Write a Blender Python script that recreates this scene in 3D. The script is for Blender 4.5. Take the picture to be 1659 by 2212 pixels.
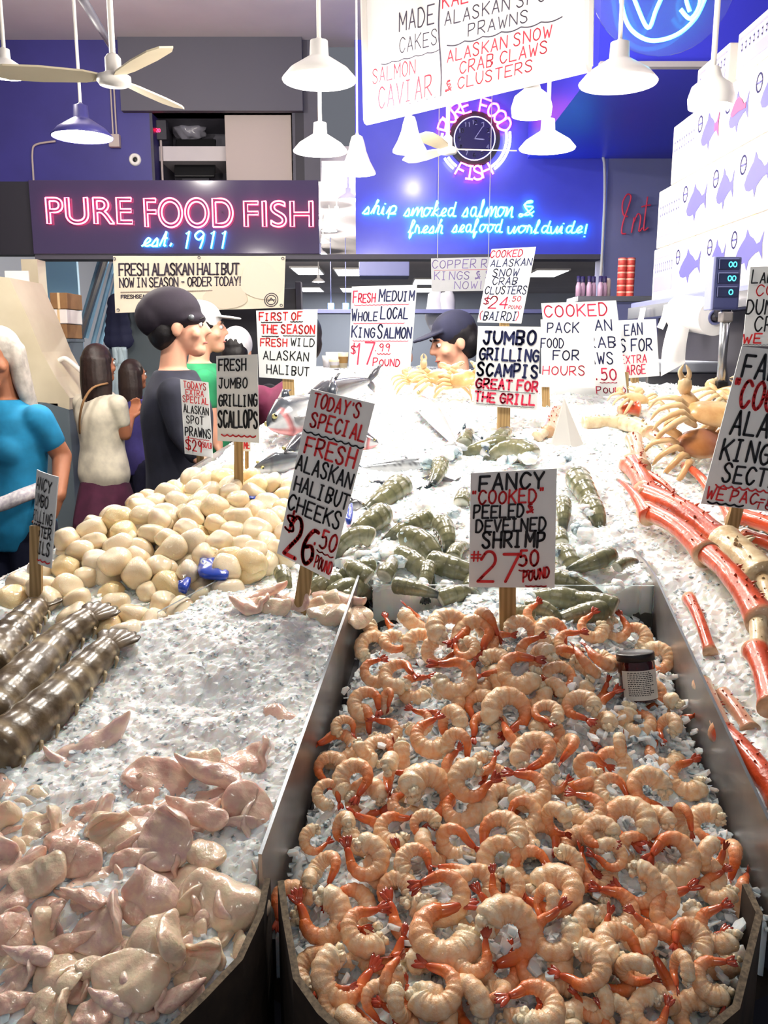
import bpy, bmesh, random
import numpy as np
from math import sin, cos, tan, pi, radians, atan2, sqrt, hypot
from mathutils import Vector, Matrix, Euler

random.seed(7); np.random.seed(7)
for o in list(bpy.data.objects): bpy.data.objects.remove(o)
SC = bpy.context.scene
COL = SC.collection

# ------------------------------------------------------------------ camera, world, exposure
CAMZ, PITCH, FPX, W_, H_ = 1.6, radians(11), 1840.0, 1659.0, 2212.0
cd = bpy.data.cameras.new('camera'); cam = bpy.data.objects.new('camera', cd); COL.objects.link(cam)
cam.location = (0, 0, CAMZ); cam.rotation_euler = (pi/2-PITCH, 0, 0)
cd.sensor_fit = 'VERTICAL'; cd.sensor_height = 24; cd.lens = 24*FPX/H_; cd.clip_start = .05; cd.clip_end = 100
SC.camera = cam
SC.view_settings.view_transform = 'Standard'; SC.view_settings.look = 'None'
SC.view_settings.gamma = 1; SC.view_settings.use_curve_mapping = False
SC.view_settings.exposure = 0.0
wd = bpy.data.worlds.new('world'); SC.world = wd; wd.use_nodes = True
wd.node_tree.nodes['Background'].inputs[0].default_value = (.82, .86, 1, 1)
wd.node_tree.nodes['Background'].inputs[1].default_value = .19
LAMP_GAIN = 1.0

# ------------------------------------------------------------------ projection helpers (the camera's own geometry)
def ray(x, y):
    dx = (x-829.5)/FPX; dv = -(y-1106)/FPX
    return Vector((dx, cos(PITCH)+dv*sin(PITCH), -sin(PITCH)+dv*cos(PITCH)))
def P(x, y, Y):
    d = ray(x, y); return Vector((0, 0, CAMZ))+d*(Y/d.y)
def base(Y): return .9596+.21*Y                      # the sloping top of the display
def S(x, y, off=0.0):
    d = ray(x, y); t = (CAMZ-.9596-off)/(.21*d.y-d.z); return Vector((0, 0, CAMZ))+d*t
def pix(p):
    v = Vector(p)-Vector((0, 0, CAMZ)); f = v.y*cos(PITCH)-v.z*sin(PITCH); u = v.y*sin(PITCH)+v.z*cos(PITCH)
    return (829.5+FPX*v.x/f, 1106-FPX*u/f, f)
def SH(x, y, fn, off=0.0):                           # pixel -> point on a bed with its own relief
    d = ray(x, y); t = .3
    for i in range(400):
        p = Vector((0, 0, CAMZ))+d*t
        if p.z <= fn(p.x, p.y)+off: break
        t += .008
    return p

# ------------------------------------------------------------------ materials
def srgb(r, g, b):
    f = lambda c: c/12.92 if c <= .04045 else ((c+.055)/1.055)**2.4
    return (f(r/255), f(g/255), f(b/255), 1)
def mat(name, col, rough=.5, metal=0, emit=None, es=1, coat=0, sss=0, trans=0, ior=1.45, vary=None, vscale=20, bump=0, bscale=80, attr=None, spec=.5, wave=None, alpha=1):
    m = bpy.data.materials.new(name); m.use_nodes = True
    nt = m.node_tree; b = nt.nodes['Principled BSDF']
    b.inputs['Base Color'].default_value = col; b.inputs['Roughness'].default_value = rough
    b.inputs['Metallic'].default_value = metal; b.inputs['IOR'].default_value = ior
    b.inputs['Specular IOR Level'].default_value = spec
    if coat: b.inputs['Coat Weight'].default_value = coat; b.inputs['Coat Roughness'].default_value = .12
    if sss:
        b.inputs['Subsurface Weight'].default_value = sss; b.inputs['Subsurface Radius'].default_value = (1, .6, .45); b.inputs['Subsurface Scale'].default_value = .008 if sss < .8 else .02
    if trans: b.inputs['Transmission Weight'].default_value = trans
    if alpha < 1: b.inputs['Alpha'].default_value = alpha
    if emit: b.inputs['Emission Color'].default_value = emit; b.inputs['Emission Strength'].default_value = es
    tc = nt.nodes.new('ShaderNodeTexCoord')
    last = None
    if attr:
        a = nt.nodes.new('ShaderNodeAttribute'); a.attribute_name = attr; last = a.outputs['Color']
    if vary is not None:
        n = nt.nodes.new('ShaderNodeTexNoise'); n.inputs['Scale'].default_value = vscale; n.inputs['Detail'].default_value = 4
        nt.links.new(tc.outputs['Object'], n.inputs['Vector'])
        r = nt.nodes.new('ShaderNodeValToRGB'); r.color_ramp.elements[0].position = .35; r.color_ramp.elements[1].position = .65
        if wave:
            w = nt.nodes.new('ShaderNodeTexWave'); w.inputs['Scale'].default_value = wave; w.inputs['Distortion'].default_value = 6; w.inputs['Detail'].default_value = 3
            mp = nt.nodes.new('ShaderNodeMapping'); mp.inputs['Scale'].default_value = (1, 1, .08)
            nt.links.new(tc.outputs['Object'], mp.inputs[0]); nt.links.new(mp.outputs[0], w.inputs['Vector']); nt.links.new(w.outputs['Color'], r.inputs[0])
            r.color_ramp.elements[0].position = .1; r.color_ramp.elements[1].position = .9
        else:
            nt.links.new(n.outputs['Fac'], r.inputs[0])
        if last is not None:
            mx = nt.nodes.new('ShaderNodeMix'); mx.data_type = 'RGBA'; mx.blend_type = 'MULTIPLY'; mx.inputs[0].default_value = 1
            r.color_ramp.elements[0].color = vary; r.color_ramp.elements[1].color = (1, 1, 1, 1)
            nt.links.new(last, mx.inputs[6]); nt.links.new(r.outputs[0], mx.inputs[7]); last = mx.outputs[2]
        else:
            r.color_ramp.elements[0].color = col; r.color_ramp.elements[1].color = vary; last = r.outputs[0]
    if last is not None: nt.links.new(last, b.inputs['Base Color'])
    if bump:
        n2 = nt.nodes.new('ShaderNodeTexNoise'); n2.inputs['Scale'].default_value = bscale; n2.inputs['Detail'].default_value = 3
        bp = nt.nodes.new('ShaderNodeBump'); bp.inputs['Strength'].default_value = bump; bp.inputs['Distance'].default_value = .004
        nt.links.new(tc.outputs['Object'], n2.inputs['Vector']); nt.links.new(n2.outputs['Fac'], bp.inputs['Height']); nt.links.new(bp.outputs[0], b.inputs['Normal'])
    return m

M = {}
M['ice'] = mat('crushed_ice', (.93, .95, .96, 1), .3, vary=(.86, .89, .92, 1), vscale=60, sss=.9, bump=.1, bscale=420)
M['icec'] = mat('clear_ice', (.93, .96, .98, 1), .08, sss=.95, ior=1.31, coat=.5)
M['card'] = mat('sign_card', srgb(236, 238, 238), .45, vary=srgb(226, 230, 231), vscale=9)
M['stake'] = mat('wood_stake', srgb(172, 142, 96), .7, vary=srgb(146, 118, 76), vscale=30, wave=40)
M['inkb'] = mat('black_marker', srgb(28, 30, 36), .5)
M['inkn'] = mat('navy_marker', srgb(34, 40, 84), .5)
M['inkr'] = mat('red_marker', srgb(214, 44, 50), .5)
M['inkp'] = mat('pink_red_marker', srgb(222, 50, 84), .5)
M['inkv'] = mat('faded_violet_marker', srgb(150, 128, 200), .5)
M['paper'] = mat('white_paper', srgb(238, 236, 236), .6)
M['steel'] = mat('tray_metal', srgb(176, 170, 166), .32, metal=.75, vary=srgb(150, 144, 142), vscale=14)
M['edge'] = mat('tray_edge', srgb(112, 116, 122), .35, metal=.6)
M['acry'] = mat('clear_acrylic', (.93, .96, .96, 1), .03, trans=.96, ior=1.2)
M['acrye'] = mat('acrylic_edge', srgb(120, 128, 130), .2)
M['cardb'] = mat('dark_cardboard', srgb(62, 50, 40), .85, vary=srgb(40, 33, 28), vscale=30)
M['cardbe'] = mat('cardboard_edge', srgb(112, 98, 78), .85, vary=srgb(70, 60, 48), vscale=260)
M['black'] = mat('black_plastic', srgb(22, 22, 25), .4)
M['dark'] = mat('dark_panel', srgb(48, 46, 56), .6)
M['white'] = mat('white_paint', srgb(226, 222, 218), .45)
M['cream'] = mat('cream_paint', srgb(226, 214, 186), .5, vary=srgb(212, 199, 170), vscale=3)

# ------------------------------------------------------------------ mesh builder
class MB:
    def __init__(s): s.v = []; s.f = []; s.mi = []; s.c = []; s.hasc = False; s.cc = (1, 1, 1, 1)
    def add(s, vs, fs, mi=0, cols=None):
        n = len(s.v); s.v.extend([tuple(p) for p in vs]); s.f.extend([tuple(i+n for i in f) for f in fs]); s.mi.extend([mi]*len(fs))
        if cols is not None: s.hasc = True; s.c.extend([tuple(c) for c in cols])
        else: s.c.extend([s.cc]*len(vs))
        return s
    def box(s, c, d, rot=None, mi=0):
        vs = [Vector((x*d[0]/2, y*d[1]/2, z*d[2]/2)) for x in (-1, 1) for y in (-1, 1) for z in (-1, 1)]
        if rot is not None: vs = [rot @ v for v in vs]
        vs = [v+Vector(c) for v in vs]
        return s.add(vs, [(0, 1, 3, 2), (4, 6, 7, 5), (0, 4, 5, 1), (2, 3, 7, 6), (0, 2, 6, 4), (1, 5, 7, 3)], mi)
    def bbox(s, c, d, bev=.004, rot=None, mi=0):        # box with chamfered edges
        bm = bmesh.new(); bmesh.ops.create_cube(bm, size=1)
        for v in bm.verts: v.co = Vector((v.co.x*d[0], v.co.y*d[1], v.co.z*d[2]))
        bmesh.ops.bevel(bm, geom=bm.edges[:], offset=bev, segments=2, affect='EDGES', profile=.6)
        bm.verts.ensure_lookup_table()
        vs = [v.co.copy() for v in bm.verts]
        if rot is not None: vs = [rot @ v for v in vs]
        fs = [[v.index for v in f.verts] for f in bm.faces]; bm.free()
        return s.add([v+Vector(c) for v in vs], fs, mi)
    def tube(s, path, rad, n=8, mi=0, cap=True, cols=None, flat=1.0, up=None):
        pts = [Vector(p) for p in path]; m = len(pts)
        if not hasattr(rad, '__len__'): rad = [rad]*m
        T = [(pts[min(i+1, m-1)]-pts[max(i-1, 0)]).normalized() for i in range(m)]
        ref = Vector(up) if up is not None else (Vector((0, 0, 1)) if abs(T[0].z) < .9 else Vector((1, 0, 0)))
        N = (ref-T[0]*ref.dot(T[0])).normalized(); vs = []; cs = []
        for i in range(m):
            N = N-T[i]*N.dot(T[i])
            if N.length < 1e-6: N = T[i].orthogonal()
            N.normalize(); B = T[i].cross(N)
            for k in range(n):
                a = 2*pi*k/n
                vs.append(pts[i]+(N*cos(a)*flat+B*sin(a))*rad[i])
                if cols is not None: cs.append(cols(i/(m-1), a) if callable(cols) else cols[i])
        fs = [(i*n+k, i*n+(k+1) % n, (i+1)*n+(k+1) % n, (i+1)*n+k) for i in range(m-1) for k in range(n)]
        if cap: fs += [tuple(range(n-1, -1, -1)), tuple((m-1)*n+k for k in range(n))]
        return s.add(vs, fs, mi, cs if cols is not None else None)
    def lathe(s, prof, c=(0, 0, 0), n=24, mi=0, rot=None, capa=False, capb=False):
        vs = []
        for r, z in prof:
            for k in range(n):
                v = Vector((r*cos(2*pi*k/n), r*sin(2*pi*k/n), z))
                if rot is not None: v = rot @ v
                vs.append(v+Vector(c))
        m = len(prof); fs = [(i*n+k, i*n+(k+1) % n, (i+1)*n+(k+1) % n, (i+1)*n+k) for i in range(m-1) for k in range(n)]
        if capa: fs.append(tuple(range(n-1, -1, -1)))
        if capb: fs.append(tuple((m-1)*n+k for k in range(n)))
        return s.add(vs, fs, mi)
    def ell(s, c, r, rot=None, n=16, m=10, mi=0, fn=None):
        vs = []; fs = []
        for j in range(m+1):
            t = pi*j/m
            for k in range(n):
                a = 2*pi*k/n; d = Vector((sin(t)*cos(a), sin(t)*sin(a), cos(t)))
                q = fn(d) if fn else 1
                v = Vector((d.x*r[0]*q, d.y*r[1]*q, d.z*r[2]*q))
                if rot is not None: v = rot @ v
                vs.append(v+Vector(c))
        for j in range(m):
            for k in range(n): fs.append((j*n+k, (j+1)*n+k, (j+1)*n+(k+1) % n, j*n+(k+1) % n))
        return s.add(vs, fs, mi)
    def prism(s, poly, z0, z1, mi=0, fn=None):          # vertical prism over an XY polygon (fn maps a point)
        n = len(poly); f = fn or (lambda x, y, z: (x, y, z))
        vs = [f(x, y, z0) for x, y in poly]+[f(x, y, z1) for x, y in poly]
        return s.add(vs, [tuple(range(n-1, -1, -1)), tuple(range(n, 2*n))]+[(i, (i+1) % n, n+(i+1) % n, n+i) for i in range(n)], mi)
    def build(s, name, mats, parent=None, smooth=False, weld=0):
        if not isinstance(mats, (list, tuple)): mats = [mats]
        me = bpy.data.meshes.new(name); me.from_pydata(s.v, [], s.f)
        for m in mats: me.materials.append(m)
        me.polygons.foreach_set('material_index', s.mi)
        if smooth: me.polygons.foreach_set('use_smooth', [True]*len(s.f))
        if s.hasc:
            a = me.color_attributes.new('col', 'FLOAT_COLOR', 'POINT'); a.data.foreach_set('color', [x for c in s.c for x in c])
        me.validate(); me.update()
        if weld:
            bm = bmesh.new(); bm.from_mesh(me); bmesh.ops.remove_doubles(bm, verts=bm.verts, dist=weld); bmesh.ops.recalc_face_normals(bm, faces=bm.faces); bm.to_mesh(me); bm.free()
        o = bpy.data.objects.new(name, me); COL.objects.link(o)
        if parent is not None: o.parent = parent
        return o

def thing(name, label, cat, loc=(0, 0, 0), rot=(0, 0, 0), group=None):
    o = bpy.data.objects.new(name, None); COL.objects.link(o); o.empty_display_size = .05
    o.location = loc; o.rotation_euler = rot; o['label'] = label; o['category'] = cat
    if group: o['group'] = group
    return o
def tag(o, label, cat, group=None, kind=None):
    o['label'] = label; o['category'] = cat
    if group: o['group'] = group
    if kind: o['kind'] = kind
    return o
def struct(o, label=None, cat=None):
    o['kind'] = 'structure'
    if label: o['label'] = label
    if cat: o['category'] = cat
    return o
def dup(root, mw, label, group=None):                    # copy a thing with its parts and sub-parts
    r = root.copy(); COL.objects.link(r); r.matrix_world = mw; r['label'] = label
    if group: r['group'] = group
    for ch in root.children:
        c = ch.copy(); COL.objects.link(c); c.parent = r; c.matrix_basis = ch.matrix_basis.copy(); c.matrix_parent_inverse = ch.matrix_parent_inverse.copy()
        for g in ch.children:
            d = g.copy(); COL.objects.link(d); d.parent = c
    return r
def frame(pos, z, x=None, scale=1.0, flip=False):          # matrix with local Z along z and local X near x
    z = Vector(z).normalized(); x = Vector(x if x is not None else (1, 0, 0)); x = (x-z*x.dot(z)).normalized(); y = z.cross(x)
    if flip: y = -y
    m = Matrix((x, y, z)).transposed().to_4x4()
    return Matrix.Translation(Vector(pos)) @ m @ Matrix.Scale(scale, 4)
def catmull(pts, k=5):
    pts = [np.array(p, float) for p in pts]; out = []
    for i in range(len(pts)-1):
        p0 = pts[max(i-1, 0)]; p1 = pts[i]; p2 = pts[i+1]; p3 = pts[min(i+2, len(pts)-1)]
        for j in range(k):
            t = j/k
            out.append(.5*((2*p1)+(p2-p0)*t+(2*p0-5*p1+4*p2-p3)*t*t+(3*p1-p0-3*p2+p3)*t**3))
    out.append(pts[-1]); return out
def remesh(name, mb, voxel, mats, parent=None, smooth=4, noise=None):   # join overlapping shapes into ONE continuous surface
    o = mb.build(name, mats, None)
    r = o.modifiers.new('r', 'REMESH'); r.mode = 'VOXEL'; r.voxel_size = voxel; r.use_smooth_shade = True
    if smooth: q = o.modifiers.new('s', 'SMOOTH'); q.iterations = smooth; q.factor = .5
    dg = bpy.context.evaluated_depsgraph_get(); me = bpy.data.meshes.new_from_object(o.evaluated_get(dg)); me.name = name
    old = o.data; o.modifiers.clear(); o.data = me; bpy.data.meshes.remove(old)
    if not me.materials:
        for m in (mats if isinstance(mats, (list, tuple)) else [mats]): me.materials.append(m)
    me.polygons.foreach_set('use_smooth', [True]*len(me.polygons))
    if parent is not None: o.parent = parent
    return o
def cap(mb, p0, r0, p1, r1, n=14, sx=1.0):               # tapered capsule
    p0 = Vector(p0); p1 = Vector(p1); d = (p1-p0); L = d.length; d.normalize()
    path = []; rad = []
    for i in range(5): t = pi/2*(1-i/4); path.append(p0-d*r0*sin(t)); rad.append(max(r0*cos(t), .0005))
    for i in range(1, 4): path.append(p0.lerp(p1, i/4)); rad.append(r0+(r1-r0)*i/4)
    for i in range(5): t = pi/2*i/4; path.append(p1+d*r1*sin(t)); rad.append(max(r1*cos(t), .0005))
    mb.tube(path, rad, n, flat=sx)

# ------------------------------------------------------------------ noise on arrays
def _h(ix, iy, s):
    n = (ix.astype(np.int64)*374761393+iy.astype(np.int64)*668265263+s*2147483647) & 0xffffffff
    n = ((n ^ (n >> 13))*1274126177) & 0xffffffff
    return ((n ^ (n >> 16)) & 0xffff)/65535.0
def vnoise(x, y, s=0):
    ix = np.floor(x); iy = np.floor(y); fx = x-ix; fy = y-iy; fx = fx*fx*(3-2*fx); fy = fy*fy*(3-2*fy)
    a = _h(ix, iy, s); b = _h(ix+1, iy, s); c = _h(ix, iy+1, s); d = _h(ix+1, iy+1, s)
    return (a*(1-fx)+b*fx)*(1-fy)+(c*(1-fx)+d*fx)*fy*1.0
def chips(x, y, s=0):                                   # tilted flat facets, one per jittered cell
    ix = np.floor(x); iy = np.floor(y); best = np.full(x.shape, 9.0); out = np.zeros(x.shape)
    for dx in (-1, 0, 1):
        for dy in (-1, 0, 1):
            cx = ix+dx; cy = iy+dy; px = cx+_h(cx, cy, s); py = cy+_h(cx, cy, s+1)
            d = (x-px)**2+(y-py)**2; hh = .45*(_h(cx, cy, s+2)-.5)+(x-px)*(_h(cx, cy, s+3)-.5)*1.4+(y-py)*(_h(cx, cy, s+4)-.5)*1.4
            k = d < best; best = np.where(k, d, best); out = np.where(k, hh, out)
    return out
def inpoly(x, y, poly):
    r = np.zeros(x.shape, bool); n = len(poly)
    for i in range(n):
        x1, y1 = poly[i]; x2, y2 = poly[(i+1) % n]
        c = ((y1 > y) != (y2 > y)) & (x < (x2-x1)*(y-y1)/((y2-y1) if y2 != y1 else 1e-9)+x1); r ^= c
    return r
def ice_bed(name, poly, hfun, step, seed, label, amp=1.0, flakes=1500, fsize=.009, thick=.05, mats=None):
    xs = [p[0] for p in poly]; ys = [p[1] for p in poly]
    gx = np.arange(min(xs)-step, max(xs)+step*2, step); gy = np.arange(min(ys)-step, max(ys)+step*2, step)
    X, Y = np.meshgrid(gx, gy); nx = len(gx); ny = len(gy)
    J = step*.35; X = X+(np.random.rand(*X.shape)-.5)*J; Y = Y+(np.random.rand(*Y.shape)-.5)*J
    Z = hfun(X, Y)+amp*(.005*chips(X/.018, Y/.018, seed)+.0032*chips(X/.0075, Y/.0075, seed+9)+.014*(vnoise(X/.05, Y/.05, seed+20)-.5)+.006*(vnoise(X/.017, Y/.017, seed+30)-.5))
    inside = inpoly(X, Y, poly)
    idx = np.arange(nx*ny).reshape(ny, nx)
    q = inside[:-1, :-1] & inside[1:, :-1] & inside[:-1, 1:] & inside[1:, 1:]
    F = np.stack([idx[:-1, :-1], idx[:-1, 1:], idx[1:, 1:], idx[1:, :-1]], -1)[q]
    V = np.stack([X, Y, Z], -1).reshape(-1, 3)
    used = np.unique(F); mp = np.full(nx*ny, -1); mp[used] = np.arange(len(used)); V = V[used]; F = mp[F]
    vs = V.tolist(); fs = [tuple(f) for f in F.tolist()]; nb = len(fs)
    # skirt: the bed's outer edge goes down so it is a body, not a sheet
    from collections import Counter
    E = {}
    for f in fs:
        for i in range(4):
            a, b = f[i], f[(i+1) % 4]
            if (b, a) in E: del E[(b, a)]
            else: E[(a, b)] = 1
    low = {}
    for a, b in E:
        for k in (a, b):
            if k not in low: low[k] = len(vs); vs.append([vs[k][0], vs[k][1], vs[k][2]-thick])
        fs.append((b, a, low[a], low[b]))
    mi = [0]*len(fs); rng = random.Random(seed)
    for i in range(flakes):
        c = V[rng.randrange(len(V))]; s = fsize*rng.uniform(.5, 1.5)
        R = Euler((rng.uniform(-.6, .6), rng.uniform(-.6, .6), rng.uniform(0, 6.3))).to_matrix()
        th = s*rng.uniform(.08, .22); k = rng.choice((4, 5)); ring = []
        for j in range(k):
            a = 2*pi*j/k+rng.uniform(-.4, .4); rr = s*rng.uniform(.45, .8); ring.append((rr*cos(a)*1.3, rr*sin(a)*.8))
        n = len(vs); cv = Vector(c)+Vector((0, 0, s*.15))
        for zz, sc in ((-th, .85), (th, 1)):
            for p in ring: vs.append(list(cv+R @ Vector((p[0]*sc, p[1]*sc, zz))))
        g = [tuple(n+k-1-j for j in range(k)), tuple(n+k+j for j in range(k))]+[(n+j, n+(j+1) % k, n+k+(j+1) % k, n+k+j) for j in range(k)]
        fs += g; mi += [1 if rng.random() < .15 else 0]*len(g)
    me = bpy.data.meshes.new(name); me.from_pydata(vs, [], fs)
    for m in (mats or [M['ice'], M['icec']]): me.materials.append(m)
    me.polygons.foreach_set('material_index', mi); me.update()
    o = bpy.data.objects.new(name, me); COL.objects.link(o)
    return tag(o, label, 'ice', kind='stuff')

# ------------------------------------------------------------------ lettering: single-stroke glyphs on an 8 x 12 grid
G = {
'A':"004c80;2464",'B':"000c;~0c4c7b797746 06;~0646727462 5040 00",'C':"~8a5c2b06215083",'D':"000c;~0c4c79867340 00",'E':"8c0c0080;0666",'F':"8c0c00;0666",
'G':"~8a5c2b06215082;828646",'H':"000c;808c;0686",'I':"404c;1c7c;1070",'i':"404c",'J':"~6c63 50 30 13;2c8c",'K':"000c;8c05;2780",'L':"0c0080",'M':"000c448c80",'N':"000c808c",
'O':"~4c1a0612407286 7a4c",'P':"000c;~0c5c7b785605",'Q':"~4c1a06124072867a4c;5380",'R':"000c;~0c5c7b785605;3580",'S':"~7a5c2c0a1846 65 72 50 20 02",'T':"0c8c;4c40",
'U':"~0c0521406185 8c",'V':"0c408c",'W':"0c2048608c",'X':"008c;0c80",'Y':"0c468c;4640",'Z':"0c8c0080",
'0':"~4c1a0612407286 7a4c",'1':"2a4c40",'2':"~092c5c7a7733 00;0080",'3':"~0b4c7b7846;~46747130 01",'4':"606c0484",'5':"7c1c17;~1758 75724001",'6':"~7b4b1805 12 40 72 74 56 15",'7':"0c8c30",
'8':"~4c1a 47 73 40 13 47 7a 4c",'9':"~7a4c1a18 46 79;7a7560",'$':"~7a5b2b0a18 46 65 72 51 21 02;4d4f;4c40",'.':"3031",'!':"4c43;4041",'#':"303c;606c;1484;1888",
"'":"4c4a",'"':"2c2a;6c6a",'-':"1676",'&':"~80296b5c3b3877 2012 51 84",'(':"~6c3936 60",')':"~2c5956 20",'/':"008c",',':"3121",':':"4142;4748",
# script lower case: baseline on 4, x-height 10, descender 0
'*e':"~045769 4a27 2544 75",'*s':"~044a5755 34 14;~3464",'*t':"~044f;4f44;~4444 65;2a6a",'*h':"~043d4f3f24;~24 3a5a54 74",'*i':"~042a2444;3c3d",'*p':"~042a;2a20;~243a6a66 34 24;~3474",
'*m':"~041a14;~143a4a44;~446a7a74 94",'*o':"~6a2a16345669 4a8a",'*k':"~044d4f3f24;6a2764 74",'*d':"~5a2a163457;~6f55 64 84",'*a':"~5a2a163457;~5a55 64 84",'*l':"~044c4f3f2434 64",
'*n':"~041a14;~144a5a54 74",'*f':"~045d4f3f2a20 30 44;~4464",'*r':"~041b39 49;~495444 64",'*w':"~0a14345a;~5a54 7464 8a",'*b':"~044d4f3f24;~24 44 67 6a 48",'*v':"~0a 34 6a 7a",
}
def glyph(ch):
    out = []
    for st in G[ch].replace(' ', '').split(';'):
        cv = st.startswith('~'); st = st.lstrip('~')
        pts = [(int(st[i], 16), int(st[i+1], 16)) for i in range(0, len(st), 2)]
        if cv and len(pts) > 2: pts = [tuple(p) for p in catmull(pts, 4)]
        out.append([(x/8, y/12) for x, y in pts])
    return out
ADV = {'I': 1.0, 'i': .55, '.': .45, '!': .5, "'": .35, '1': .75, '-': .8, ' ': .62, 'M': 1.12, 'W': 1.15, ',': .45, '"': .6, '(': .6, ')': .6, '*m': 1.25, '*w': 1.0, '*i': .55, '*l': .72, '*t': .75, '*r': .7, '*e': .85, '*s': .8, '*f': .75, '*k': .9}
def tokens(t, script=False):
    return ['*'+c if script and c.islower() else c for c in t]
def layout(text, slant=0.0, gap=.30, script=False, jit=0.0, rng=random, small=None):   # strokes in a unit box: x 0..1, y 0..1, plus aspect
    x = 0; out = []
    if script: gap = -.08
    for k, ch in enumerate(tokens(text, script)):
        if ch == ' ': x += ADV[' ']; continue
        w = ADV.get(ch, 1.0); sw = w if ch not in 'I' else .62
        if len(ch) == 1 and ch in "i.!'1": sw = 1.0
        dx = x-(0 if sw != 1.0 or ch not in "i.!'" else (1-w)/2*1.0); sy = 1+rng.uniform(-jit, jit); oy = rng.uniform(-jit, jit)*.4; sk = slant+rng.uniform(-jit, jit)*.5
        k2 = 1.0
        if small and (k not in small): k2 = .78
        for st in glyph(ch):
            out.append([(dx+(px*sw if sw != 1.0 or len(ch) > 1 else px)*1.0*(1 if k2 == 1 else .85)+sk*py*sy, py*sy*k2+oy) for px, py in st])
        x += (w+gap)*(1 if k2 == 1 else .85)
    xs = [p[0] for s in out for p in s]; x0, x1 = min(xs), max(xs)
    return [[((px-x0)/(x1-x0), py) for px, py in s] for s in out], (x1-x0)
def ribbon(mb, strokes, w, fn, mi=0, rng=random):        # flat marker strokes; fn maps sheet metres to 3-D
    for st in strokes:
        st = [np.array(p, float) for p in st]
        for i in range(len(st)-1):
            a, b = st[i], st[i+1]; d = b-a; L = np.hypot(*d)
            if L < 1e-7: continue
            n = np.array((-d[1], d[0]))/L*w/2
            q = [a+n, a-n, b-n, b+n]; k = max(1, int(L/.03))
            mb.add([fn(*p) for p in q], [(0, 1, 2, 3)], mi)
        for i, p in enumerate(st):
            r = w/2; m = 7
            mb.add([fn(p[0]+r*cos(2*pi*j/m+.3), p[1]+r*sin(2*pi*j/m+.3)) for j in range(m)], [tuple(range(m))], mi)
# ================================================================== ROOM
def pbox(name, x0, y0, x1, y1, Y, depth, m, parent=None, bev=0):   # box whose front face at depth Y covers a pixel rectangle
    a = P(x0, y0, Y); b = P(x1, y1, Y)
    cx = ((P(x0, (y0+y1)/2, Y)+P(x1, (y0+y1)/2, Y))/2)
    w = abs(P(x1, (y0+y1)/2, Y).x-P(x0, (y0+y1)/2, Y).x); h = abs(a.z-b.z)
    mb = MB(); c = (cx.x, Y+depth/2, (a.z+b.z)/2)
    (mb.bbox(c, (w, depth, h), bev) if bev else mb.box(c, (w, depth, h)))
    return mb.build(name, m, parent)
def bx(name, x0, x1, y0, y1, z0, z1, m, parent=None, bev=0):
    mb = MB(); c = ((x0+x1)/2, (y0+y1)/2, (z0+z1)/2); d = (x1-x0, y1-y0, z1-z0)
    (mb.bbox(c, d, bev) if bev else mb.box(c, d)); return mb.build(name, m, parent)

M['floor'] = mat('wet_concrete', srgb(70, 66, 64), .35, vary=srgb(52, 49, 48), vscale=2)
M['ceil'] = mat('ceiling_paint', srgb(206, 198, 200), .7, vary=srgb(194, 186, 190), vscale=1.5)
M['navy'] = mat('navy_wall', srgb(60, 56, 132), .5, vary=srgb(54, 50, 118), vscale=2)
M['grey'] = mat('soffit_grey', srgb(84, 82, 94), .6)
M['blue'] = mat('blue_wall', srgb(92, 98, 236), .22, vary=srgb(84, 88, 224), vscale=2, coat=.4)
M['bluep'] = mat('blue_beam', srgb(70, 72, 236), .35)
M['slate'] = mat('slate_wall', srgb(126, 132, 180), .5, vary=srgb(118, 122, 170), vscale=2)
M['header'] = mat('gloss_header', srgb(74, 64, 98), .1, coat=.6)
M['hallw'] = mat('hall_wall', srgb(206, 212, 224), .5)
M['panel'] = mat('light_panel', (1, 1, 1, 1), .5, emit=(.93, .96, 1, 1), es=9)
M['teal'] = mat('pale_teal', srgb(170, 196, 196), .5)
M['inox'] = mat('stainless', srgb(170, 172, 178), .25, metal=.9)
M['brown'] = mat('brown_carton', srgb(150, 112, 74), .8, vary=srgb(136, 100, 66), vscale=12)
M['lblue'] = mat('light_blue_panel', srgb(150, 196, 226), .4)

WY = 6.4; CEIL = 3.68; NS = 1.28
def wall(name, x0, x1, z0, z1, m, y0=WY, y1=WY+.15): return struct(bx(name, x0, x1, y0, y1, z0, z1, m))
struct(bx('floor', -6, 7, -1.5, 22.3, -.1, 0, M['floor']))
struct(bx('ceiling', -6, 7, -1.5, WY+.15, CEIL, CEIL+.1, M['ceil']))
struct(bx('ceiling', -4.2, 6, WY+.15, 22.3, 2.92, 3.02, M['ceil']))
xl = P(265, 200, WY).x; xr = P(655, 200, WY).x; ra, rb = P(332, 320, WY).x, P(632, 320, WY).x; rz0, rz1 = P(500, 392, WY).z, P(500, 244, WY).z
hx0, hx1, hz0, hz1 = P(72, 460, WY).x, P(690, 460, WY).x, P(380, 550, WY).z, P(380, 392, WY).z
wall('wall_back_left', -6, xl, hz1, CEIL, M['navy'])
wall('wall_back_left', xl, xr, rz1, CEIL, M['grey'], WY-.06)
wall('wall_back_left', xl, ra, hz1, rz1, M['navy'])
wall('wall_back_left', rb, xr, hz1, rz1, M['dark'])
wall('wall_back_left', -6, hx0, hz0, hz1, M['dark'])
wall('wall_back_left', xr, P(690, 200, WY).x, hz1, CEIL, M['grey'])
bxr = P(768, 400, WY).x; cxr = P(1303, 430, WY).x
wall('wall_back_right', bxr, cxr, hz0, CEIL, M['blue'])
wall('wall_back_right', cxr, 7, 0, CEIL, M['slate'], WY-.1)
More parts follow.
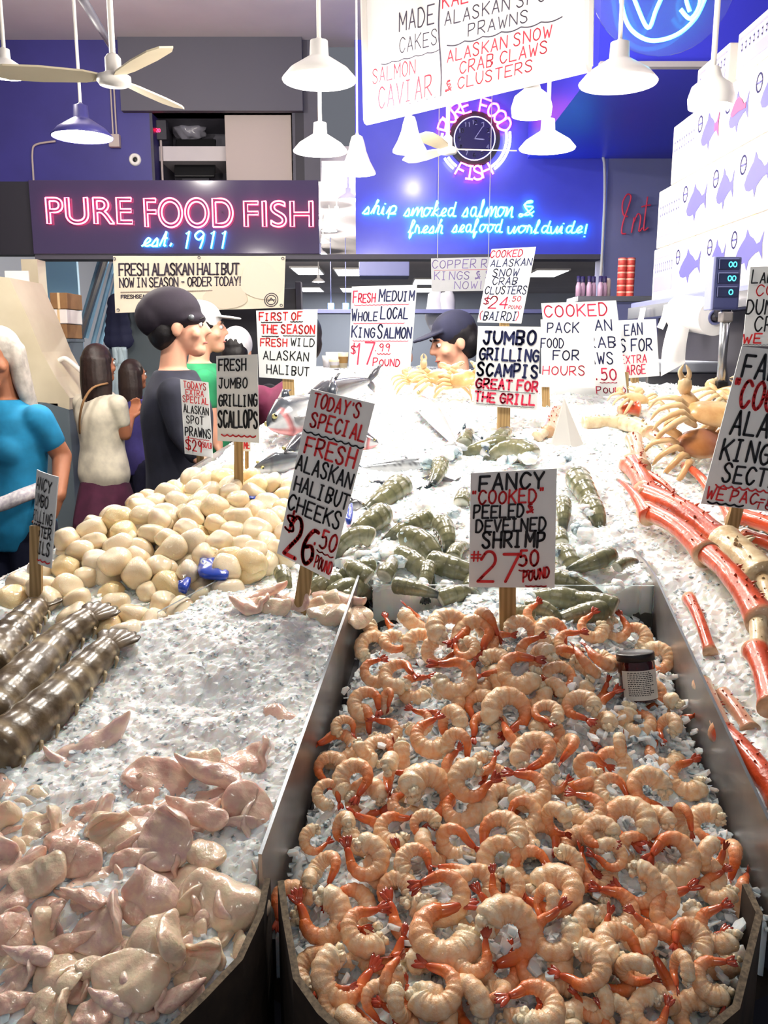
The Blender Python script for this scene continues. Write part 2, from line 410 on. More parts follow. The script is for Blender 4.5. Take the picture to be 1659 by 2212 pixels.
struct(bx('trim_1', hx0, cxr, WY-.03, WY+.15, hz0-.035, hz0, M['grey']))
struct(bx('trim_2', 1.0, 7, 4.3, WY-.1, P(1550, 142, 4.3).z, CEIL, M['bluep']))
struct(bx('trim_3', 1.0, 7, 4.26, 4.3, P(1550, 150, 4.3).z, P(1550, 138, 4.3).z, M['ceil']))
struct(bx('wall_left', -6.1, -6, -1.5, WY, 0, CEIL, M['dark']))
struct(bx('wall_right', 7, 7.1, -1.5, WY, 0, CEIL, M['slate']))
# the room behind
struct(bx('wall_hall_back', -4.2, 6, 22.2, 22.3, 0, 2.92, M['hallw']))
struct(bx('wall_hall_left', -4.3, -4.2, WY+.15, 22.3, 0, 2.92, M['hallw']))
struct(bx('wall_hall_right', 6, 6.1, WY+.15, 22.3, 0, 2.92, M['hallw']))
# storage loft above the sign: recess with things in it
nic = MB(); yb = WY+.6
nic.box(((ra+rb)/2, yb+.01, (rz0+rz1)/2), (rb-ra, .02, rz1-rz0)).box(((ra+rb)/2, (WY+yb)/2, rz0-.01), (rb-ra, yb-WY, .02)).box(((ra+rb)/2, (WY+yb)/2, rz1+.01), (rb-ra, yb-WY, .02))
nic.box((ra-.01, (WY+yb)/2, (rz0+rz1)/2), (.02, yb-WY, rz1-rz0+.04)).box((rb+.01, (WY+yb)/2, (rz0+rz1)/2), (.02, yb-WY, rz1-rz0+.04))
struct(nic.build('wall_recess', M['grey']))
M['offw'] = mat('off_white_board', srgb(176, 162, 158), .6)
tag(pbox('door_panel', 487, 248, 630, 391, WY+.05, .03, M['offw'], bev=.004), 'off-white door panel filling the right of the loft recess', 'panel')
t = thing('monitor', 'dark slanted screen leaning in the loft recess beside the white panel', 'monitor', P(420, 388, WY+.25))
mb = MB(); mb.bbox((0, .06, .16), (.30, .02, .30), .006, Euler((-.35, 0, 0)).to_matrix()); mb.build('screen', M['black'], t)
mb = MB(); mb.box((0, .12, .01), (.2, .16, .02)); mb.box((0, .13, .08), (.04, .03, .14)); mb.build('stand', M['dark'], t)
led = mat('red_led', (1, .02, .05, 1), .4, emit=(1, .03, .12, 1), es=6)
t = thing('counter_display', 'small dark box with red digits at the left of the loft recess', 'display', P(344, 280, WY+.1))
mb = MB(); mb.bbox((0, .03, 0), (.10, .06, .13), .004); mb.build('housing', M['dark'], t)
st, asp = layout('20'); mb = MB(); ribbon(mb, [[(x*.03-.024, y*.022-.016) for x, y in s] for s in st], .004, lambda u, v: (u, -.0015, v)); mb.build('digits', led, t)
mb = MB(); mb.tube([(0, .03, -.065), (0, .03, P(344, 390, WY).z-P(344, 280, WY).z)], .008, 8); mb.build('pole', M['offw'], t)
M['film'] = mat('crumpled_film', srgb(130, 128, 140), .2)
mb = MB(); mb.ell((0, 0, 0), (.12, .08, .07), None, 20, 12, fn=lambda d: 1+.25*sin(7*d.x+3*d.z)*cos(6*d.y+2)); q = mb.build('plastic_bundle', M['film'], None, True); q.location = P(410, 282, WY+.42); q.location.z = P(410, 282, WY+.42).z
tag(q, 'crumpled clear plastic bundle at the top of the loft recess', 'bundle')
# round wall vent and conduits
t = thing('wall_vent', 'small round white vent with a dark centre on the navy wall', 'vent', P(292, 345, WY), (pi/2, 0, 0))
mb = MB(); mb.lathe([(.018, .0), (.018, .012), (.03, .02), (.041, .012), (.043, .0)], n=28, capa=True); mb.build('ring', M['white'], t, True)
mb = MB(); mb.lathe([(.017, .002), (.012, .006), (.0005, .007)], n=20); mb.build('centre', M['black'], t, True)
t = thing('conduit', 'white double conduit with junction box below the left ceiling fan', 'conduit', P(250, 300, WY))
mb = MB()
for dx in (-.012, .012): mb.tube([(dx, -.015, 0), (dx, -.015, P(250, 150, WY).z-P(250, 300, WY).z)], .006, 8)
mb.build('tubes', M['offw'], t); mb = MB(); mb.bbox((0, -.025, -.02), (.075, .05, .085), .006); mb.build('junction_box', M['offw'], t)
mb = MB(); pts = [P(120, 305, WY-.02), P(78, 312, WY-.02), P(70, 330, WY-.02), P(72, 380, WY-.02), P(82, 552, WY-.02)]; mb.tube(catmull(pts, 4), .007, 8)
tag(mb.build('conduit', M['offw'], None, True), 'thin pale conduit bending down the left end of the dark sign header', 'conduit')
mb = MB(); pts = [P(1320, 270, WY-.13), P(1297, 318, WY-.13), P(1305, 350, WY-.13), P(1306, 430, WY-.13), P(1300, 560, WY-.13), P(1298, 600, WY-.13)]; mb.tube(catmull(pts, 4), [.004]*6+[.010]*15, 8)
tag(mb.build('conduit', M['white'], None, True), 'white hose running down the corner right of the blue wall', 'conduit')
mb = MB(); mb.tube([P(168, -20, 2.6), P(243, 105, 4.2)], .014, 8); tag(mb.build('ceiling_pipe', M['grey'], None, True), 'dark pipe running under the pale ceiling behind the left fan', 'pipe')

# header board and neon
tag(bx('sign_header', hx0, hx1, WY-.05, WY+.1, hz0, hz1, M['header'], bev=.004), 'long dark glossy header board behind the red neon letters', 'sign board')
NE = lambda n, c, s: mat(n, (.9, .9, .9, 1), .3, emit=c, es=s)
M['nred'] = NE('red_neon', (1, .05, .13, 1), 7); M['ncy'] = NE('cyan_neon', (.02, .45, 1, 1), 11); M['npk'] = NE('pink_neon', (1, .06, .30, 1), 7); M['nwh'] = NE('white_neon', (.85, .93, 1, 1), 5)
M['ncy2'] = NE('turquoise_neon', (.03, .72, .95, 1), 8)
def neon_outline(word, x0, x1, ytop, ybot, Y, rad, m, parent, name='glass_tube'):
    cu = bpy.data.curves.new('t', 'FONT'); cu.body = word; cu.size = 1; cu.fill_mode = 'NONE'; cu.offset = .012
    a = P(x0, (ytop+ybot)/2, Y); b = P(x1, (ytop+ybot)/2, Y); h = P(x0, ytop, Y).z-P(x0, ybot, Y).z
    o = bpy.data.objects.new('t', cu); COL.objects.link(o)
    dg = bpy.context.evaluated_depsgraph_get(); me = bpy.data.meshes.new_from_object(o.evaluated_get(dg))
    co = [v.co.copy() for v in me.vertices]; ed = [tuple(e.vertices) for e in me.edges]
    bpy.data.objects.remove(o)
    X0 = min(c.x for c in co); X1 = max(c.x for c in co); Z0 = min(c.y for c in co); Z1 = max(c.y for c in co)
    F = lambda c: Vector((a.x+(c.x-X0)/(X1-X0)*(b.x-a.x), Y, P(x0, ybot, Y).z+(c.y-Z0)/(Z1-Z0)*h))
    nb = {}
    for i, j in ed: nb.setdefault(i, []).append(j); nb.setdefault(j, []).append(i)
    seen = set(); mb = MB()
    for s0 in nb:
        if s0 in seen: continue
        loop = [s0]; seen.add(s0); cur = s0
        while True:
            nx = [k for k in nb[cur] if k not in seen]
            if not nx: break
            cur = nx[0]; seen.add(cur); loop.append(cur)
        pts = [F(co[k]) for k in loop]; pts.append(pts[0]); cl = [pts[0]]
        for p in pts[1:]:
            if (p-cl[-1]).length > rad*.8: cl.append(p)
        if len(cl) > 2: mb.tube(cl+[cl[0]], rad, 6, cap=False, up=(0, 1, 0))
    return mb.build(name, m, parent, True)
def neon_script(text, x0, x1, ytop, ybot, Y, rad, m, parent, slant=.25, script=True, yb2=None, ymax=16):
    st, asp = layout(text, slant, script=script); mb = MB()
    ys = [p[1] for s in st for p in s]; lo, hi = min(ys), max(ys)
    for s in st:
        pts = []
        for u, v in s:
            px = x0+u*(x1-x0); f = (v-lo)/(hi-lo); py = ybot+(ytop-ybot)*f+((yb2 or 0)*u)
            p = P(px, py, Y)
            if not pts or (p-pts[-1]).length > rad*.7: pts.append(p)
        if len(pts) > 1: mb.tube(pts, rad, 6, up=(0, 1, 0))
    return mb.build('glass_tube', m, parent, True)
t = thing('neon_sign', 'red outlined neon lettering PURE FOOD FISH on the dark header', 'neon sign')
ny = WY-.075
neon_outline('PURE', 100, 285, 427, 484, ny, .0062, M['nred'], t); neon_outline('FOOD', 312, 503, 428, 491, ny, .0062, M['nred'], t); neon_outline('FISH', 527, 676, 434, 490, ny, .0062, M['nred'], t)
mb = MB()
for px in (130, 270, 330, 480, 545, 665): mb.tube([P(px, 458, ny+.002), P(px, 458, WY-.045)], .004, 6)
mb.build('standoffs', M['dark'], t)
t = thing('neon_sign', 'cyan script neon reading est. 1911 under the red letters', 'neon sign')
neon_script('est', 306, 362, 500, 532, ny, .007, M['ncy'], t); neon_script('.', 367, 371, 525, 532, ny, .007, M['ncy'], t, script=False); neon_script('1911', 402, 487, 499, 537, ny, .007, M['ncy'], t, slant=.3, script=False)
t = thing('neon_sign', 'turquoise script neon about smoked salmon and fresh seafood on the blue wall', 'neon sign')
by = WY-.03
for w, x0, x1, a, b in (('ship', 783, 856, 432, 472), ('smoked', 872, 986, 434, 468), ('salmon', 998, 1110, 430, 470), ('fresh', 882, 958, 474, 515), ('seafood', 976, 1086, 472, 514), ('worldwide!', 1098, 1268, 475, 512)):
    neon_script(w, x0, x1, a, b, by, .007, M['ncy2'], t)
neon_script('&', 1122, 1154, 434, 468, by, .007, M['ncy2'], t, script=False)
# neon clock
ck = P(1025, 300, WY-.04); U = WY/FPX
t = thing('neon_clock', 'round wall clock ringed by pink neon words and white neon arcs', 'clock')
def ring_pts(r, a0, a1, n, dy=0): return [ck+Vector((r*U*cos(radians(a0+(a1-a0)*i/n)), dy, r*U*sin(radians(a0+(a1-a0)*i/n)))) for i in range(n+1)]
mb = MB(); R90 = Euler((pi/2, 0, 0)).to_matrix()
mb.lathe([(52*U, -.035), (52*U, .0), (50*U, .008), (38*U, .0)], ck, 40, rot=R90); mb.build('case', M['dark'], t, True)
M['dial'] = mat('clock_dial', srgb(40, 34, 96), .3); mb = MB(); mb.lathe([(.0005, .0), (39*U, .0)], ck+Vector((0, -.004, 0)), 40, rot=R90); mb.build('dial', M['dial'], t)
M['nblue'] = NE('pale_blue_tube', (.35, .4, 1, 1), 1.6); mb = MB(); mb.tube(ring_pts(41, 0, 360, 40, -.012), .004, 6, cap=False); mb.build('inner_tube', M['nblue'], t, True)
M['num'] = mat('pale_numerals', srgb(170, 172, 214), .5)
mb = MB()
for k in range(12):
    a = pi/2-2*pi*(k+1)/12; s = str(k+1); st, asp = layout(s); hgt = 8*U; wd_ = hgt*.55*len(s)
    ribbon(mb, [[(x*wd_-wd_/2+31*U*cos(a), y*hgt-hgt/2+31*U*sin(a)) for x, y in q] for q in st], 1.5*U, lambda u, v: ck+Vector((u, -.006, v)))
mb.build('numerals', M['num'], t)
for nm, ang, ln, w in (('hour_hand', -5, 19, 2.2), ('minute_hand', 55, 28, 1.5)):
    mb = MB(); a = radians(ang); ribbon(mb, [[(0, 0), (ln*U*cos(a), ln*U*sin(a))]], w*U, lambda u, v: ck+Vector((u, -.008, v))); mb.build(nm, M['num'], t)
def arc_text(txt, a0, a1, r, hh, inv=False):
    mb = MB(); n = len(txt)
    for k, ch in enumerate(txt):
        if ch == ' ': continue
        a = radians(a0+(a1-a0)*k/(n-1))
        for s in glyph(ch):
            pts = []
            for gx, gy in s:
                lx = (gx-.5)*hh*.72; ly = (gy-.5)*hh
                if inv: rx = r-ly; da = lx/r; ang = a+da
                else: rx = r+ly; ang = a-lx/r
                p = ck+Vector((rx*U*cos(ang), -.02, rx*U*sin(ang)))
                if not pts or (p-pts[-1]).length > .004: pts.append(p)
            if len(pts) > 1: mb.tube(pts, .0078, 6, up=(0, 1, 0))
    return mb.build('neon_letters', M['npk'], t, True)
arc_text('PURE FOOD', 158, 22, 64, 26); arc_text('FISH', 248, 292, 66, 25, True)
for r, a0, a1 in ((64, -58, 14), (71, -55, 10), (64, 214, 236), (71, 212, 234), (66, 172, 180)):
    mb = MB(); mb.tube(ring_pts(r, a0, a1, 14, -.02), .009, 6); mb.build('white_neon_arc', M['nwh'], t, True)
# unlit red script at the right
M['redm'] = mat('red_sign_letters', srgb(240, 70, 100), .4)
t = thing('sign_letters', 'red script sign on the slate wall partly hidden by fish cartons', 'sign'); mb = MB()
def loosetube(px, Y, r): mb.tube([P(x, y, Y) for x, y in [tuple(p) for p in catmull(px, 5)]], r, 8, flat=.6)
loosetube([(1352, 505), (1343, 503), (1346, 480), (1358, 445), (1363, 425), (1355, 420), (1345, 438), (1346, 462), (1356, 468)], WY-.15, .010)
loosetube([(1364, 503), (1370, 470), (1369, 480), (1378, 462), (1384, 470), (1380, 500), (1388, 492)], WY-.15, .009)
loosetube([(1399, 425), (1393, 470), (1391, 497), (1400, 492)], WY-.15, .009); loosetube([(1386, 447), (1396, 444), (1406, 443)], WY-.15, .009); mb.build('letters', M['redm'], t, True)
# cyan neon fish coil at the top right, lower edge in view
t = thing('neon_sign', 'cyan looping neon sign on a clear round backing at the top right', 'neon sign')
cq = 3.4
mb = MB()
for pts in ([(1338, -40), (1345, 20), (1362, 62), (1395, 85), (1430, 86), (1470, 70), (1505, 35), (1530, -20)], [(1350, -60), (1375, 10), (1400, 60), (1418, 20), (1440, -30)], [(1470, 20), (1492, 40), (1512, 5), (1500, -40), (1482, -10), (1490, 25)]):
    mb.tube([P(x, y, cq) for x, y in [tuple(p) for p in catmull(pts, 6)]], .0075, 8)
mb.build('glass_tube', M['ncy2'], t, True)
mb = MB(); cc = P(1432, -50, cq+.05); mb.lathe([(.0005, 0), (.27, 0), (.27, .006), (.0005, .006)], cc, 40, rot=R90); mb.build('clear_backing', M['acry'], t)
mb = MB(); mb.tube([cc+Vector((-.2, 0, .18)), (cc.x-.2, cc.y, CEIL)], .004, 6); mb.tube([cc+Vector((.2, 0, .18)), (cc.x+.2, cc.y, CEIL)], .004, 6); mb.build('hanging_wires', M['inox'], t)

# ================================================================== LAMPS AND FANS
M['shadew'] = mat('white_enamel', srgb(236, 234, 232), .3); M['shadeb'] = mat('blue_enamel', srgb(58, 56, 120), .3)
M['bulb'] = mat('lamp_bulb', (1, 1, 1, 1), .3, emit=(1, .96, .88, 1), es=40); M['inner'] = mat('shade_inside', (1, 1, 1, 1), .4)
LC = (1.0, .93, .82)
def lamp(px, py, Y, r, kind, watts, label, ceil=CEIL, group=None, name='pendant_lamp', cord=True):
    p = P(px, py, Y); t = thing(name, label, 'lamp', p, group=group)
    if kind == 'wide': prof = [(r, 0), (r*1.02, r*.03), (r*.8, r*.28), (r*.45, r*.5), (r*.26, r*.62), (r*.24, r*1.0), (r*.1, r*1.05), (.006, r*1.1)]
    elif kind == 'bell': prof = [(r, 0), (r*1.0, r*.1), (r*.72, r*.6), (r*.5, r*1.15), (r*.4, r*1.6), (r*.3, r*1.9), (r*.1, r*2.0), (.006, r*2.1)]
    else: prof = [(r, 0), (r*1.05, r*.4), (r*.9, r*.9), (r*.45, r*1.25), (r*.3, r*1.7), (.006, r*1.8)]
    mb = MB(); mb.lathe(prof, n=32); mb.lathe([(a*.95, b-.003) if b > .01 else (a*.985, b+.001) for a, b in prof[:6]], n=32, mi=1)
    mb.build('shade', [M['shadeb'] if kind == 'wideblue' else M['shadew'], M['inner']], t, True)
    mb = MB(); br = r*.42; mb.ell((0, 0, br*.55), (br, br, br*.85), None, 18, 10); mb.build('bulb', M['bulb'], t, True)
    mb = MB(); mb.tube([(0, 0, prof[-1][1]-.01), (0, 0, ceil-p.z)], .007 if kind != 'bell' else .005, 8); mb.build('rod', M['white'], t, True)
    if watts:
        l = bpy.data.lights.new('lamp_light', 'POINT'); l.energy = watts*LAMP_GAIN; l.color = LC; l.shadow_soft_size = r*.5
        lo = bpy.data.objects.new('lamp_light', l); COL.objects.link(lo); lo.parent = t; lo.location = (0, 0, -br*.6-.05)
    return t
_prof = None
def lampblue(*a, **k):
    global M
    w = M['shadew']; M['shadew'] = M['shadeb']; t = lamp(*a, **k); M['shadew'] = w; return t
lamp(1335, 182, 3.0, .125, 'wide', 3, 'wide white pendant lamp shining below the right end of the price board')
lamp(1182, 322, 3.2, .098, 'wide', 6, 'wide white pendant lamp to the right of the neon clock')
lamp(692, 328, 3.3, .098, 'wide', 22, 'white pendant lamp right of the loft recess, above the last red letters')
lamp(1148, 250, 2.8, .060, 'globe', 9, 'round glowing pendant lamp just under the price board')
lamp(885, 328, 3.3, .062, 'bell', 14, 'narrow bell-shaped white pendant lamp left of the neon clock')
lamp(1535, 232, 2.2, .052, 'globe', 1.2, 'round glowing pendant lamp above the stacked fish cartons')
lampblue(178, 297, 3.8, .124, 'wide', 48, 'blue enamel pendant lamp hanging beside the left ceiling fan')
lamp(12, 160, 2.9, .072, 'wide', 26, 'white pendant lamp cut by the left edge of the view')
lamp(772, 375, 4.2, .085, 'bell', 22, 'white bell pendant lamp in front of the left end of the blue wall')
lamp(690, 175, 3.0, .12, 'wide', 20, 'large white pendant lamp left of the price board, nearest the ceiling')
for px, py, Y, r, w, l in ((752, 432, 6.9, .085, 70, 'largest of the row of small lamps receding behind the header gap'), (727, 466, 7.6, .075, 60, 'second lamp of the row receding behind the header gap'), (711, 499, 8.5, .075, 60, 'third lamp of the row receding behind the header gap'), (698, 524, 9.4, .075, 0, 'fourth lamp of the row receding behind the header gap'), (693, 549, 10.4, .075, 60, 'fifth lamp of the row, level with the lower edge of the header'), (688, 609, 12.5, .09, 60, 'last small lamp of the row, below the header in the back room')):
    lamp(px, py, Y, r, 'wide', w, l, ceil=2.92, group='lamps receding into the back room')
def fan(px, py, Y, R, label, a0):
    p = P(px, py, Y); t = thing('ceiling_fan', label, 'fan', p)
    mb = MB(); k = R/.5
    mb.lathe([(.0005, -.025*k), (.062*k, -.022*k), (.072*k, -.008*k), (.072*k, .012*k), (.05*k, .02*k), (.034*k, .03*k), (.034*k, .085*k), (.022*k, .1*k), (.008, .105*k)], n=32); mb.build('motor', M['white'], t, True)
    mb = MB(); mb.tube([(0, 0, .1*k), (0, 0, CEIL-p.z)], .009, 10); mb.build('rod', M['white'], t, True)
    for i in range(3):
        a = a0+i*2*pi/3; mb = MB(); rot = Euler((0, 0, a)).to_matrix()
        prof = [(.06, .025), (.12, .045), (.3, .06), (.44, .055), (.5, .03)]
        top = []; bot = []
        for r_, w in prof:
            for sgn in (-1, 1): top.append(rot @ Vector((r_*k, sgn*w*k, .008+sgn*w*.22*k))); bot.append(rot @ Vector((r_*k, sgn*w*k, .003+sgn*w*.22*k)))
        n = len(top); fs = []
        for j in range(len(prof)-1):
            q = 2*j; fs += [(q, q+2, q+3, q+1), (n+q, n+q+1, n+q+3, n+q+2), (q, n+q, n+q+2, q+2), (q+1, q+3, n+q+3, n+q+1)]
        fs += [(0, 1, n+1, n), (n-2, 2*n-2, 2*n-1, n-1)]
        mb.add(top+bot, fs); mb.build('blade', M['cream'], t)
fan(246, 172, 2.7, .34, 'white ceiling fan near the left, its motor under a white rod', -.87)
fan(967, 325, 3.9, .30, 'small white ceiling fan hanging in front of the neon clock', .1)
# warm lamps of the same kind just above the view, over the front of the table
lamp(600, -150, 1.75, .12, 'wide', 25, 'white pendant lamp above the middle of the display, over the top edge'); lamp(1100, -170, 1.8, .12, 'wide', 24, 'white pendant lamp above the raw prawns, over the top edge')

for x_, l_ in ((-.75, 'white pendant lamp behind the shopper, on the left'), (.7, 'white pendant lamp behind the shopper, on the right')):  # added fill lamps, unseen behind the camera, to brighten the card fronts
    q_ = lamp(829.5, 748, 2.0, .12, 'wide', 4, l_); q_.location = (x_, -.55, 2.7)
    for ch in list(q_.children):
        if ch.name.startswith('rod'): bpy.data.objects.remove(ch); mb = MB(); mb.tube([(0, 0, .12), (0, 0, CEIL-2.7)], .007, 8); mb.build('rod', M['white'], q_, True)
for x_, y_, w_, l_ in ((-1.7, 4.2, 85, 'bare bulb lamp close under the pale ceiling on the left'), (.3, 3.3, 34, 'bare bulb lamp close under the ceiling above the price board')):  # added bulbs above the view, only to lighten ceiling, fans and upper walls
    q_ = thing('added_bulb', l_, 'lamp', (x_, y_, CEIL-.34)); mb = MB(); mb.ell((0, 0, 0), (.035, .035, .045), None, 16, 10); mb.build('bulb', M['bulb'], q_, True); mb = MB(); mb.lathe([(.02, .035), (.024, .09), (.006, .1)], n=16); mb.tube([(0, 0, .09), (0, 0, .34)], .005, 6); mb.build('socket', M['white'], q_, True)
    l = bpy.data.lights.new('lamp_light', 'POINT'); l.energy = w_*LAMP_GAIN; l.color = (1, .93, .86); l.shadow_soft_size = .05; lo = bpy.data.objects.new('lamp_light', l); COL.objects.link(lo); lo.parent = q_; lo.location = (0, 0, -.10)
# ================================================================== BACK ROOM
for i, (px, py, w) in enumerate(((665, 585, .75), (762, 588, .95), (925, 608, .95), (772, 640, 1.2), (672, 625, .8), (905, 626, 1.2), (1180, 590, .9))):
    d = ray(px, py); Y = (2.90-CAMZ)/d.z*d.y
    if Y > 21: Y = 20.5
    x = P(px, py, Y).x
    t = thing('ceiling_light', ['square bright light panel nearest the lamp row on the back room ceiling', 'wide bright light panel above the king salmon card, near row', 'bright light panel left of the faded violet sign', 'thin bright light panel far back above the king salmon card', 'thin bright light panel far back beside the last lamp of the row', 'thin bright light panel far back left of the violet sign', 'bright light panel in the back room behind the snow crab card'][i], 'light', (x, Y, 2.91), group='back room ceiling panels')
    mb = MB(); mb.box((0, 0, -.02), (w*.6, 1.3, .01)); mb.build('diffuser', M['panel'], t)
    mb = MB(); mb.box((0, 0, -.005), (w*.6+.06, 1.36, .03)); mb.build('frame', M['white'], t)
# left opening: pale blue panel, stair rails, dark panel wall
tag(pbox('window_panel', 100, 556, 182, 1090, 8.2, .05, M['lblue']), 'light blue lit panel at the far left under the header', 'panel')
t = thing('stair_railing', 'pale slanted metal stair rails behind the hanging halibut banner', 'railing', P(200, 740, 7.5)); o0 = t.location
mb = MB()
for (a, b, c, d) in ((170, 720, 218, 555), (186, 730, 232, 560), (200, 745, 246, 570), (214, 755, 255, 590)):
    mb.tube([P(a, b, 7.5)-o0, P(c, d, 7.5)-o0], .02, 8)
mb.build('balusters', M['lblue'], t)
mb = MB(); mb.tube([P(165, 760, 7.45)-o0, P(230, 550, 7.45)-o0], .03, 8); mb.tube([P(165, 760, 7.45)-o0, Vector((P(165, 760, 7.45).x, 7.45, 0))-o0], .03, 8); mb.build('handrail', M['inox'], t)
M['step'] = mat('grey_steps', srgb(92, 104, 116), .6); t = thing('staircase', 'grey stair treads between the brown cartons and the rails', 'stairs', (P(160, 700, 7.75).x, 7.75, 0))
for i in range(7):
    z = .2+i*.22; mb = MB(); mb.box((0, i*.06, z), (.62, .3, .05)); mb.build('tread', M['step'], t)
mb = MB(); mb.box((-.3, .3, .95), (.04, .5, 1.9)); mb.box((.3, .3, .95), (.04, .5, 1.9)); mb.build('stringer', M['step'], t)
M['ggrey'] = mat('grey_green_panel', srgb(104, 116, 124), .5); M['door'] = mat('dark_door', srgb(34, 34, 48), .5)
t = thing('partition', 'grey partition with a dark doorway behind the man in the beanie', 'partition', (P(440, 700, 6.95).x, 6.95, 0))
x0, x1, x2, x3 = [P(x, 700, 6.95).x-t.location.x for x in (272, 425, 640, 652)]
bx('panel', x0, x1, 0, .08, 0, 2.1, M['ggrey'], t, .004); bx('door', x1, x2, .02, .07, 0, 2.05, M['door'], t, .004); bx('post', x2, x3, -.02, .09, 0, 2.1, M['dark'], t, .003)
mb = MB(); mb.tube([P(598, 755, 6.91)-t.location, P(598, 735, 6.89)-t.location, P(604, 762, 6.89)-t.location], .01, 6); mb.build('handle', M['white'], t, True)
M['denim'] = mat('navy_cloth', srgb(26, 30, 62), .8)
mb = MB()
for i in range(5): mb.ell((0, 0, -.07*i+.12), (.075+.012*i, .05, .08), None, 16, 10, fn=lambda d: 1+.08*sin(9*atan2(d.y, d.x)))
o = remesh('hanging_jacket', mb, .012, M['denim']); o.location = P(254, 690, 6.8); tag(o, 'navy jacket hanging behind the woman in the white top', 'jacket')
M['sheet'] = mat('plastic_sheet', srgb(176, 196, 206), .3)
mb = MB()
for i in range(4): mb.tube(catmull([P(248+i*6, 750, 6.7), P(252+i*5, 790, 6.7+.02*(i % 2)), P(246+i*7, 835, 6.7), P(244+i*9, 1275, 6.7)], 4), [.025+.0008*k for k in range(13)], 8)
tag(mb.build('plastic_sheet', M['sheet'], None, True), 'pale plastic sheet hanging between the two women', 'sheet')
# work counter, shelves, cups
t = thing('work_counter', 'pale teal counter in the back room behind the king salmon card', 'counter', (P(740, 800, 7.3).x, 7.3, 0))
bx('body', -.55, 1.5, 0, .6, 0, 1.38, M['teal'], t, .01); bx('worktop', -.58, 1.53, -.03, .63, 1.38, 1.42, M['inox'], t, .006)
cz = 1.42
M['cup'] = mat('paper_cup', srgb(224, 208, 170), .5); M['cupl'] = mat('cup_sleeve', srgb(170, 130, 70), .6)
for i, (px, h, r, mm, l) in enumerate(((741, .13, .045, 'cup', 'cream paper cup with a brown sleeve on the back counter'), (722, .07, .05, 'cup', 'low cream tub left of the cup on the back counter'))):
    t = thing('paper_cup', l, 'cup', (P(px, 790, 7.4).x, 7.45, cz)); mb = MB(); mb.lathe([(r*.75, 0), (r, h), (r*.9, h), (r*.7, .01)], n=20, capa=True); mb.build('cup', M['cup'], t, True)
    mb = MB(); mb.lathe([(r*.84, h*.3), (r*.96, h*.72)], n=20); mb.build('sleeve', M['cupl'] if i == 0 else M['white'], t, True)
for i, px in enumerate((705, 713, 721, 731)):
    mb = MB(); mb.lathe([(.03, 0), (.04, .1+.03*(i % 2)), (.034, .1+.03*(i % 2)), (.026, .006)], n=16, capa=True); o = mb.build('foam_cup', M['white'], None, True); o.location = (P(px, 780, 7.7).x, 7.72, cz)
    tag(o, ['white foam cup at the left end of the cup row on the back counter', 'taller white foam cup second from the left in the row', 'white foam cup third in the row on the back counter', 'white foam cup at the right end of the cup row'][i], 'cup', 'foam cups on the back counter')
t = thing('back_shelf', 'long shelf with a dark edge across the back room', 'shelf', (.5, 9.0, 1.95))
bx('board', -1.4, 1.6, -.15, .15, -.02, .02, M['slate'], t, .004); bx('bracket', -1.3, -1.26, -.1, .12, -1.95, -.02, M['inox'], t); bx('bracket', 1.5, 1.54, -.1, .12, -1.95, -.02, M['inox'], t)
t = thing('extractor_hood', 'grey extractor box hanging from the back room ceiling', 'hood', (P(830, 600, 10).x, 10, 2.92))
bx('hood', -.28, .28, -.2, .3, -.55, -.2, M['slate'], t, .01); bx('duct', -.12, .12, -.08, .15, -.2, 0, M['inox'], t, .01)
M['nb'] = NE('small_blue_lamp', (.02, .35, 1, 1), 5)
for i, px in enumerate((715, 747)):
    mb = MB(); mb.tube([P(px, 655, 11), P(px, 677, 11)], .04, 8); mb.tube([P(px, 655, 11), (P(px, 655, 11).x, 11, 2.92)], .006, 6, mi=1); tag(mb.build('blue_light', [M['nb'], M['slate']], None, True), ['left small blue light glowing in the back room', 'right small blue light glowing in the back room'][i], 'light')
M['cloth'] = mat('white_cloth', srgb(222, 222, 228), .8)
for i, (px, py) in enumerate(((940, 690), (965, 690))):
    mb = MB(); mb.ell((0, 0, 0), (.10, .05, .24), None, 18, 12, fn=lambda d: 1+.1*sin(6*d.z+4*d.x)); o = mb.build('hanging_apron', M['cloth'], None, True); o.location = P(px, py-15, 9.2)
    tag(o, ['left of two white aprons hanging behind the clerk', 'right of two white aprons hanging behind the clerk'][i], 'apron')
# ================================================================== DISPLAY STAND, TRAYS, ICE
def bump(x, y, cx, cy, rx, ry, h): return h*np.exp(-((x-cx)/rx)**2-((y-cy)/ry)**2)
def Hc(x, y): return base(y)-.008+bump(x, y, -.22, 1.17, .16, .12, .032)+bump(x, y, -.25, .75, .2, .16, .012)-bump(x, y, -.08, .62, .06, .2, .02)-bump(x, y, -.55, .95, .12, .2, .0)
def Hs(x, y):
    xl = -.111+(y-.722)*.154; xr = .376+(y-.756)*.0785; u = np.clip((x-xl)/(xr-xl), 0, 1)
    return base(y)-.042+.052*(1-(2*u-1)**2)+bump(x, y, .12, 1.17, .14, .09, .022)+bump(x, y, .3, 1.1, .08, .09, .012)-bump(x, y, .13, .47, .5, .06, .03)
def Hm(x, y):
    return (base(y)-.012+bump(x, y, -.33, 1.5, .24, .22, .018)+bump(x, y, .15, 1.5, .22, .16, .022)+bump(x, y, .62, 1.2, .22, .5, .028)
            +bump(x, y, .05, 2.35, .35, .35, .012)+bump(x, y, .62, 1.95, .16, .16, .02)+.02*(vnoise(np.asarray(x)/.16, np.asarray(y)/.16, 3)-.5))
def Hmf(x, y): return float(Hm(np.array([x]), np.array([y]))[0])
def Hcf(x, y): return float(Hc(x, y))
def Hsf(x, y): return float(Hs(x, y))

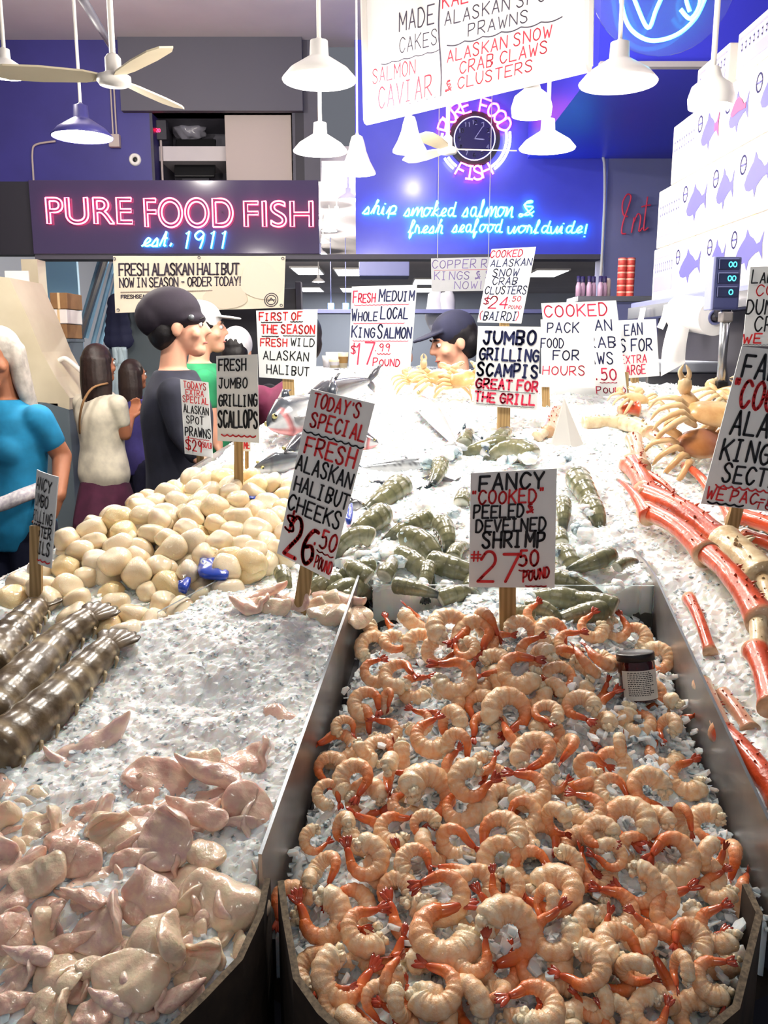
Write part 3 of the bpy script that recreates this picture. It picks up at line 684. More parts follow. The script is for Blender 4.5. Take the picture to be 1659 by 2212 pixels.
SP = lambda lst, off=0: [(S(a, b, off).x, S(a, b, off).y) for a, b in lst]
front_c = SP([(577, 1880), (562, 1955), (517, 2052), (440, 2132), (355, 2212), (240, 2300), (0, 2420)], .02)
front_s = SP([(606, 1885), (616, 1960), (640, 2092), (692, 2165), (762, 2228), (900, 2290), (1200, 2310), (1460, 2262), (1592, 2155), (1642, 1955), (1612, 1892)], .02)
wl0, wl1 = (-.030, 1.335), (-.115, .715)                   # plate between the trays
wr0, wr1 = (.437, 1.50), (.372, .715)                      # plate right of the shrimps
diag0, diag1 = (-.325, 1.172), (-.165, 1.40)               # clear panel behind the cheeks

# the stand under everything
outer = [(-.14, .74), (-.62, .72), (-.95, .72), (-.95, 1.12), (-.66, 1.2), (-.635, 1.32), (-.46, 1.64), (-.42, 1.87), (-.30, 2.2), (-.29, 2.78), (.36, 2.78), (.86, 2.56), (1.0, 2.5), (1.0, .72)]
t = thing('display_stand', 'dark sloping market stand carrying the ice, trays and seafood', 'display stand', (0, 0, 0))
mb = MB(); mb.prism(outer, 0, 1, fn=lambda x, y, z: (x, y, (base(y)-.085)*z)); mb.build('stand_body', M['dark'], t)
mb = MB(); pe = outer[4:10]
for i in range(len(pe)-1):
    (ax, ay), (bx_, by_) = pe[i], pe[i+1]; q = []
    for (x, y) in ((ax, ay), (bx_, by_)):
        q += [(x-.004, y, base(y)-.09), (x+.004, y, base(y)-.09), (x+.004, y, base(y)-.012), (x-.004, y, base(y)-.012)]
    mb.add(q, [(0, 1, 5, 4), (1, 2, 6, 5), (2, 3, 7, 6), (3, 0, 4, 7), (3, 2, 1, 0), (4, 5, 6, 7)])
mb.build('edge_rail', M['steel'], t)

def plate(name, path, lo, hi, th, m, parent, medge=None, seg=10):      # upright thin wall following the slope
    pts = []
    for i in range(len(path)-1):
        a, b = path[i], path[i+1]
        for k in range(seg): pts.append((a[0]+(b[0]-a[0])*k/seg, a[1]+(b[1]-a[1])*k/seg))
    pts.append(path[-1]); n = len(pts); L = []; R = []
    for i in range(n):
        p, q = pts[max(i-1, 0)], pts[min(i+1, n-1)]; d = Vector((q[0]-p[0], q[1]-p[1])).normalized(); nx, ny_ = -d.y*th/2, d.x*th/2
        L.append((pts[i][0]+nx, pts[i][1]+ny_)); R.append((pts[i][0]-nx, pts[i][1]-ny_))
    mb = MB(); vs = []
    hf = hi if callable(hi) else (lambda y: hi)
    for i in range(n):
        for (x, y) in (L[i], R[i]): vs += [(x, y, base(y)+lo), (x, y, base(y)+hf(y))]
    fs = []; em = []
    for i in range(n-1):
        a = 4*i; b = a+4
        fs += [(a, a+1, b+1, b), (a+2, b+2, b+3, a+3), (a, b, b+2, a+2)]; em += [(a+1, a+3, b+3, b+1)]
    fs += [(0, 2, 3, 1), (4*n-4, 4*n-3, 4*n-1, 4*n-2)]
    mb.add(vs, fs, 0); mb.f += [tuple(f) for f in em]; mb.mi += [1 if medge else 0]*len(em)
    return mb.build(name, [m, medge] if medge else m, parent)
t = thing('shrimp_tray', 'long metal tray with cardboard front holding the cooked shrimp', 'tray', (0, 0, 0))
plate('side_wall', [wl0, wl1], -.08, .028, .0035, M['steel'], t, M['edge']); plate('side_wall', [wr0, wr1], -.08, lambda y: .028-.05*max(0, (y-1.3)/.2), .0035, M['steel'], t, M['edge'])
plate('back_panel', [(-.018, 1.265), (.415, 1.262)], -.07, .015, .003, M['acry'], t, M['acrye'])
plate('cardboard_liner', front_s, -.16, .012, .006, M['cardb'], t, M['cardbe'], 4)
mb = MB(); mb.prism([wl1, (wl0[0], 1.26), (wr0[0]-.03, 1.26), wr1]+[front_s[i] for i in range(10, -1, -1)], 0, 1, fn=lambda x, y, z: (x, y, base(y)-.12+.012*z)); mb.build('tray_floor', M['cardb'], t)
t = thing('cheek_tray', 'tray with dark cardboard front and clear back panel holding the halibut cheeks', 'tray', (0, 0, 0))
plate('cardboard_liner', front_c, -.16, .012, .006, M['cardb'], t, M['cardbe'], 4)
plate('back_panel', [diag0, diag1], -.07, .02, .003, M['acry'], t, M['acrye'])
mb = MB(); mb.prism([(-.10, .74)]+front_c+[(-.8, .42), (-.8, .72), (-.16, .74)], 0, 1, fn=lambda x, y, z: (x, y, base(y)-.12+.012*z)); mb.build('tray_floor', M['cardb'], t)

# ice
Lp = [(a-.006, b) for a, b in (wl1, wl0)]
poly_c = [(x-.006, y+.004) for x, y in front_c]+[(-.9, .40), (-.9, 1.14), (diag0[0]-.25, 1.16), (diag0[0], 1.165), (diag1[0], 1.392), (-.10, 1.40), (-.036, 1.33), (-.121, .72)]
ice_bed('crushed_ice', poly_c, Hc, .0034, 11, 'bed of crushed ice under the pale halibut cheeks and lobster tails', 1.0, 5200, .0042)
poly_s = [(-.024, 1.258), (.41, 1.258), (.366, .72)]+[(x+(.006 if x < .13 else -.006), y+.006) for x, y in front_s[::-1]]+[(-.108, .72)]
ice_bed('crushed_ice', poly_s, lambda x, y: Hs(x, y)-.018, .0045, 23, 'bed of crushed ice among the cooked shrimp in the metal tray', 1.2, 4200, .0075)
poly_m = [(-.655, 1.19), (-.635, 1.32), (-.46, 1.64), (-.42, 1.87), (-.30, 2.2), (-.29, 2.77), (.36, 2.77), (.86, 2.55), (.99, 2.49), (.99, .64), (.374, .64), (.379, .76), (.442, 1.50), (.428, 1.272), (-.02, 1.27), (-.028, 1.345), (-.1, 1.41), (-.168, 1.41), (diag0[0]-.01, 1.185), (-.60, 1.19)]
ice_bed('crushed_ice', poly_m, Hm, .0062, 31, 'large bright bed of crushed ice over the whole back and right of the stand', 1.0, 14000, .0050)

# ================================================================== SIGNS
def card_fn(c, Ys, curl=0.0, tilt=0):
    q = [P(x, y, Y) for (x, y), Y in zip(c, Ys)]; nrm = (q[1]-q[0]).cross(q[3]-q[0]).normalized()
    if nrm.y > 0: nrm = -nrm                                # faces the shopper
    wid = ((q[1]-q[0]).length+(q[2]-q[3]).length)/2; hei = ((q[3]-q[0]).length+(q[2]-q[1]).length)/2
    def f(u, v, off=0.0):
        p = q[0]*(1-u)*(1-v)+q[1]*u*(1-v)+q[2]*u*v+q[3]*(1-u)*v
        return p+nrm*(off+curl*((1-u)**2 if curl > 0 else -u*u)*-1)
    return f, wid, hei, nrm
def card_text(lines, f, wid, hei, parent, jit=.07):
    by_col = {}
    for L in lines:
        txt, col = L[0], L[1]; mb = by_col.setdefault(col, MB()); F = lambda s, t_: f(s/wid, 1-t_/hei, .0012)
        if txt == '~':
            _, _, u0, u1, v, am = L[:6]; w = L[6] if len(L) > 6 else .010; n = 36; nw = max(3, round((u1-u0)*wid/hei*22)) if len(L) < 8 else L[7]
            ribbon(mb, [[((u0+(u1-u0)*i/n)*wid, (1-v-am*abs(sin(pi*nw*i/n))+am/2-(L[8] if len(L) > 8 else 0)*i/n)*hei) for i in range(n+1)]], w*hei, F)
            continue
        _, _, u0, u1, v0, v1 = L[:6]; wt = L[6] if len(L) > 6 else .15; sl = L[7] if len(L) > 7 else .08; v0, v1 = v0+.05*(v1-v0), v1-.05*(v1-v0); rise = L[8] if len(L) > 8 else 0; small = L[9] if len(L) > 9 else None
        st, asp = layout(txt, sl, .42, jit=jit, small=small)
        ribbon(mb, [[((u0+x*(u1-u0))*wid, (1-(v1+(v0-v1)*y)+rise*x)*hei) for x, y in s] for s in st], wt*.98*(v1-v0)*hei, F)
    names = {'b': ('black', M['inkb']), 'n': ('dark blue', M['inkn']), 'r': ('red', M['inkr']), 'p': ('pinkish red', M['inkp']), 'v': ('faded violet', M['inkv'])}
    for c, mb in by_col.items():
        o = mb.build('lettering', names[c][1], parent); o['label'] = names[c][0]+' hand lettering'
def sign(label, c, Y, lines, stake=None, curl=0.0, m=None, sm=None, th=.0016, jit=.07, foot=None, group=None):
    Ys = Y if hasattr(Y, '__len__') else [Y]*4
    f, wid, hei, nrm = card_fn(c, Ys, curl)
    t = thing('price_sign', label, 'sign', (0, 0, 0), group=group)
    mb = MB(); n = 10; vs = []
    for off in (0, -th):
        for j in range(n+1):
            for i in range(n+1): vs.append(f(i/n, j/n, off))
    k = (n+1)**2; fs = []
    for j in range(n):
        for i in range(n):
            a = j*(n+1)+i; fs += [(a, a+n+1, a+n+2, a+1), (k+a, k+a+1, k+a+n+2, k+a+n+1)]
    for i in range(n):
        a, b = i, n*(n+1)+i; fs += [(a, a+1, k+a+1, k+a), (b+1, b, k+b, k+b+1)]
        a, b = i*(n+1), i*(n+1)+n; fs += [(a+n+1, a, k+a, k+a+n+1), (b, b+n+1, k+b+n+1, k+b)]
    mb.add(vs, fs); mb.build('card', m or M['card'], t)
    card_text(lines, f, wid, hei, t, jit)
    if stake:
        (xa, ya), (xb, yb), wpx = stake; Ym = sum(Ys)/4+.006; Yb = foot or Ym
        a = P(xa, ya, Ym); b = P(xb, yb, Yb); d = (a-b); w = wpx/FPX*Ym; up = d.normalized()
        b2 = b-up*.05; a2 = a+up*.06
        mb = MB(); rt = Vector((1, 0, 0)); rt = (rt-up*rt.dot(up)).normalized(); fw = up.cross(rt); vs = []
        for p in (b2, a2):
            for sx, sy in ((-1, 0), (1, 0), (1, 1), (-1, 1)): vs.append(p+rt*sx*w/2+fw*(sy*w*.45)*(1 if fw.y > 0 else -1))
        mb.add(vs, [(0, 1, 2, 3), (4, 7, 6, 5), (0, 4, 5, 1), (1, 5, 6, 2), (2, 6, 7, 3), (3, 7, 4, 0)]); mb.build('stake', M['stake'], t)
    return t
sign('white card on a wooden stake reading fancy cooked peeled deveined shrimp', [(1017, 1022), (1203, 1012), (1198, 1270), (1013, 1268)], 1.13, [
 ('FANCY', 'b', .10, .85, .02, .16, .17), ('"COOKED"', 'r', .03, .84, .155, .275, .16), ('PEELED', 'b', .04, .62, .28, .395, .17), ('&', 'r', .66, .73, .28, .36, .2), ('DEVEINED', 'b', .07, .88, .40, .515, .17), ('SHRIMP', 'b', .15, .87, .51, .655, .17),
 ('#', 'r', .02, .13, .67, .77, .16), ('27', 'r', .10, .58, .685, .965, .10, .25), ('50', 'r', .58, .80, .665, .82, .15), ('POUND', 'r', .63, .93, .86, .955, .2, .05, .05), ('~', 'r', .66, .90, .985, .004, .012), ('~', 'r', .58, .74, .85, .006, .012)], ((1097, 1268), (1098, 1405), 36))
M['tape'] = mat('clear_tape', (.95, .96, .98, 1), .15, trans=.8, ior=1.1)
t5 = sign("tall tilted white card on a stake reading today's special halibut cheeks 26.50", [(672, 840), (810, 872), (712, 1253), (598, 1195)], 1.20, [
 ("TODAY'S", 'r', .08, .80, .015, .10, .135, .06), ('SPECIAL', 'r', .10, .97, .12, .215, .135, .06), ('~', 'b', .02, 1.0, .245, .012, .008), ('FRESH', 'r', .10, .92, .26, .37, .13, .06), ('ALASKAN', 'b', .02, .96, .385, .48, .13, .06), ('HALIBUT', 'b', .06, .98, .505, .60, .13, .06), ('CHEEKS', 'b', .02, .92, .62, .72, .13, .06),
 ('$', 'r', .05, .2, .74, .85, .15), ('26', 'r', .12, .62, .745, .985, .11, .1), ('.50', 'r', .60, .96, .745, .855, .13, .06), ('~', 'r', .66, .96, .875, .008, .008), ('POUND', 'r', .68, .985, .90, .975, .13, .06)], ((664, 1215), (642, 1350), 30), foot=1.185)
sign('curled white card on a stake at the far left reading jumbo grilling lobster tails', [(62, 1014), (125, 1030), (110, 1228), (50, 1210)], [1.26, 1.19, 1.19, 1.26], [
 ('ANCY', 'b', .12, .84, .06, .2, .15, .2), ('UMBO', 'b', .12, .74, .24, .38, .15, .1), ('RILLING', 'b', .03, .94, .42, .55, .14, .15), ('OBSTER', 'b', .08, .93, .57, .70, .16, .15), ('TAILS', 'b', .18, .92, .735, .885, .15, .15), ('~', 'r', .03, .97, .95, .018, .016, 5)], ((76, 1222), (76, 1285), 26), curl=.012)
sign("small narrow white card reading today's extra special Alaskan spot prawns", [(389, 819), (450, 826), (460, 989), (399, 980)], 1.93, [
 ('TODAYS', 'r', .12, .9, .02, .11, .14), ('EXTRA', 'r', .18, .8, .12, .2, .14), ('SPECIAL', 'r', .06, .95, .21, .30, .14), ('ALASKAN', 'b', .07, .95, .33, .44, .13), ('SPOT', 'b', .14, .75, .47, .58, .13), ('PRAWNS', 'b', .07, .97, .62, .75, .13), ('$', 'r', .06, .24, .79, .95, .12), ('29', 'r', .3, .62, .79, .95, .12), ('50/lb'.upper(), 'r', .66, .98, .8, .88, .14), ('~', 'r', .1, .9, .775, .006, .008)], ((432, 982), (432, 1012), 15))
sign('white card on a stake in the scallops reading fresh jumbo grilling scallops', [(467, 769), (556, 765), (560, 957), (470, 952)], 1.62, [
 ('FRESH', 'b', .06, .72, .04, .18, .14), ('JUMBO', 'b', .06, .74, .26, .38, .14), ('GRILLING', 'b', .05, .97, .445, .59, .14), ("SCALLOPS", 'b', .03, .96, .63, .84, .12), ('~', 'r', .1, .92, .93, .018, .016, 6)], ((515, 950), (515, 1068), 19))
sign('small low white card with red writing just behind the jumbo scallops card', [(524, 945), (541, 945), (541, 975), (524, 975)], 1.72, [('ME', 'r', .2, .9, .3, .8, .16)], ((533, 974), (533, 1010), 8))
sign('white card on a stake reading first of the season fresh wild Alaskan halibut', [(553, 671), (686, 668), (682, 823), (560, 815)], 2.42, [
 ('FIRST OF', 'r', .05, .75, .03, .15, .17), ('~', 'b', .08, .42, .175, .006, .012), ('~', 'b', .56, .76, .17, .006, .012), ('THE SEASON', 'r', .08, .96, .21, .34, .17), ('~', 'b', .08, .36, .38, .006, .012), ('~', 'b', .44, .97, .37, .004, .012), ('FRESH', 'r', .05, .5, .41, .53, .16), ('WILD', 'b', .57, .96, .40, .52, .13), ('ALASKAN', 'b', .09, .87, .59, .73, .13), ('HALIBUT', 'b', .14, .88, .80, .94, .13)], ((622, 816), (624, 872), 24))
sign('white card over the salmon ice reading fresh whole local king salmon 17.99', [(760, 619), (901, 615), (886, 800), (753, 797)], 2.72, [
 ('FRESH', 'p', .03, .37, .05, .2, .12, .05, 0, (0,)), ('MEDUIM', 'n', .43, .97, .03, .19, .12, .05, 0, (0,)), ('~', 'p', .05, .9, .225, .008, .008), ('WHOLE', 'n', .02, .42, .27, .42, .12, .05, 0, (0,)), ('LOCAL', 'n', .47, .89, .23, .40, .12, .05, 0, (0,)), ('~', 'p', .05, .85, .445, .008, .008), ('KING', 'n', .03, .39, .46, .62, .12, .05, 0, (0,)), ('SALMON', 'n', .44, .97, .45, .63, .12, .05, 0, (0,)), ('~', 'p', .05, .93, .655, .008, .008),
 ('$', 'p', .03, .10, .7, .82, .14), ('17', 'p', .12, .40, .67, .95, .08, .1), ('.99', 'p', .42, .64, .68, .78, .14), ('~', 'p', .45, .66, .81, .01, .01), ('POUND', 'p', .39, .82, .85, .96, .14, .05, 0, (0,))], ((810, 798), (812, 830), 16), sm=None)
sign('faded violet paper sign hung far behind reading copper kings now', [(931, 558), (1068, 555), (1062, 628), (932, 630)], 6.2, [('COPPER RI', 'v', .02, .98, .05, .32, .10), ('KINGS & S', 'v', .05, .96, .40, .66, .1), ('NOW!!', 'v', .38, .90, .70, .94, .1), ('~', 'p', .05, .9, .37, .01, .012)])
vs_ = COL.objects[-1].parent; mb = MB()
for px in (945, 1055): mb.tube([P(px, 557, 6.2), (P(px, 557, 6.2).x, 6.2, CEIL)], .003, 6)
mb.build('hanging_strings', M['white'], vs_)
sign('tall white card reading cooked Alaskan snow crab clusters 24.50 Bairdi', [(1062, 538), (1158, 533), (1126, 699), (1031, 696)], 2.46, [
 ('COOKED', 'p', .0, .72, .02, .12, .15), ('ALASKAN', 'n', .05, .97, .14, .245, .13), ('SNOW', 'n', .14, .72, .27, .38, .13), ('CRAB', 'n', .17, .72, .385, .49, .13), ('CLUSTERS', 'n', .04, .97, .505, .615, .13), ('$', 'p', .06, .17, .65, .76, .14), ('24', 'p', .18, .60, .64, .81, .11), ('.50', 'p', .63, .88, .64, .71, .16), ('POUND', 'p', .64, .93, .76, .81, .16), ('(', 'p', .03, .07, .84, .97, .1), ('BAIRDI', 'n', .12, .84, .85, .97, .13), (')', 'p', .86, .90, .84, .97, .1)], ((1090, 690), (1092, 870), 20))
sign('white card on a stake reading jumbo grilling scampis great for the grill', [(1033, 704), (1169, 706), (1160, 886), (1023, 875)], 2.10, [
 ('JUMBO', 'n', .10, .92, .05, .22, .21), ('GRILLING', 'n', .05, .98, .27, .42, .2), ('SCAMPIS', 'n', .03, .97, .455, .62, .2), ('GREAT FOR', 'p', .02, .99, .65, .78, .22), ('~', 'b', .05, .95, .80, .004, .006), ('THE GRILL', 'p', .02, .95, .82, .95, .21), ('~', 'b', .04, .95, .975, .006, .006)], ((1089, 878), (1088, 940), 27))
sign('tall white card with pinkish prices, behind the pack card, reading cooked crab claws', [(1169, 655), (1331, 649), (1356, 856), (1190, 856)], 2.47, [
 ('COOKED', 'p', .03, .86, .02, .155, .12), ('ALASKAN', 'n', .05, .90, .19, .31, .12), ('CRAB', 'n', .42, .92, .37, .49, .12), ('CLAWS', 'n', .32, .86, .53, .66, .12), ('.50', 'p', .62, .88, .70, .83, .13), ('~', 'p', .66, .88, .855, .006, .008), ('POUND', 'p', .60, .98, .89, .97, .14, .05, 0, (0,))], ((1346, 850), (1346, 890), 24))
sign('white card in front of the crab claws card reading pack food for hours', [(1168, 690), (1282, 690), (1286, 838), (1170, 836)], 2.32, [
 ('PACK', 'n', .12, .72, .04, .20, .12), ('FOOD', 'n', -.0, .42, .27, .42, .12), ('FOR', 'n', .22, .70, .44, .60, .13), ('HOURS', 'p', .02, .8, .68, .82, .12)], ((1179, 834), (1180, 880), 16))
sign('white card at the right end of the row of cards reading extra large', [(1335, 692), (1417, 689), (1425, 812), (1342, 818)], 2.56, [
 ('EAN', 'n', .15, .62, .06, .27, .11), ('S FOR', 'n', .02, .84, .33, .55, .12), ('EXTRA', 'p', .0, .68, .60, .75, .12), ('LARGE', 'p', .0, .64, .78, .95, .12)], ((1372, 816), (1372, 862), 16))
sign('white card at the right edge reading large cooked Dungeness crabs', [(1621, 577), (1800, 570), (1785, 750), (1604, 747)], 1.9, [
 ('LARGE', 'b', .03, .46, .04, .21, .12, .08, 0, (0,)), ('COOKED', 'r', .10, .80, .22, .37, .12), ('DUNGENESS', 'b', .0, .98, .40, .60, .12), ('CRABS', 'b', .12, .7, .63, .82, .12), ('WE COOK', 'r', .0, .75, .84, .97, .18), ('~', 'b', .0, .5, .985, .004, .006)], ((1700, 740), (1700, 960), 24))
sign('large tilted white card at the right edge reading Alaskan king crab sections', [(1603, 748), (1840, 772), (1768, 1118), (1514, 1088)], 1.42, [
 ('FANCY', 'b', .06, .62, .035, .19, .13, 0), ('"COOKED"', 'r', .03, .82, .20, .38, .13, 0), ('ALASKAN', 'b', .09, .88, .385, .545, .12, 0), ('KING CRAB', 'b', .06, .96, .57, .71, .13, 0), ('SECTIONS', 'b', .12, .88, .725, .85, .13, 0), ('~', 'r', .08, .9, .875, .016, .01, 12), ('WE PAC-EM-', 'r', .03, .76, .885, .965, .15, .1), ('TO-GO', 'r', .45, .85, .945, .99, .2, .1), ('~', 'b', .05, .35, .985, .01, .012, 4)], ((1596, 1090), (1580, 1150), 27))
# hanging price board (yawed, right end nearer)
f, wid, hei, nrm = card_fn([(789, -40), (1262, -160), (1258, 135), (796, 248)], [3.2, 2.63, 2.63, 3.2])
t = thing('price_board', 'large white hand-lettered price board hung overhead from the ceiling', 'sign board')
mb = MB(); mb.add([f(0, 0), f(1, 0), f(1, 1), f(0, 1), f(0, 0, -.02), f(1, 0, -.02), f(1, 1, -.02), f(0, 1, -.02)], [(0, 3, 2, 1), (4, 5, 6, 7), (0, 1, 5, 4), (1, 2, 6, 5), (2, 3, 7, 6), (3, 0, 4, 7)]); mb.build('board', M['paper'], t)
M['inkf'] = mat('faded_grey_marker', srgb(70, 64, 84), .6); M['inkfr'] = mat('faded_red_marker', srgb(200, 50, 74), .6)
sv = M['inkb'], M['inkr']; M['inkb'], M['inkr'] = M['inkf'], M['inkfr']
card_text([('MADE', 'b', .18, .36, .29, .44, .09), ('CAKES', 'b', .18, .37, .48, .60, .08), ('SALMON', 'r', .03, .26, .66, .78, .09), ('CAVIAR', 'r', .06, .34, .80, .98, .08), ('~', 'b', .08, .38, .645, .01, .008, 5), ('~', 'b', .14, .36, .995, .008, .008, 5),
 ('KAL', 'r', .40, .52, .235, .345, .12), ('ALASKAN SPOT', 'b', .41, .90, .37, .475, .11), ('PRAWNS', 'b', .52, .78, .50, .60, .11), ('~', 'b', .42, .92, .63, .016, .010, 6), ('ALASKAN SNOW', 'r', .42, .88, .655, .755, .12), ('CRAB CLAWS', 'r', .48, .86, .765, .865, .12), ('& CLUSTERS', 'r', .41, .80, .88, .975, .12), ('~', 'b', .42, .72, .998, .008, .008, 5)], f, wid, hei, t, .05)
mb = MB(); ribbon(mb, [[(.385*wid+.004*sin(9*y), hei*y) for y in [i/20*.98 for i in range(21)]]], .006, lambda s, q: f(s/wid, 1-q/hei, .0012)); mb.build('lettering', M['inkf'], t)['label'] = 'dark dividing line'
M['inkb'], M['inkr'] = sv
mb = MB()
for (a, b) in (((-.02, 1.03), (1.02, 1.03)), ((-.01, 0), (-.01, 1.03)), ((1.012, 0), (1.012, 1.03))): mb.tube([f(*a, -.008), f(*b, -.008)], .018, 8)
mb.build('frame', M['white'], t)
mb = MB()
for u in (.1, .9): p = f(u, 0, -.01); mb.tube([p, (p.x, p.y, 3.22)], .006, 6)
mb.build('hanging_rods', M['white'], t)
# banner under the header
f, wid, hei, nrm = card_fn([(244, 553), (617, 553), (613, 665), (249, 676)], [WY-.12]*4)
t = thing('banner', 'cream printed banner reading fresh Alaskan halibut now in season', 'banner')
M['bann'] = mat('banner_cloth', srgb(250, 240, 216), .6, vary=srgb(242, 230, 206), vscale=6)
mb = MB(); n = 16; vs = [f(i/n, j/2, off+.006*sin(i*.9)) for off in (0, -.003) for j in range(3) for i in range(n+1)]; k = 3*(n+1)
fs = [q for j in range(2) for i in range(n) for a in (j*(n+1)+i,) for q in ((a, a+n+1, a+n+2, a+1), (k+a, k+a+1, k+a+n+2, k+a+n+1))]
mb.add(vs, fs); mb.build('cloth', M['bann'], t)
def serif(txt, u0, u1, v0, v1, wt, m, ser=.16):
    st, asp = layout(txt, 0, .26); mb = MB(); h = (v1-v0)*hei; wl = (u1-u0)*wid/asp; F = lambda s, q: f(s/wid, 1-q/hei, .009)
    W = [[((u0+x*(u1-u0))*wid, (1-(v1+(v0-v1)*y))*hei) for x, y in s] for s in st]; ribbon(mb, W, wt*h, F)
    for s, r in zip(W, st):
        for (p, q) in ((s[0], r[0]), (s[-1], r[-1])):
            if q[1] < .04 or q[1] > .96: ribbon(mb, [[(p[0]-ser*wl, p[1]), (p[0]+ser*wl, p[1])]], wt*h*.45, F)
    return mb.build('print', m, t)
M['bink'] = mat('banner_ink', srgb(66, 56, 72), .6)
serif('FRESH ALASKAN HALIBUT', .035, .73, .14, .34, .15, M['bink']); serif('NOW IN SEASON - ORDER TODAY!', .035, .74, .39, .55, .14, M['bink'])
st, asp = layout('FRESHSEAFOOD.COM', 0, .3); mb = MB(); ribbon(mb, [[((.04+x*.28)*wid, (1-(.75-.06*y))*hei) for x, y in s] for s in st], .006, lambda s, q: f(s/wid, 1-q/hei, .009)); mb.build('print', M['bink'], t)
mb = MB()
for k in range(40): ribbon(mb, [[((.04+k*.0135)*wid, (1-.64)*hei), ((.049+k*.0135)*wid, (1-.64)*hei)]], .008, lambda s, q: f(s/wid, 1-q/hei, .009))
mb.build('print', mat('banner_fine_print', srgb(168, 152, 140), .6), t)
def petal(cu, cv, ru, rv, m, off, ang=0):
    mb = MB(); k = 28; mb.add([f(cu+(ru*cos(a)*cos(ang)-rv*sin(a)*sin(ang)*.3)*(1+.12*sin(3*a)), cv+rv*sin(a)+ru*cos(a)*sin(ang), off) for a in [2*pi*i/k for i in range(k)]], [tuple(range(k))])
    o = mb.build('print', m, t)
    return o
petal(.66, .74, .14, .24, mat('banner_flesh', srgb(240, 222, 198), .6), .0075, .5); petal(.86, .46, .125, .36, mat('banner_flesh_light', srgb(246, 232, 210), .6), .008, -.3)
mb = MB(); ribbon(mb, [[(.925*wid+.03*1.6*cos(a)*1.0, (1-.84)*hei+.03*1.6*sin(a)) for a in [2*pi*i/24 for i in range(25)]], [(.925*wid+.034*cos(a), (1-.84)*hei+.034*sin(a)) for a in [2*pi*i/24 for i in range(25)]], [(.925*wid-.026, (1-.84)*hei), (.925*wid+.026, (1-.84)*hei)], [(.925*wid-.02, (1-.84)*hei-.012), (.925*wid, (1-.84)*hei+.014), (.925*wid+.02, (1-.84)*hei-.012)]], .006, lambda s, q: f(s/wid, 1-q/hei, .0095)); mb.build('print', M['bink'], t)['label'] = 'round dark seal with a fish shape'
for u, v in ((.01, .05), (.5, .03), (.985, .05), (.985, .95), (.02, .95), (.5, .97)): mb = MB(); c = f(u, v, .009); mb.lathe([(.006, 0), (.011, .002), (.011, 0)], c, 12, rot=R90); mb.build('grommet', M['edge'], t)
for u in (.01, .5, .985):
    c = f(u, .05, .0); mb = MB(); mb.tube([c, (c.x, WY-.02, hz0-.02)], .004, 6); mb.build('tie', M['edge'], t)
# ================================================================== SEAFOOD
ORD = ['first', 'second', 'third', 'fourth', 'fifth', 'sixth', 'seventh', 'eighth', 'ninth', 'tenth', 'eleventh', 'twelfth', 'thirteenth', 'fourteenth', 'fifteenth', 'sixteenth', 'seventeenth', 'eighteenth', 'nineteenth', 'twentieth', 'twenty-first', 'twenty-second', 'twenty-third', 'twenty-fourth', 'twenty-fifth']
def side(dx, dy):
    a = atan2(-dy, dx)/pi*4; return ['right', 'upper right', 'top', 'upper left', 'left', 'lower left', 'bottom', 'lower right'][int(round(a)) % 8]
def mixc(a, b, t): t = max(0, min(1, t)); return tuple(x+(y-x)*t for x, y in zip(a, b))
def lab_rows(items, nrow, fmt):                            # items: (px, py, object, extra); rows are counted from the front, places from the left
    it = sorted(items, key=lambda q: -q[1]); n = len(it); k = 0; rows = []
    per = max(1, -(-n//nrow))
    for i in range(0, n, per): rows.append(sorted(it[i:i+per], key=lambda q: q[0]))
    for r, row in enumerate(rows):
        for c, q in enumerate(row): q[2]['label'] = fmt(ORD[r], ORD[c], q[3])

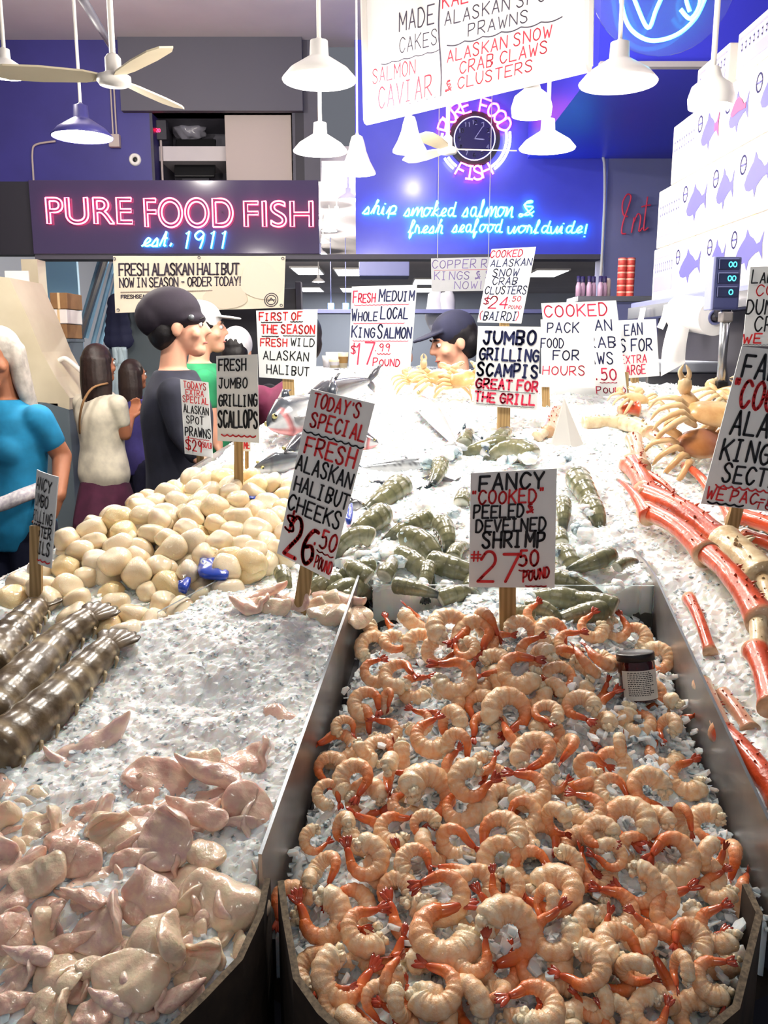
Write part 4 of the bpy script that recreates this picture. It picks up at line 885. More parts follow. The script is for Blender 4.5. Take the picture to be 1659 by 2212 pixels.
# ---- cooked shrimp
M['shrimp'] = mat('cooked_shrimp', (1, 1, 1, 1), .26, attr='col', vary=(.98, .80, .62, 1), vscale=5, sss=.18, coat=.35, bump=.25, bscale=16)
M['shell'] = mat('shrimp_tail_shell', (1, 1, 1, 1), .2, attr='col', coat=.6)
SHV = []
def shrimp_variant(seed):
    rg = random.Random(seed); tot = radians(rg.uniform(215, 290)); Rs = .60; n = 46; path = []; rad = []
    tw = rg.uniform(-.35, .35); hr = rg.uniform(.38, .45)
    for i in range(n):
        t = i/(n-1); a = tot*t; rr = Rs*(1.0+.10*(1-t)-.05*t)
        path.append((rr*cos(a), rr*sin(a), tw*(t-.4)))
        r = hr*(1-.55*t**1.4); r *= min(1, .55+t*9); seg = (t*7) % 1; r *= 1+.055*(1-abs(2*seg-1))-.02
        rad.append(r*(1+.05*sin(i*1.7+seed)))
    W = (.93, .80, .58, 1); O = (.76, .20, .05, 1); PK = (.90, .55, .31, 1); CR = (.94, .87, .68, 1)
    def col(t, a):
        seg = (t*7) % 1; band = max(0, 1-abs(seg-.12)*5)
        dors = .5-.5*cos(a-pi/2) if False else .5+.5*cos(a)
        c = mixc(W, PK, .35+.4*t); c = mixc(c, O, band*.55*(.3+.7*t)); c = mixc(c, CR, (1-t*5)*1.0 if t < .2 else 0)
        c = mixc(c, O, max(0, (t-.52)/.48)**1.2*1.1)
        return c
    body = MB(); body.tube(path, rad, 14, cols=col, up=(0, 0, 1))
    # ragged cut head end
    for k in range(6):
        d = Vector((.60*1.1, -.08, tw*-.4))+Vector((rg.uniform(-.18, .18), rg.uniform(-.14, .08), rg.uniform(-.16, .16)))
        q = len(body.v); body.ell(d, (.17, .15, .15), None, 8, 6, fn=lambda v: 1+.3*sin(5*v.x+k)*cos(4*v.z)); body.hasc = True
        for j in range(q, len(body.v)): body.c[j] = CR
    E = Vector(path[-1]); T = (E-Vector(path[-3])).normalized(); nrm = Vector((-T.y, T.x, 0)); tail = MB()
    bd = rg.uniform(-.5, .25); p2 = E+T*.28+nrm*bd*.08; p3 = E+T*.52+nrm*bd*.25
    R1 = (.52, .075, .02, 1); R2 = (.27, .018, .01, 1)
    tail.tube(catmull([E-T*.1, E+T*.08, p2, p3], 4), [.185, .19, .185, .18, .175, .17, .165, .16, .155, .145, .13, .11, .09], 12, cols=lambda t, a: mixc(O, R1, t*1.3), up=(0, 0, 1))
    D = (p3-p2).normalized(); N2 = Vector((-D.y, D.x, 0)); tip = p3
    for k, sp in enumerate((-.55, -.2, .2, .55)):
        dd = (D+N2*sp*rg.uniform(.5, 1.1)+Vector((0, 0, rg.uniform(-.12, .12)))).normalized(); L = rg.uniform(.40, .55)
        pts = [p3-D*.06, p3+dd*L*.35, p3+dd*L*.75, p3+dd*L]
        tail.tube(pts, [.06, .10, .085, .02], 8, flat=.28, cols=lambda t, a: mixc(R1, R2, t), up=(0, 0, 1))
        tip = tip+dd*.12
    bm_ = body.build('meat', M['shrimp'], None, True); tm_ = tail.build('tail', M['shell'], None, True)
    bm_.data.name = 'shrimp_meat'; tm_.data.name = 'shrimp_tail'
    a, b = bm_.data, tm_.data; bpy.data.objects.remove(bm_); bpy.data.objects.remove(tm_)
    return a, b, atan2(tip.y, tip.x)
SHV = [shrimp_variant(i) for i in range(8)]
shr_items = []
def put_shrimp(px, py, tx, ty, r, edge=0, off=.014, rg=random):
    vi = rg.randrange(len(SHV)); a, b, ph = SHV[vi]
    c = SH(px, py, Hsf, off); f = pix(c)[2]; sc = r/FPX*f
    view = (Vector((0, 0, CAMZ))-c).normalized(); z = (view*.6+Vector((0, -.2, 1))*.6+Vector((rg.uniform(-.35, .35), rg.uniform(-.35, .35), 0))).normalized()
    q = SH(tx, ty, Hsf, off)-c; q = q-z*q.dot(z)
    if q.length < 1e-4: q = Vector((1, 0, 0))-z*z.x
    q.normalize()
    if edge: z = Matrix.Rotation(edge*1.1, 3, q) @ z
    flip = rg.random() < .5; ang = -ph if not flip else ph
    x = Matrix.Rotation(ang, 3, z) @ q
    t = thing('cooked_shrimp', '', 'shrimp', group='cooked shrimp in the metal tray'); t.matrix_world = frame(c, z, x, sc, flip)
    for nm, me in (('meat', a), ('tail', b)):
        o = bpy.data.objects.new(nm, me); COL.objects.link(o); o.parent = t
        if nm == 'tail': o['label'] = 'orange-red shell tail with fan'
    shr_items.append((px, py, t, side(tx-px, ty-py))); return t
cat = [(440,165,548,130,48,0),(625,115,602,218,72,0),(705,140,720,215,75,0),(745,105,795,165,60,1),(672,185,640,160,45,0),(452,268,545,292,62,0),(640,275,510,262,72,0),(765,235,715,255,58,0),(845,255,935,242,72,0),(925,235,988,330,62,1),(1110,215,995,132,58,1),(1060,235,968,145,62,1),(375,258,420,215,52,0),(350,360,415,408,58,0),(420,350,440,415,42,1),
(338,505,275,400,45,1),(560,470,618,392,70,0),(815,390,790,512,80,0),(935,395,990,490,52,0),(1045,375,1108,445,60,0),(645,500,700,580,58,1),(900,525,812,592,75,0),(735,560,775,540,48,0),(690,620,800,592,70,0),(312,610,288,722,70,0),(420,590,380,702,65,1),(560,655,560,792,95,0),(440,770,515,735,65,0),(225,655,270,690,50,0),(785,785,712,872,80,0),(880,640,800,605,70,0),(965,612,1010,600,48,0),(1080,562,1160,580,52,1),
(1150,640,1218,685,58,0),(1070,705,1010,660,62,0),(1270,645,1370,722,72,0),(1330,440,1342,530,48,1),(1180,500,1172,452,42,1),(970,745,1085,832,58,1),(1110,790,1170,830,60,0),(1200,750,1250,820,85,0),(1145,860,1090,850,55,0),(1350,860,1262,885,85,0),(1475,865,1540,802,60,1),(1495,960,1540,930,62,0),(270,770,292,835,52,1),(345,870,250,800,75,0),(215,900,205,960,62,1),(205,1060,92,975,88,0),(345,1095,436,1010,82,0),
(600,985,465,972,88,0),(600,1110,705,1005,112,0),(540,760,560,800,52,0),(640,915,527,920,58,1),(960,985,803,960,98,0),(935,1010,940,1062,58,1),(1240,960,1115,920,72,0),(1290,1000,1200,985,75,0),(1355,1045,1400,990,88,0),(1490,1090,1545,1045,72,0),(815,1115,690,1290,108,0),(960,1115,1000,1060,80,0),(1060,1225,960,1205,84,0),(1180,1150,1300,1245,82,0),(275,1255,383,1190,98,0),(430,1255,460,1180,70,1),(575,1285,497,1190,92,0),(465,1335,470,1260,60,1),
(760,1310,690,1330,62,1),(900,1345,700,1345,90,0),(1225,1235,1310,1255,62,1),(1480,1255,1545,1215,72,0),(1375,1225,1380,1290,55,1),(1090,1340,1040,1300,62,0),(1160,1385,1120,1340,60,0),(1275,1370,1320,1340,66,0),(250,1335,300,1300,60,0),(390,1330,420,1380,62,0),(150,960,130,1010,55,1),(1000,890,940,905,60,0),(860,720,800,760,60,0),(510,880,560,925,62,0),(700,1190,740,1130,70,0),(1090,1090,1130,1040,66,0),(1400,1130,1350,1180,70,0),(800,960,760,900,60,0),(1240,1110,1200,1060,60,0),(180,810,230,790,48,0),(280,440,330,470,42,0),(520,420,480,380,50,0),(1290,760,1330,800,60,0),(1390,740,1420,790,55,1)]
Z8 = lambda x, y: (560+x/1.5096, 1280+y/1.5096)
rs = random.Random(5)
for (x, y, tx, ty, r, e) in cat:
    p = Z8(x, y); q = Z8(tx, ty); put_shrimp(p[0], p[1], q[0], q[1], r/1.5096*1.12, e, rs.uniform(.010, .022), rs)
# further shrimps in the pile, lower between the others
placed = [(Z8(c[0], c[1]), c[4]/1.51) for c in cat]; tries = 0; added = 0
ps = np.array([(x, y) for x, y in poly_s])
while tries < 2600 and added < 150:
    tries += 1; px = rs.uniform(610, 1640); py = rs.uniform(1330, 2230)
    c = SH(px, py, Hsf, 0)
    if not inpoly(np.array([c.x]), np.array([c.y]), [(x*.94+.008, y) for x, y in poly_s])[0] or c.y > 1.21: continue
    r = (38+26*(py-1330)/900)*rs.uniform(.9, 1.12)
    if px > 1260+(py-1350)*.35 and py < 1780 and rs.random() < .75: continue
    if any(hypot(px-a, py-b) < .50*(r+rr) for (a, b), rr in placed): continue
    an = rs.uniform(0, 2*pi); placed.append(((px, py), r)); added += 1
    put_shrimp(px, py, px+1.6*r*cos(an), py+1.6*r*sin(an), r, rs.choice((0, 0, 1)), -.002, rs)
lab_rows(shr_items, 12, lambda r, c, s: 'cooked shrimp, tail %s, %s from left in %s row from tray front' % (s, c, r))

# ---- halibut cheeks
def flesh(n, c1, c2, vs=16, bs=40): return mat(n, srgb(*c1), .2, vary=srgb(*c2), vscale=vs, sss=.35, coat=.8, bump=.35, bscale=bs)
CK = [flesh('cheek_cream', (232, 216, 186), (238, 206, 182), 3, 5), flesh('cheek_pink', (230, 204, 182), (224, 180, 166), 3, 5), flesh('cheek_rose', (220, 186, 180), (234, 212, 190), 3, 5)]
def cheek_mesh(seed, kind):
    rg = random.Random(seed*13+1); nr, na = 14, 36; A = [(rg.uniform(-.12, .12), rg.uniform(0, 6.3)) for _ in range(5)]
    el = {'pillow': (1, .85, .40), 'flap': (1, .8, .24), 'tongue': (1.15, .52, .30), 'fold': (1.1, .9, .22)}[kind]
    k1, k2 = rg.uniform(-.35, .35), rg.uniform(-.5, .1); fx, fa = rg.uniform(-.1, .35), {'fold': rg.uniform(1.6, 2.5), 'flap': rg.uniform(.5, 1.2)}.get(kind, 0)
    def outl(a): return 1+sum(m*cos((j+1)*a+p)/(1+.35*j) for j, (m, p) in enumerate(A))
    def pos(r, a, sgn):
        o = outl(a); x = r*cos(a)*o*el[0]; y = r*sin(a)*o*el[1]
        if kind == 'tongue': y *= 1-.35*x
        th = el[2]*sqrt(max(0, 1-r*r))**.8*(1+.22*sin(3.1*x+seed)*cos(2.7*y+seed*2))
        z = k1*x*x+k2*y*y+.10*sin(3.3*x+1.1*seed)+.08*sin(4.1*y+seed)+.04*sin(9*x+5*y+seed)+sgn*th
        if fa and x > fx:                                   # the far part folds over
            R = .30; s = x-fx; ang = min(s/R, fa); xx = fx+R*sin(ang); zz = R*(1-cos(ang)); rem = s-R*ang
            if rem > 0: xx += rem*cos(ang); zz += rem*sin(ang)
            x2 = xx-sin(ang)*(z); z = zz+cos(ang)*z; x = x2
        return (x, y, z)
    mb = MB(); vs = []; fs = []
    for sgn in (1, -1):
        for i in range(nr+1):
            r = sin(pi/2*i/nr)
            for j in range(na): vs.append(pos(r, 2*pi*j/na, sgn))
    k = (nr+1)*na
    for i in range(nr):
        for j in range(na):
            a = i*na+j; b = i*na+(j+1) % na; fs += [(a, a+na, b+na, b), (k+a, k+b, k+b+na, k+a+na)]
    mb.add(vs, fs); o = mb.build('halibut_cheek', CK[seed % 3], None, True, weld=.0004); me = o.data; bpy.data.objects.remove(o)
    return me
kinds = ['pillow', 'flap', 'tongue', 'fold', 'pillow', 'fold', 'flap', 'tongue', 'fold', 'pillow', 'flap', 'fold']
CKM = [cheek_mesh(i, k) for i, k in enumerate(kinds)]
byk = {}
for i, k in enumerate(kinds): byk.setdefault(k, []).append(CKM[i])
ck_items = []
def put_cheek(px, py, w, h, ang, kind, off, rg):
    c = SH(px, py, Hcf, off); f = pix(c)[2]; s = max(w, h)/FPX*f*1.02; asp = min(w, h)/max(w, h)
    if h > w: ang += 90
    z = (Vector((rg.uniform(-.3, .3), -.45+rg.uniform(-.3, .3), 1))).normalized(); x = Vector((cos(radians(ang)), sin(radians(ang)), .25*sin(radians(ang))))
    o = bpy.data.objects.new('halibut_cheek', rg.choice(byk[kind])); COL.objects.link(o)
    o.matrix_world = frame(c, z, x, s, rg.random() < .5) @ Matrix.Diagonal((1, max(.75, min(1.2, asp*1.25)), .9, 1))
    tag(o, '', 'fish cheek', 'halibut cheeks on the ice'); ck_items.append((px, py, o, kind))
ckl = [(400,230,150,70,40,'tongue',-.004),(1190,130,82,92,70,'pillow',-.006),(1090,275,118,84,10,'flap',.004),(690,380,160,85,-15,'pillow',.0),(905,340,62,125,65,'tongue',.012),(880,275,66,46,20,'pillow',.012),(490,600,85,95,40,'fold',.010),(720,610,120,112,50,'fold',.020),(855,520,52,120,75,'tongue',.016),(1065,500,95,130,60,'flap',.010),(375,520,80,52,0,'pillow',.004),(430,570,60,64,0,'pillow',.010),(185,775,115,90,10,'pillow',.014),(330,700,78,112,80,'flap',.010),(365,880,46,85,80,'tongue',.016),(220,950,108,76,-20,'flap',.008),(440,1000,125,108,20,'fold',.012),(580,710,85,62,20,'tongue',.004),(645,860,74,112,65,'fold',.016),(560,930,62,74,60,'tongue',.010),(885,700,64,92,70,'pillow',.012),(965,900,118,172,70,'pillow',.010),(790,935,104,62,20,'flap',.004),(700,1090,165,112,15,'fold',.014),(570,1250,150,122,-20,'pillow',.008),(870,1140,75,84,0,'fold',.008),(130,1130,62,94,75,'tongue',.016),(255,1200,112,92,-20,'flap',.012),(390,1180,55,45,0,'pillow',.014),(80,1220,92,72,10,'fold',.006),(50,1060,84,112,70,'flap',.008),(40,890,72,92,80,'pillow',.004),(60,1330,72,62,20,'tongue',.008),(230,1350,95,72,0,'fold',.008),(400,1385,82,62,10,'pillow',.008),(475,1330,62,82,70,'tongue',.010),(650,1345,102,72,0,'flap',.004),(780,1300,92,56,35,'tongue',.010),(40,740,72,56,20,'flap',.0),(30,595,52,36,10,'tongue',-.004),(300,330,70,110,60,'tongue',-.010),(120,660,60,50,0,'pillow',-.006),(720,760,90,60,10,'flap',.0),(300,1080,90,60,20,'tongue',.0),(820,1020,70,60,0,'pillow',.0),(150,1280,60,70,0,'pillow',.0),(520,1130,70,60,20,'flap',.0),(130,1000,66,60,10,'tongue',.004),(470,800,80,60,20,'flap',.0),(1010,330,60,60,0,'pillow',-.002),(60,980,50,60,30,'fold',.01),(330,1270,70,60,0,'flap',.006),(720,1210,70,50,20,'tongue',.004),(900,1010,60,80,60,'flap',.0),(480,440,120,60,10,'tongue',-.012),(250,620,70,60,30,'flap',-.006),(600,470,90,70,0,'flap',-.008)]
rc = random.Random(9)
for (x, y, w, h, an, k, of) in ckl: put_cheek(x/2, 1500+y/2, w/2*1.08, h/2*1.08, an, k, of+.002, rc)
for k in range(70):                                        # more pieces lower in the heap
    px, py = rc.uniform(-20, 520), rc.uniform(1730, 2240)
    if px > 560-.9*max(0, py-2000): continue
    put_cheek(px, py, rc.uniform(50, 80), rc.uniform(36, 60), rc.uniform(-60, 60), rc.choice(kinds), -.004, rc)
# those at the back of the tray, by the raw prawns
for (px, py, w, h, an, k) in ((575, 1285, 36, 22, 20, 'tongue'), (545, 1305, 40, 22, 0, 'flap'), (690, 1310, 40, 24, 15, 'flap'), (740, 1300, 44, 26, -20, 'tongue'), (715, 1330, 40, 22, 0, 'pillow'), (590, 1310, 34, 20, -10, 'pillow'), (640, 1300, 30, 22, 0, 'fold'), (765, 1330, 30, 26, 40, 'flap')): put_cheek(px, py, w*1.2, h*1.3, an, k, .008, rc)
kd = {'pillow': 'plump', 'flap': 'flat', 'tongue': 'long narrow', 'fold': 'folded'}
lab_rows(ck_items, 13, lambda r, c, s: '%s pale halibut cheek, %s from left in %s row from front' % (kd[s], c, r))

# ---- scallops
SCM = [flesh('scallop_cream', (248, 230, 198), (245, 222, 184)), flesh('scallop_pale', (248, 234, 208), (246, 226, 196)), flesh('scallop_yellow', (248, 226, 178), (246, 216, 160))]
SCV = []
for i in range(6):
    rg = random.Random(i+50); mb = MB(); a1, a2, a3 = [rg.uniform(0, 6) for _ in range(3)]; hh = rg.uniform(.55, .8); ee = rg.uniform(.70, .98)
    def fn(d):
        q = ((d.x*d.x+d.y*d.y+.03)**1.6+(d.z*d.z+.02)**1.6)**(-1/3.2); return q*(1+.09*sin(2.3*d.x+a1)+.09*sin(2.6*d.y+a2)+.06*sin(3*d.z+a3)+.04*sin(5*d.x+4*d.y+a2))
    mb.ell((0, 0, 0), (1, ee, hh), None, 26, 16, fn=fn); o = mb.build('scallop', SCM[(0, 1, 0, 1, 2, 0)[i]], None, True, weld=.0004); SCV.append(o.data); bpy.data.objects.remove(o)
sc_items = []; pl = []; rg = random.Random(21)
poly_sc = SP([(10, 1275), (120, 1215), (215, 1150), (330, 1092), (440, 1048), (620, 1050), (650, 1130), (620, 1205), (585, 1232), (470, 1292), (340, 1368), (250, 1372), (160, 1330), (60, 1300)])
bb = [min(p[0] for p in poly_sc), max(p[0] for p in poly_sc), min(p[1] for p in poly_sc), max(p[1] for p in poly_sc)]
for layer, (dist, off, cnt) in enumerate(((.036, .004, 400), (.038, .024, 260))):
    pts = []
    for k in range(9000):
        x, y = rg.uniform(*bb[:2]), rg.uniform(*bb[2:])
        if not inpoly(np.array([x]), np.array([y]), poly_sc)[0]: continue
        if layer and bump(x, y, -.33, 1.5, .26, .24, 1) < .45: continue
        if any(hypot(x-a, y-b) < dist for a, b in pts): continue
        pts.append((x, y))
    for (x, y) in pts:
        z = Hmf(x, y)+off+rg.uniform(-.004, .008); o = bpy.data.objects.new('scallop', rg.choice(SCV)); COL.objects.link(o)
        v = pix((x, y, z)); nz = Vector((rg.uniform(-.9, .9), rg.uniform(-.9, .6)-.2, 1)); o.matrix_world = frame((x, y, z), nz, Vector((rg.uniform(-1, 1), rg.uniform(-1, 1), 0)), rg.uniform(.0205, .0285))
        tag(o, '', 'scallop', 'scallops heaped in the left bin'); sc_items.append((v[0], v[1], o, layer))
lab_rows(sc_items, 12, lambda r, c, s: 'cream raw scallop, %s from left in %s row from heap front' % (c, r))

# ---- raw prawns
M['prawn'] = mat('raw_prawn', (1, 1, 1, 1), .18, attr='col', vary=(.60, .66, .62, 1), vscale=5, coat=.8, bump=.15, bscale=30)
PRV = []
def prawn_variant(seed, bend):
    rg = random.Random(seed+90); n = 50; path = []; rad = []
    for i in range(n):
        t = i/(n-1); a = bend*(t-.3); R = 1/max(bend, .05)
        path.append((R*sin(a), 0, R*(cos(a)-1))); seg = (t*6.5) % 1
        r = .195*(1-.55*t**1.6)*min(1, .72+t*6); rad.append(r*(1+.055*seg-.02))
    D1 = (.21, .20, .105, 1); D2 = (.035, .05, .055, 1); B = (.62, .57, .40, 1); CUT = (.78, .76, .64, 1); TL = (.02, .035, .05, 1)
    def col(t, a):
        seg = (t*6.5) % 1; up = .5+.5*cos(a); c = mixc(B, D1, min(1, up*1.7)); c = mixc(c, D2, (1 if seg > .86 else 0)*min(1, up*1.6)*.28); c = mixc(c, TL, max(0, t-.66)*2.9)
        return CUT if t < .03 else c
    mb = MB(); mb.tube(path, rad, 16, cols=col, up=(0, 0, 1)); bo = mb.build('shell', M['prawn'], None, True); b = bo.data; bpy.data.objects.remove(bo)
    tl = MB(); E = Vector(path[-1]); T = (E-Vector(path[-3])).normalized()
    for sp in (-.7, -.35, 0, .35, .7):
        d = (T+Vector((0, sp, .05*abs(sp)))).normalized(); tl.tube([E-T*.03, E+d*.08, E+d*.17, E+d*.22], [.03, .05, .045, .01], 8, flat=.3, cols=lambda t, a: mixc(D2, TL, t), up=(0, 0, 1))
    tm = tl.build('tail_fan', M['prawn'], None, True); t_ = tm.data; bpy.data.objects.remove(tm)
    lg = MB()
    for k in range(5):
        for sg in (-1, 1):
            p = Vector(path[4+k*7])+Vector((0, sg*.06, -.11)); lg.tube([p, p+Vector((.05, sg*.03, -.07)), p+Vector((.12, sg*.02, -.09))], [.022, .02, .004], 6, flat=.5, cols=lambda t, a: (.30, .26, .18, 1))
    lm = lg.build('swimming_legs', M['prawn'], None, True); l_ = lm.data; bpy.data.objects.remove(lm)
    return b, t_, l_
PRV = [prawn_variant(i, b) for i, b in enumerate((.7, 1.3, 2.0, 1.0))]
pr_items = []
def put_prawn(px, py, ang, L, vi, off, rg, roll=None):      # ang: image direction of the tail, degrees counter-clockwise
    c = SH(px, py, Hmf, off); f = pix(c)[2]; s = L/FPX*f/.95
    q = SH(px+40*cos(radians(ang)), py-40*sin(radians(ang)), Hmf, off)-c; q.normalize()
    up = Matrix.Rotation(roll if roll is not None else rg.uniform(-.9, .9), 3, q) @ Vector((0, -.35, 1))
    t = thing('raw_prawn', '', 'prawn', group='raw shell-on prawns on the ice'); t.matrix_world = frame(c, up, q, s)
    b, tl, lg = PRV[vi % 4]
    for nm, me in (('shell', b), ('tail_fan', tl), ('swimming_legs', lg)):
        o = bpy.data.objects.new(nm, me); COL.objects.link(o); o.parent = t
    pr_items.append((px, py, t, side(cos(radians(ang)), -sin(radians(ang)))))
Z6 = lambda x, y: (740+x/1.805, 880+y/1.805)
prl = [(195,330,215,200,0),(120,440,215,190,1),(285,455,200,170,0),(60,500,190,150,2),(400,470,300,150,3),(300,520,340,190,2),(270,600,330,180,1),(410,620,345,190,0),(180,630,60,130,3),(60,640,150,150,2),(430,730,10,150,1),(250,700,350,130,0),(380,235,280,130,0),(470,350,80,120,3),(440,560,60,120,1),(590,150,190,150,1),(690,165,175,170,2),(480,120,60,120,0),(620,110,30,120,3),(930,300,300,190,0),(980,390,310,150,1),(860,390,280,130,3),(880,590,330,170,1),(1010,590,200,150,2),(880,680,350,150,0),(850,740,180,170,1),(1010,760,170,150,0),(770,780,0,130,2),(960,800,190,170,3),(1090,610,20,90,0),(900,260,80,80,3),(570,780,20,140,1),(690,800,170,130,2),(30,720,40,140,1),(330,640,250,120,3),(500,680,80,110,0),(850,500,100,110,1),(780,640,60,120,2)]
rp = random.Random(4)
for (x, y, a, L, v) in prl: p = Z6(x, y); put_prawn(p[0], p[1], a, L/1.805*1.32, v, .014+rp.uniform(-.004, .014), rp)
for (px, py, a, L, v) in ((612, 1245, 285, 95, 2), (700, 1262, 200, 120, 2), (745, 1270, 20, 115, 2), (780, 1225, 190, 95, 1), (665, 1240, 240, 80, 1), (690, 1225, 150, 85, 0)): put_prawn(px, py, a, L, v, .020, rp, 0)
lab_rows(pr_items, 6, lambda r, c, s: 'grey-green raw prawn, tail %s, %s from left in %s row from front' % (s, c, r))
# lumps of ice lying on the prawns (uncountable)
mb = MB(); rg = random.Random(3)
for (x, y, w) in ((250,500,60),(90,590,70),(200,590,50),(230,440,50),(310,380,60),(430,420,50),(860,200,45),(930,480,75),(960,560,60),(700,130,60),(560,140,50),(740,200,60),(300,690,45),(150,570,60),(420,700,40),(520,330,60),(730,740,50),(640,760,55),(820,560,50),(1080,480,60),(1060,700,60),(900,640,35),(420,180,60),(330,220,60),(950,400,40),(650,200,45)):
    for k in range(3):
        p = Z6(x+rg.uniform(-20, 20), y+rg.uniform(-14, 14)); c = SH(p[0], p[1], Hmf, .022); r = w/1.805/FPX*pix(c)[2]*rg.uniform(.35, .7); s1, s2 = rg.uniform(0, 6), rg.uniform(0, 6)
        mb.ell(c, (r, r*.9, r*.6), Euler((rg.uniform(-.5, .5), rg.uniform(-.5, .5), rg.uniform(0, 6))).to_matrix(), 12, 9, fn=lambda d: 1+.18*sin(4*d.x+s1)*cos(5*d.y+s2)+rg.uniform(-.05, .05))
tag(mb.build('ice_clumps', M['ice']), 'loose clumps of ice lying on and between the raw prawns', 'ice', kind='stuff')
# shaved ice strands and chunks lying between the shrimps
mb = MB(); rg = random.Random(8)
for k in range(420):
    if k < 150: px, py = rg.gauss(1420, 60), rg.gauss(1540, 70)
    else: px, py = rg.uniform(640, 1600), rg.uniform(1420, 2150)
    c = SH(px, py, Hsf, .004)
    if not inpoly(np.array([c.x]), np.array([c.y]), poly_s)[0]: continue
    s = rg.uniform(.003, .0085); ring = [(s*cos(2*pi*j/5+rg.uniform(-.4, .4))*rg.uniform(.6, 1.6), s*sin(2*pi*j/5)*rg.uniform(.5, 1)) for j in range(5)]; R = Euler((rg.uniform(-.9, .9), rg.uniform(-.9, .9), rg.uniform(0, 6))).to_matrix(); th = s*.3
    mb.add([c+R @ Vector((x, y, zz)) for zz in (-th, th) for x, y in ring], [(4, 3, 2, 1, 0), (5, 6, 7, 8, 9)]+[(j, (j+1) % 5, 5+(j+1) % 5, 5+j) for j in range(5)], rg.choice((0, 1)))
tag(mb.build('ice_chips', [M['ice'], M['icec']]), 'loose ice chips scattered among the cooked shrimp', 'ice', kind='stuff')

# ---- lobster tails
M['lob'] = mat('lobster_shell', (1, 1, 1, 1), .28, attr='col', vary=(.40, .36, .30, 1), vscale=34, coat=.25, bump=.3, bscale=60)
def lobster(pts, w, label):
    C = [SH(x, y, Hcf, .018) for x, y in pts]; path = [Vector(p) for p in catmull(C, 10)]; n = len(path); f = pix(C[1])[2]; R = w/2/FPX*f
    t = thing('lobster_tail', label, 'lobster tail', path[0]); rad = []; ns = 7
    for i in range(n):
        u = i/(n-1); seg = (u*ns) % 1; rad.append(R*(1-.42*u**1.8)*(1+.09*(1-seg)-.03)*min(1, .8+u*4))
    A = (.20, .145, .08, 1); Bc = (.075, .055, .04, 1); Cr = (.56, .45, .28, 1)
    def col(u, a):
        seg = (u*ns) % 1; up = .5+.5*cos(a); c = mixc(A, Bc, (.5+.5*sin(u*40+a*5))*.7); c = mixc(c, Cr, .8 if seg > .88 else 0)
        if abs(up-.62) < .07 and .3 < seg < .6: c = mixc(c, Cr, .85)
        return mixc(c, Cr, max(0, .35-up)*2.2)
    mb = MB(); mb.tube([p-path[0] for p in path], rad, 28, cols=col, up=(0, -.3, 1)); mb.build('shell', M['lob'], t, True)
    e = path[-1]-path[0]; T = (path[-1]-path[-4]).normalized(); N = T.cross(Vector((0, -.3, 1))).normalized(); mb = MB()
    for sp in (-.8, -.4, 0, .4, .8):
        d = (T+N*sp).normalized(); mb.tube([e-T*.01, e+d*R*.6, e+d*R*1.25, e+d*R*1.5], [R*.25, R*.38, R*.33, R*.1], 8, flat=.25, cols=lambda t_, a: mixc(A, Bc, t_), up=(0, -.3, 1))
    mb.build('tail_fan', M['lob'], t, True)
    for k in range(ns):
        for sg in (-1, 1):
            mb = MB(); i = int((k+.75)/ns*(n-1)); p = path[i]-path[0]+N*sg*rad[i]*.97+Vector((0, 0, -.004)); mb.tube([p, p+N*sg*R*.12-T*R*.1, p+N*sg*R*.14-T*R*.3-Vector((0, 0, R*.25))], [R*.12, R*.09, .001], 6, cols=lambda t_, a: Cr); mb.build('side_spine', M['lob'], t, True)
lobster([(-20, 1635), (70, 1560), (160, 1475), (232, 1400)], 112, 'nearest brown lobster tail with pale bands, on the ice beside the halibut cheeks')
lobster([(-30, 1560), (45, 1475), (120, 1395), (190, 1338)], 104, 'second brown lobster tail with pale bands, just behind the nearest one')
lobster([(-30, 1450), (10, 1390), (50, 1345), (80, 1312)], 90, 'farthest lobster tail, by the stake of the curled lobster card')
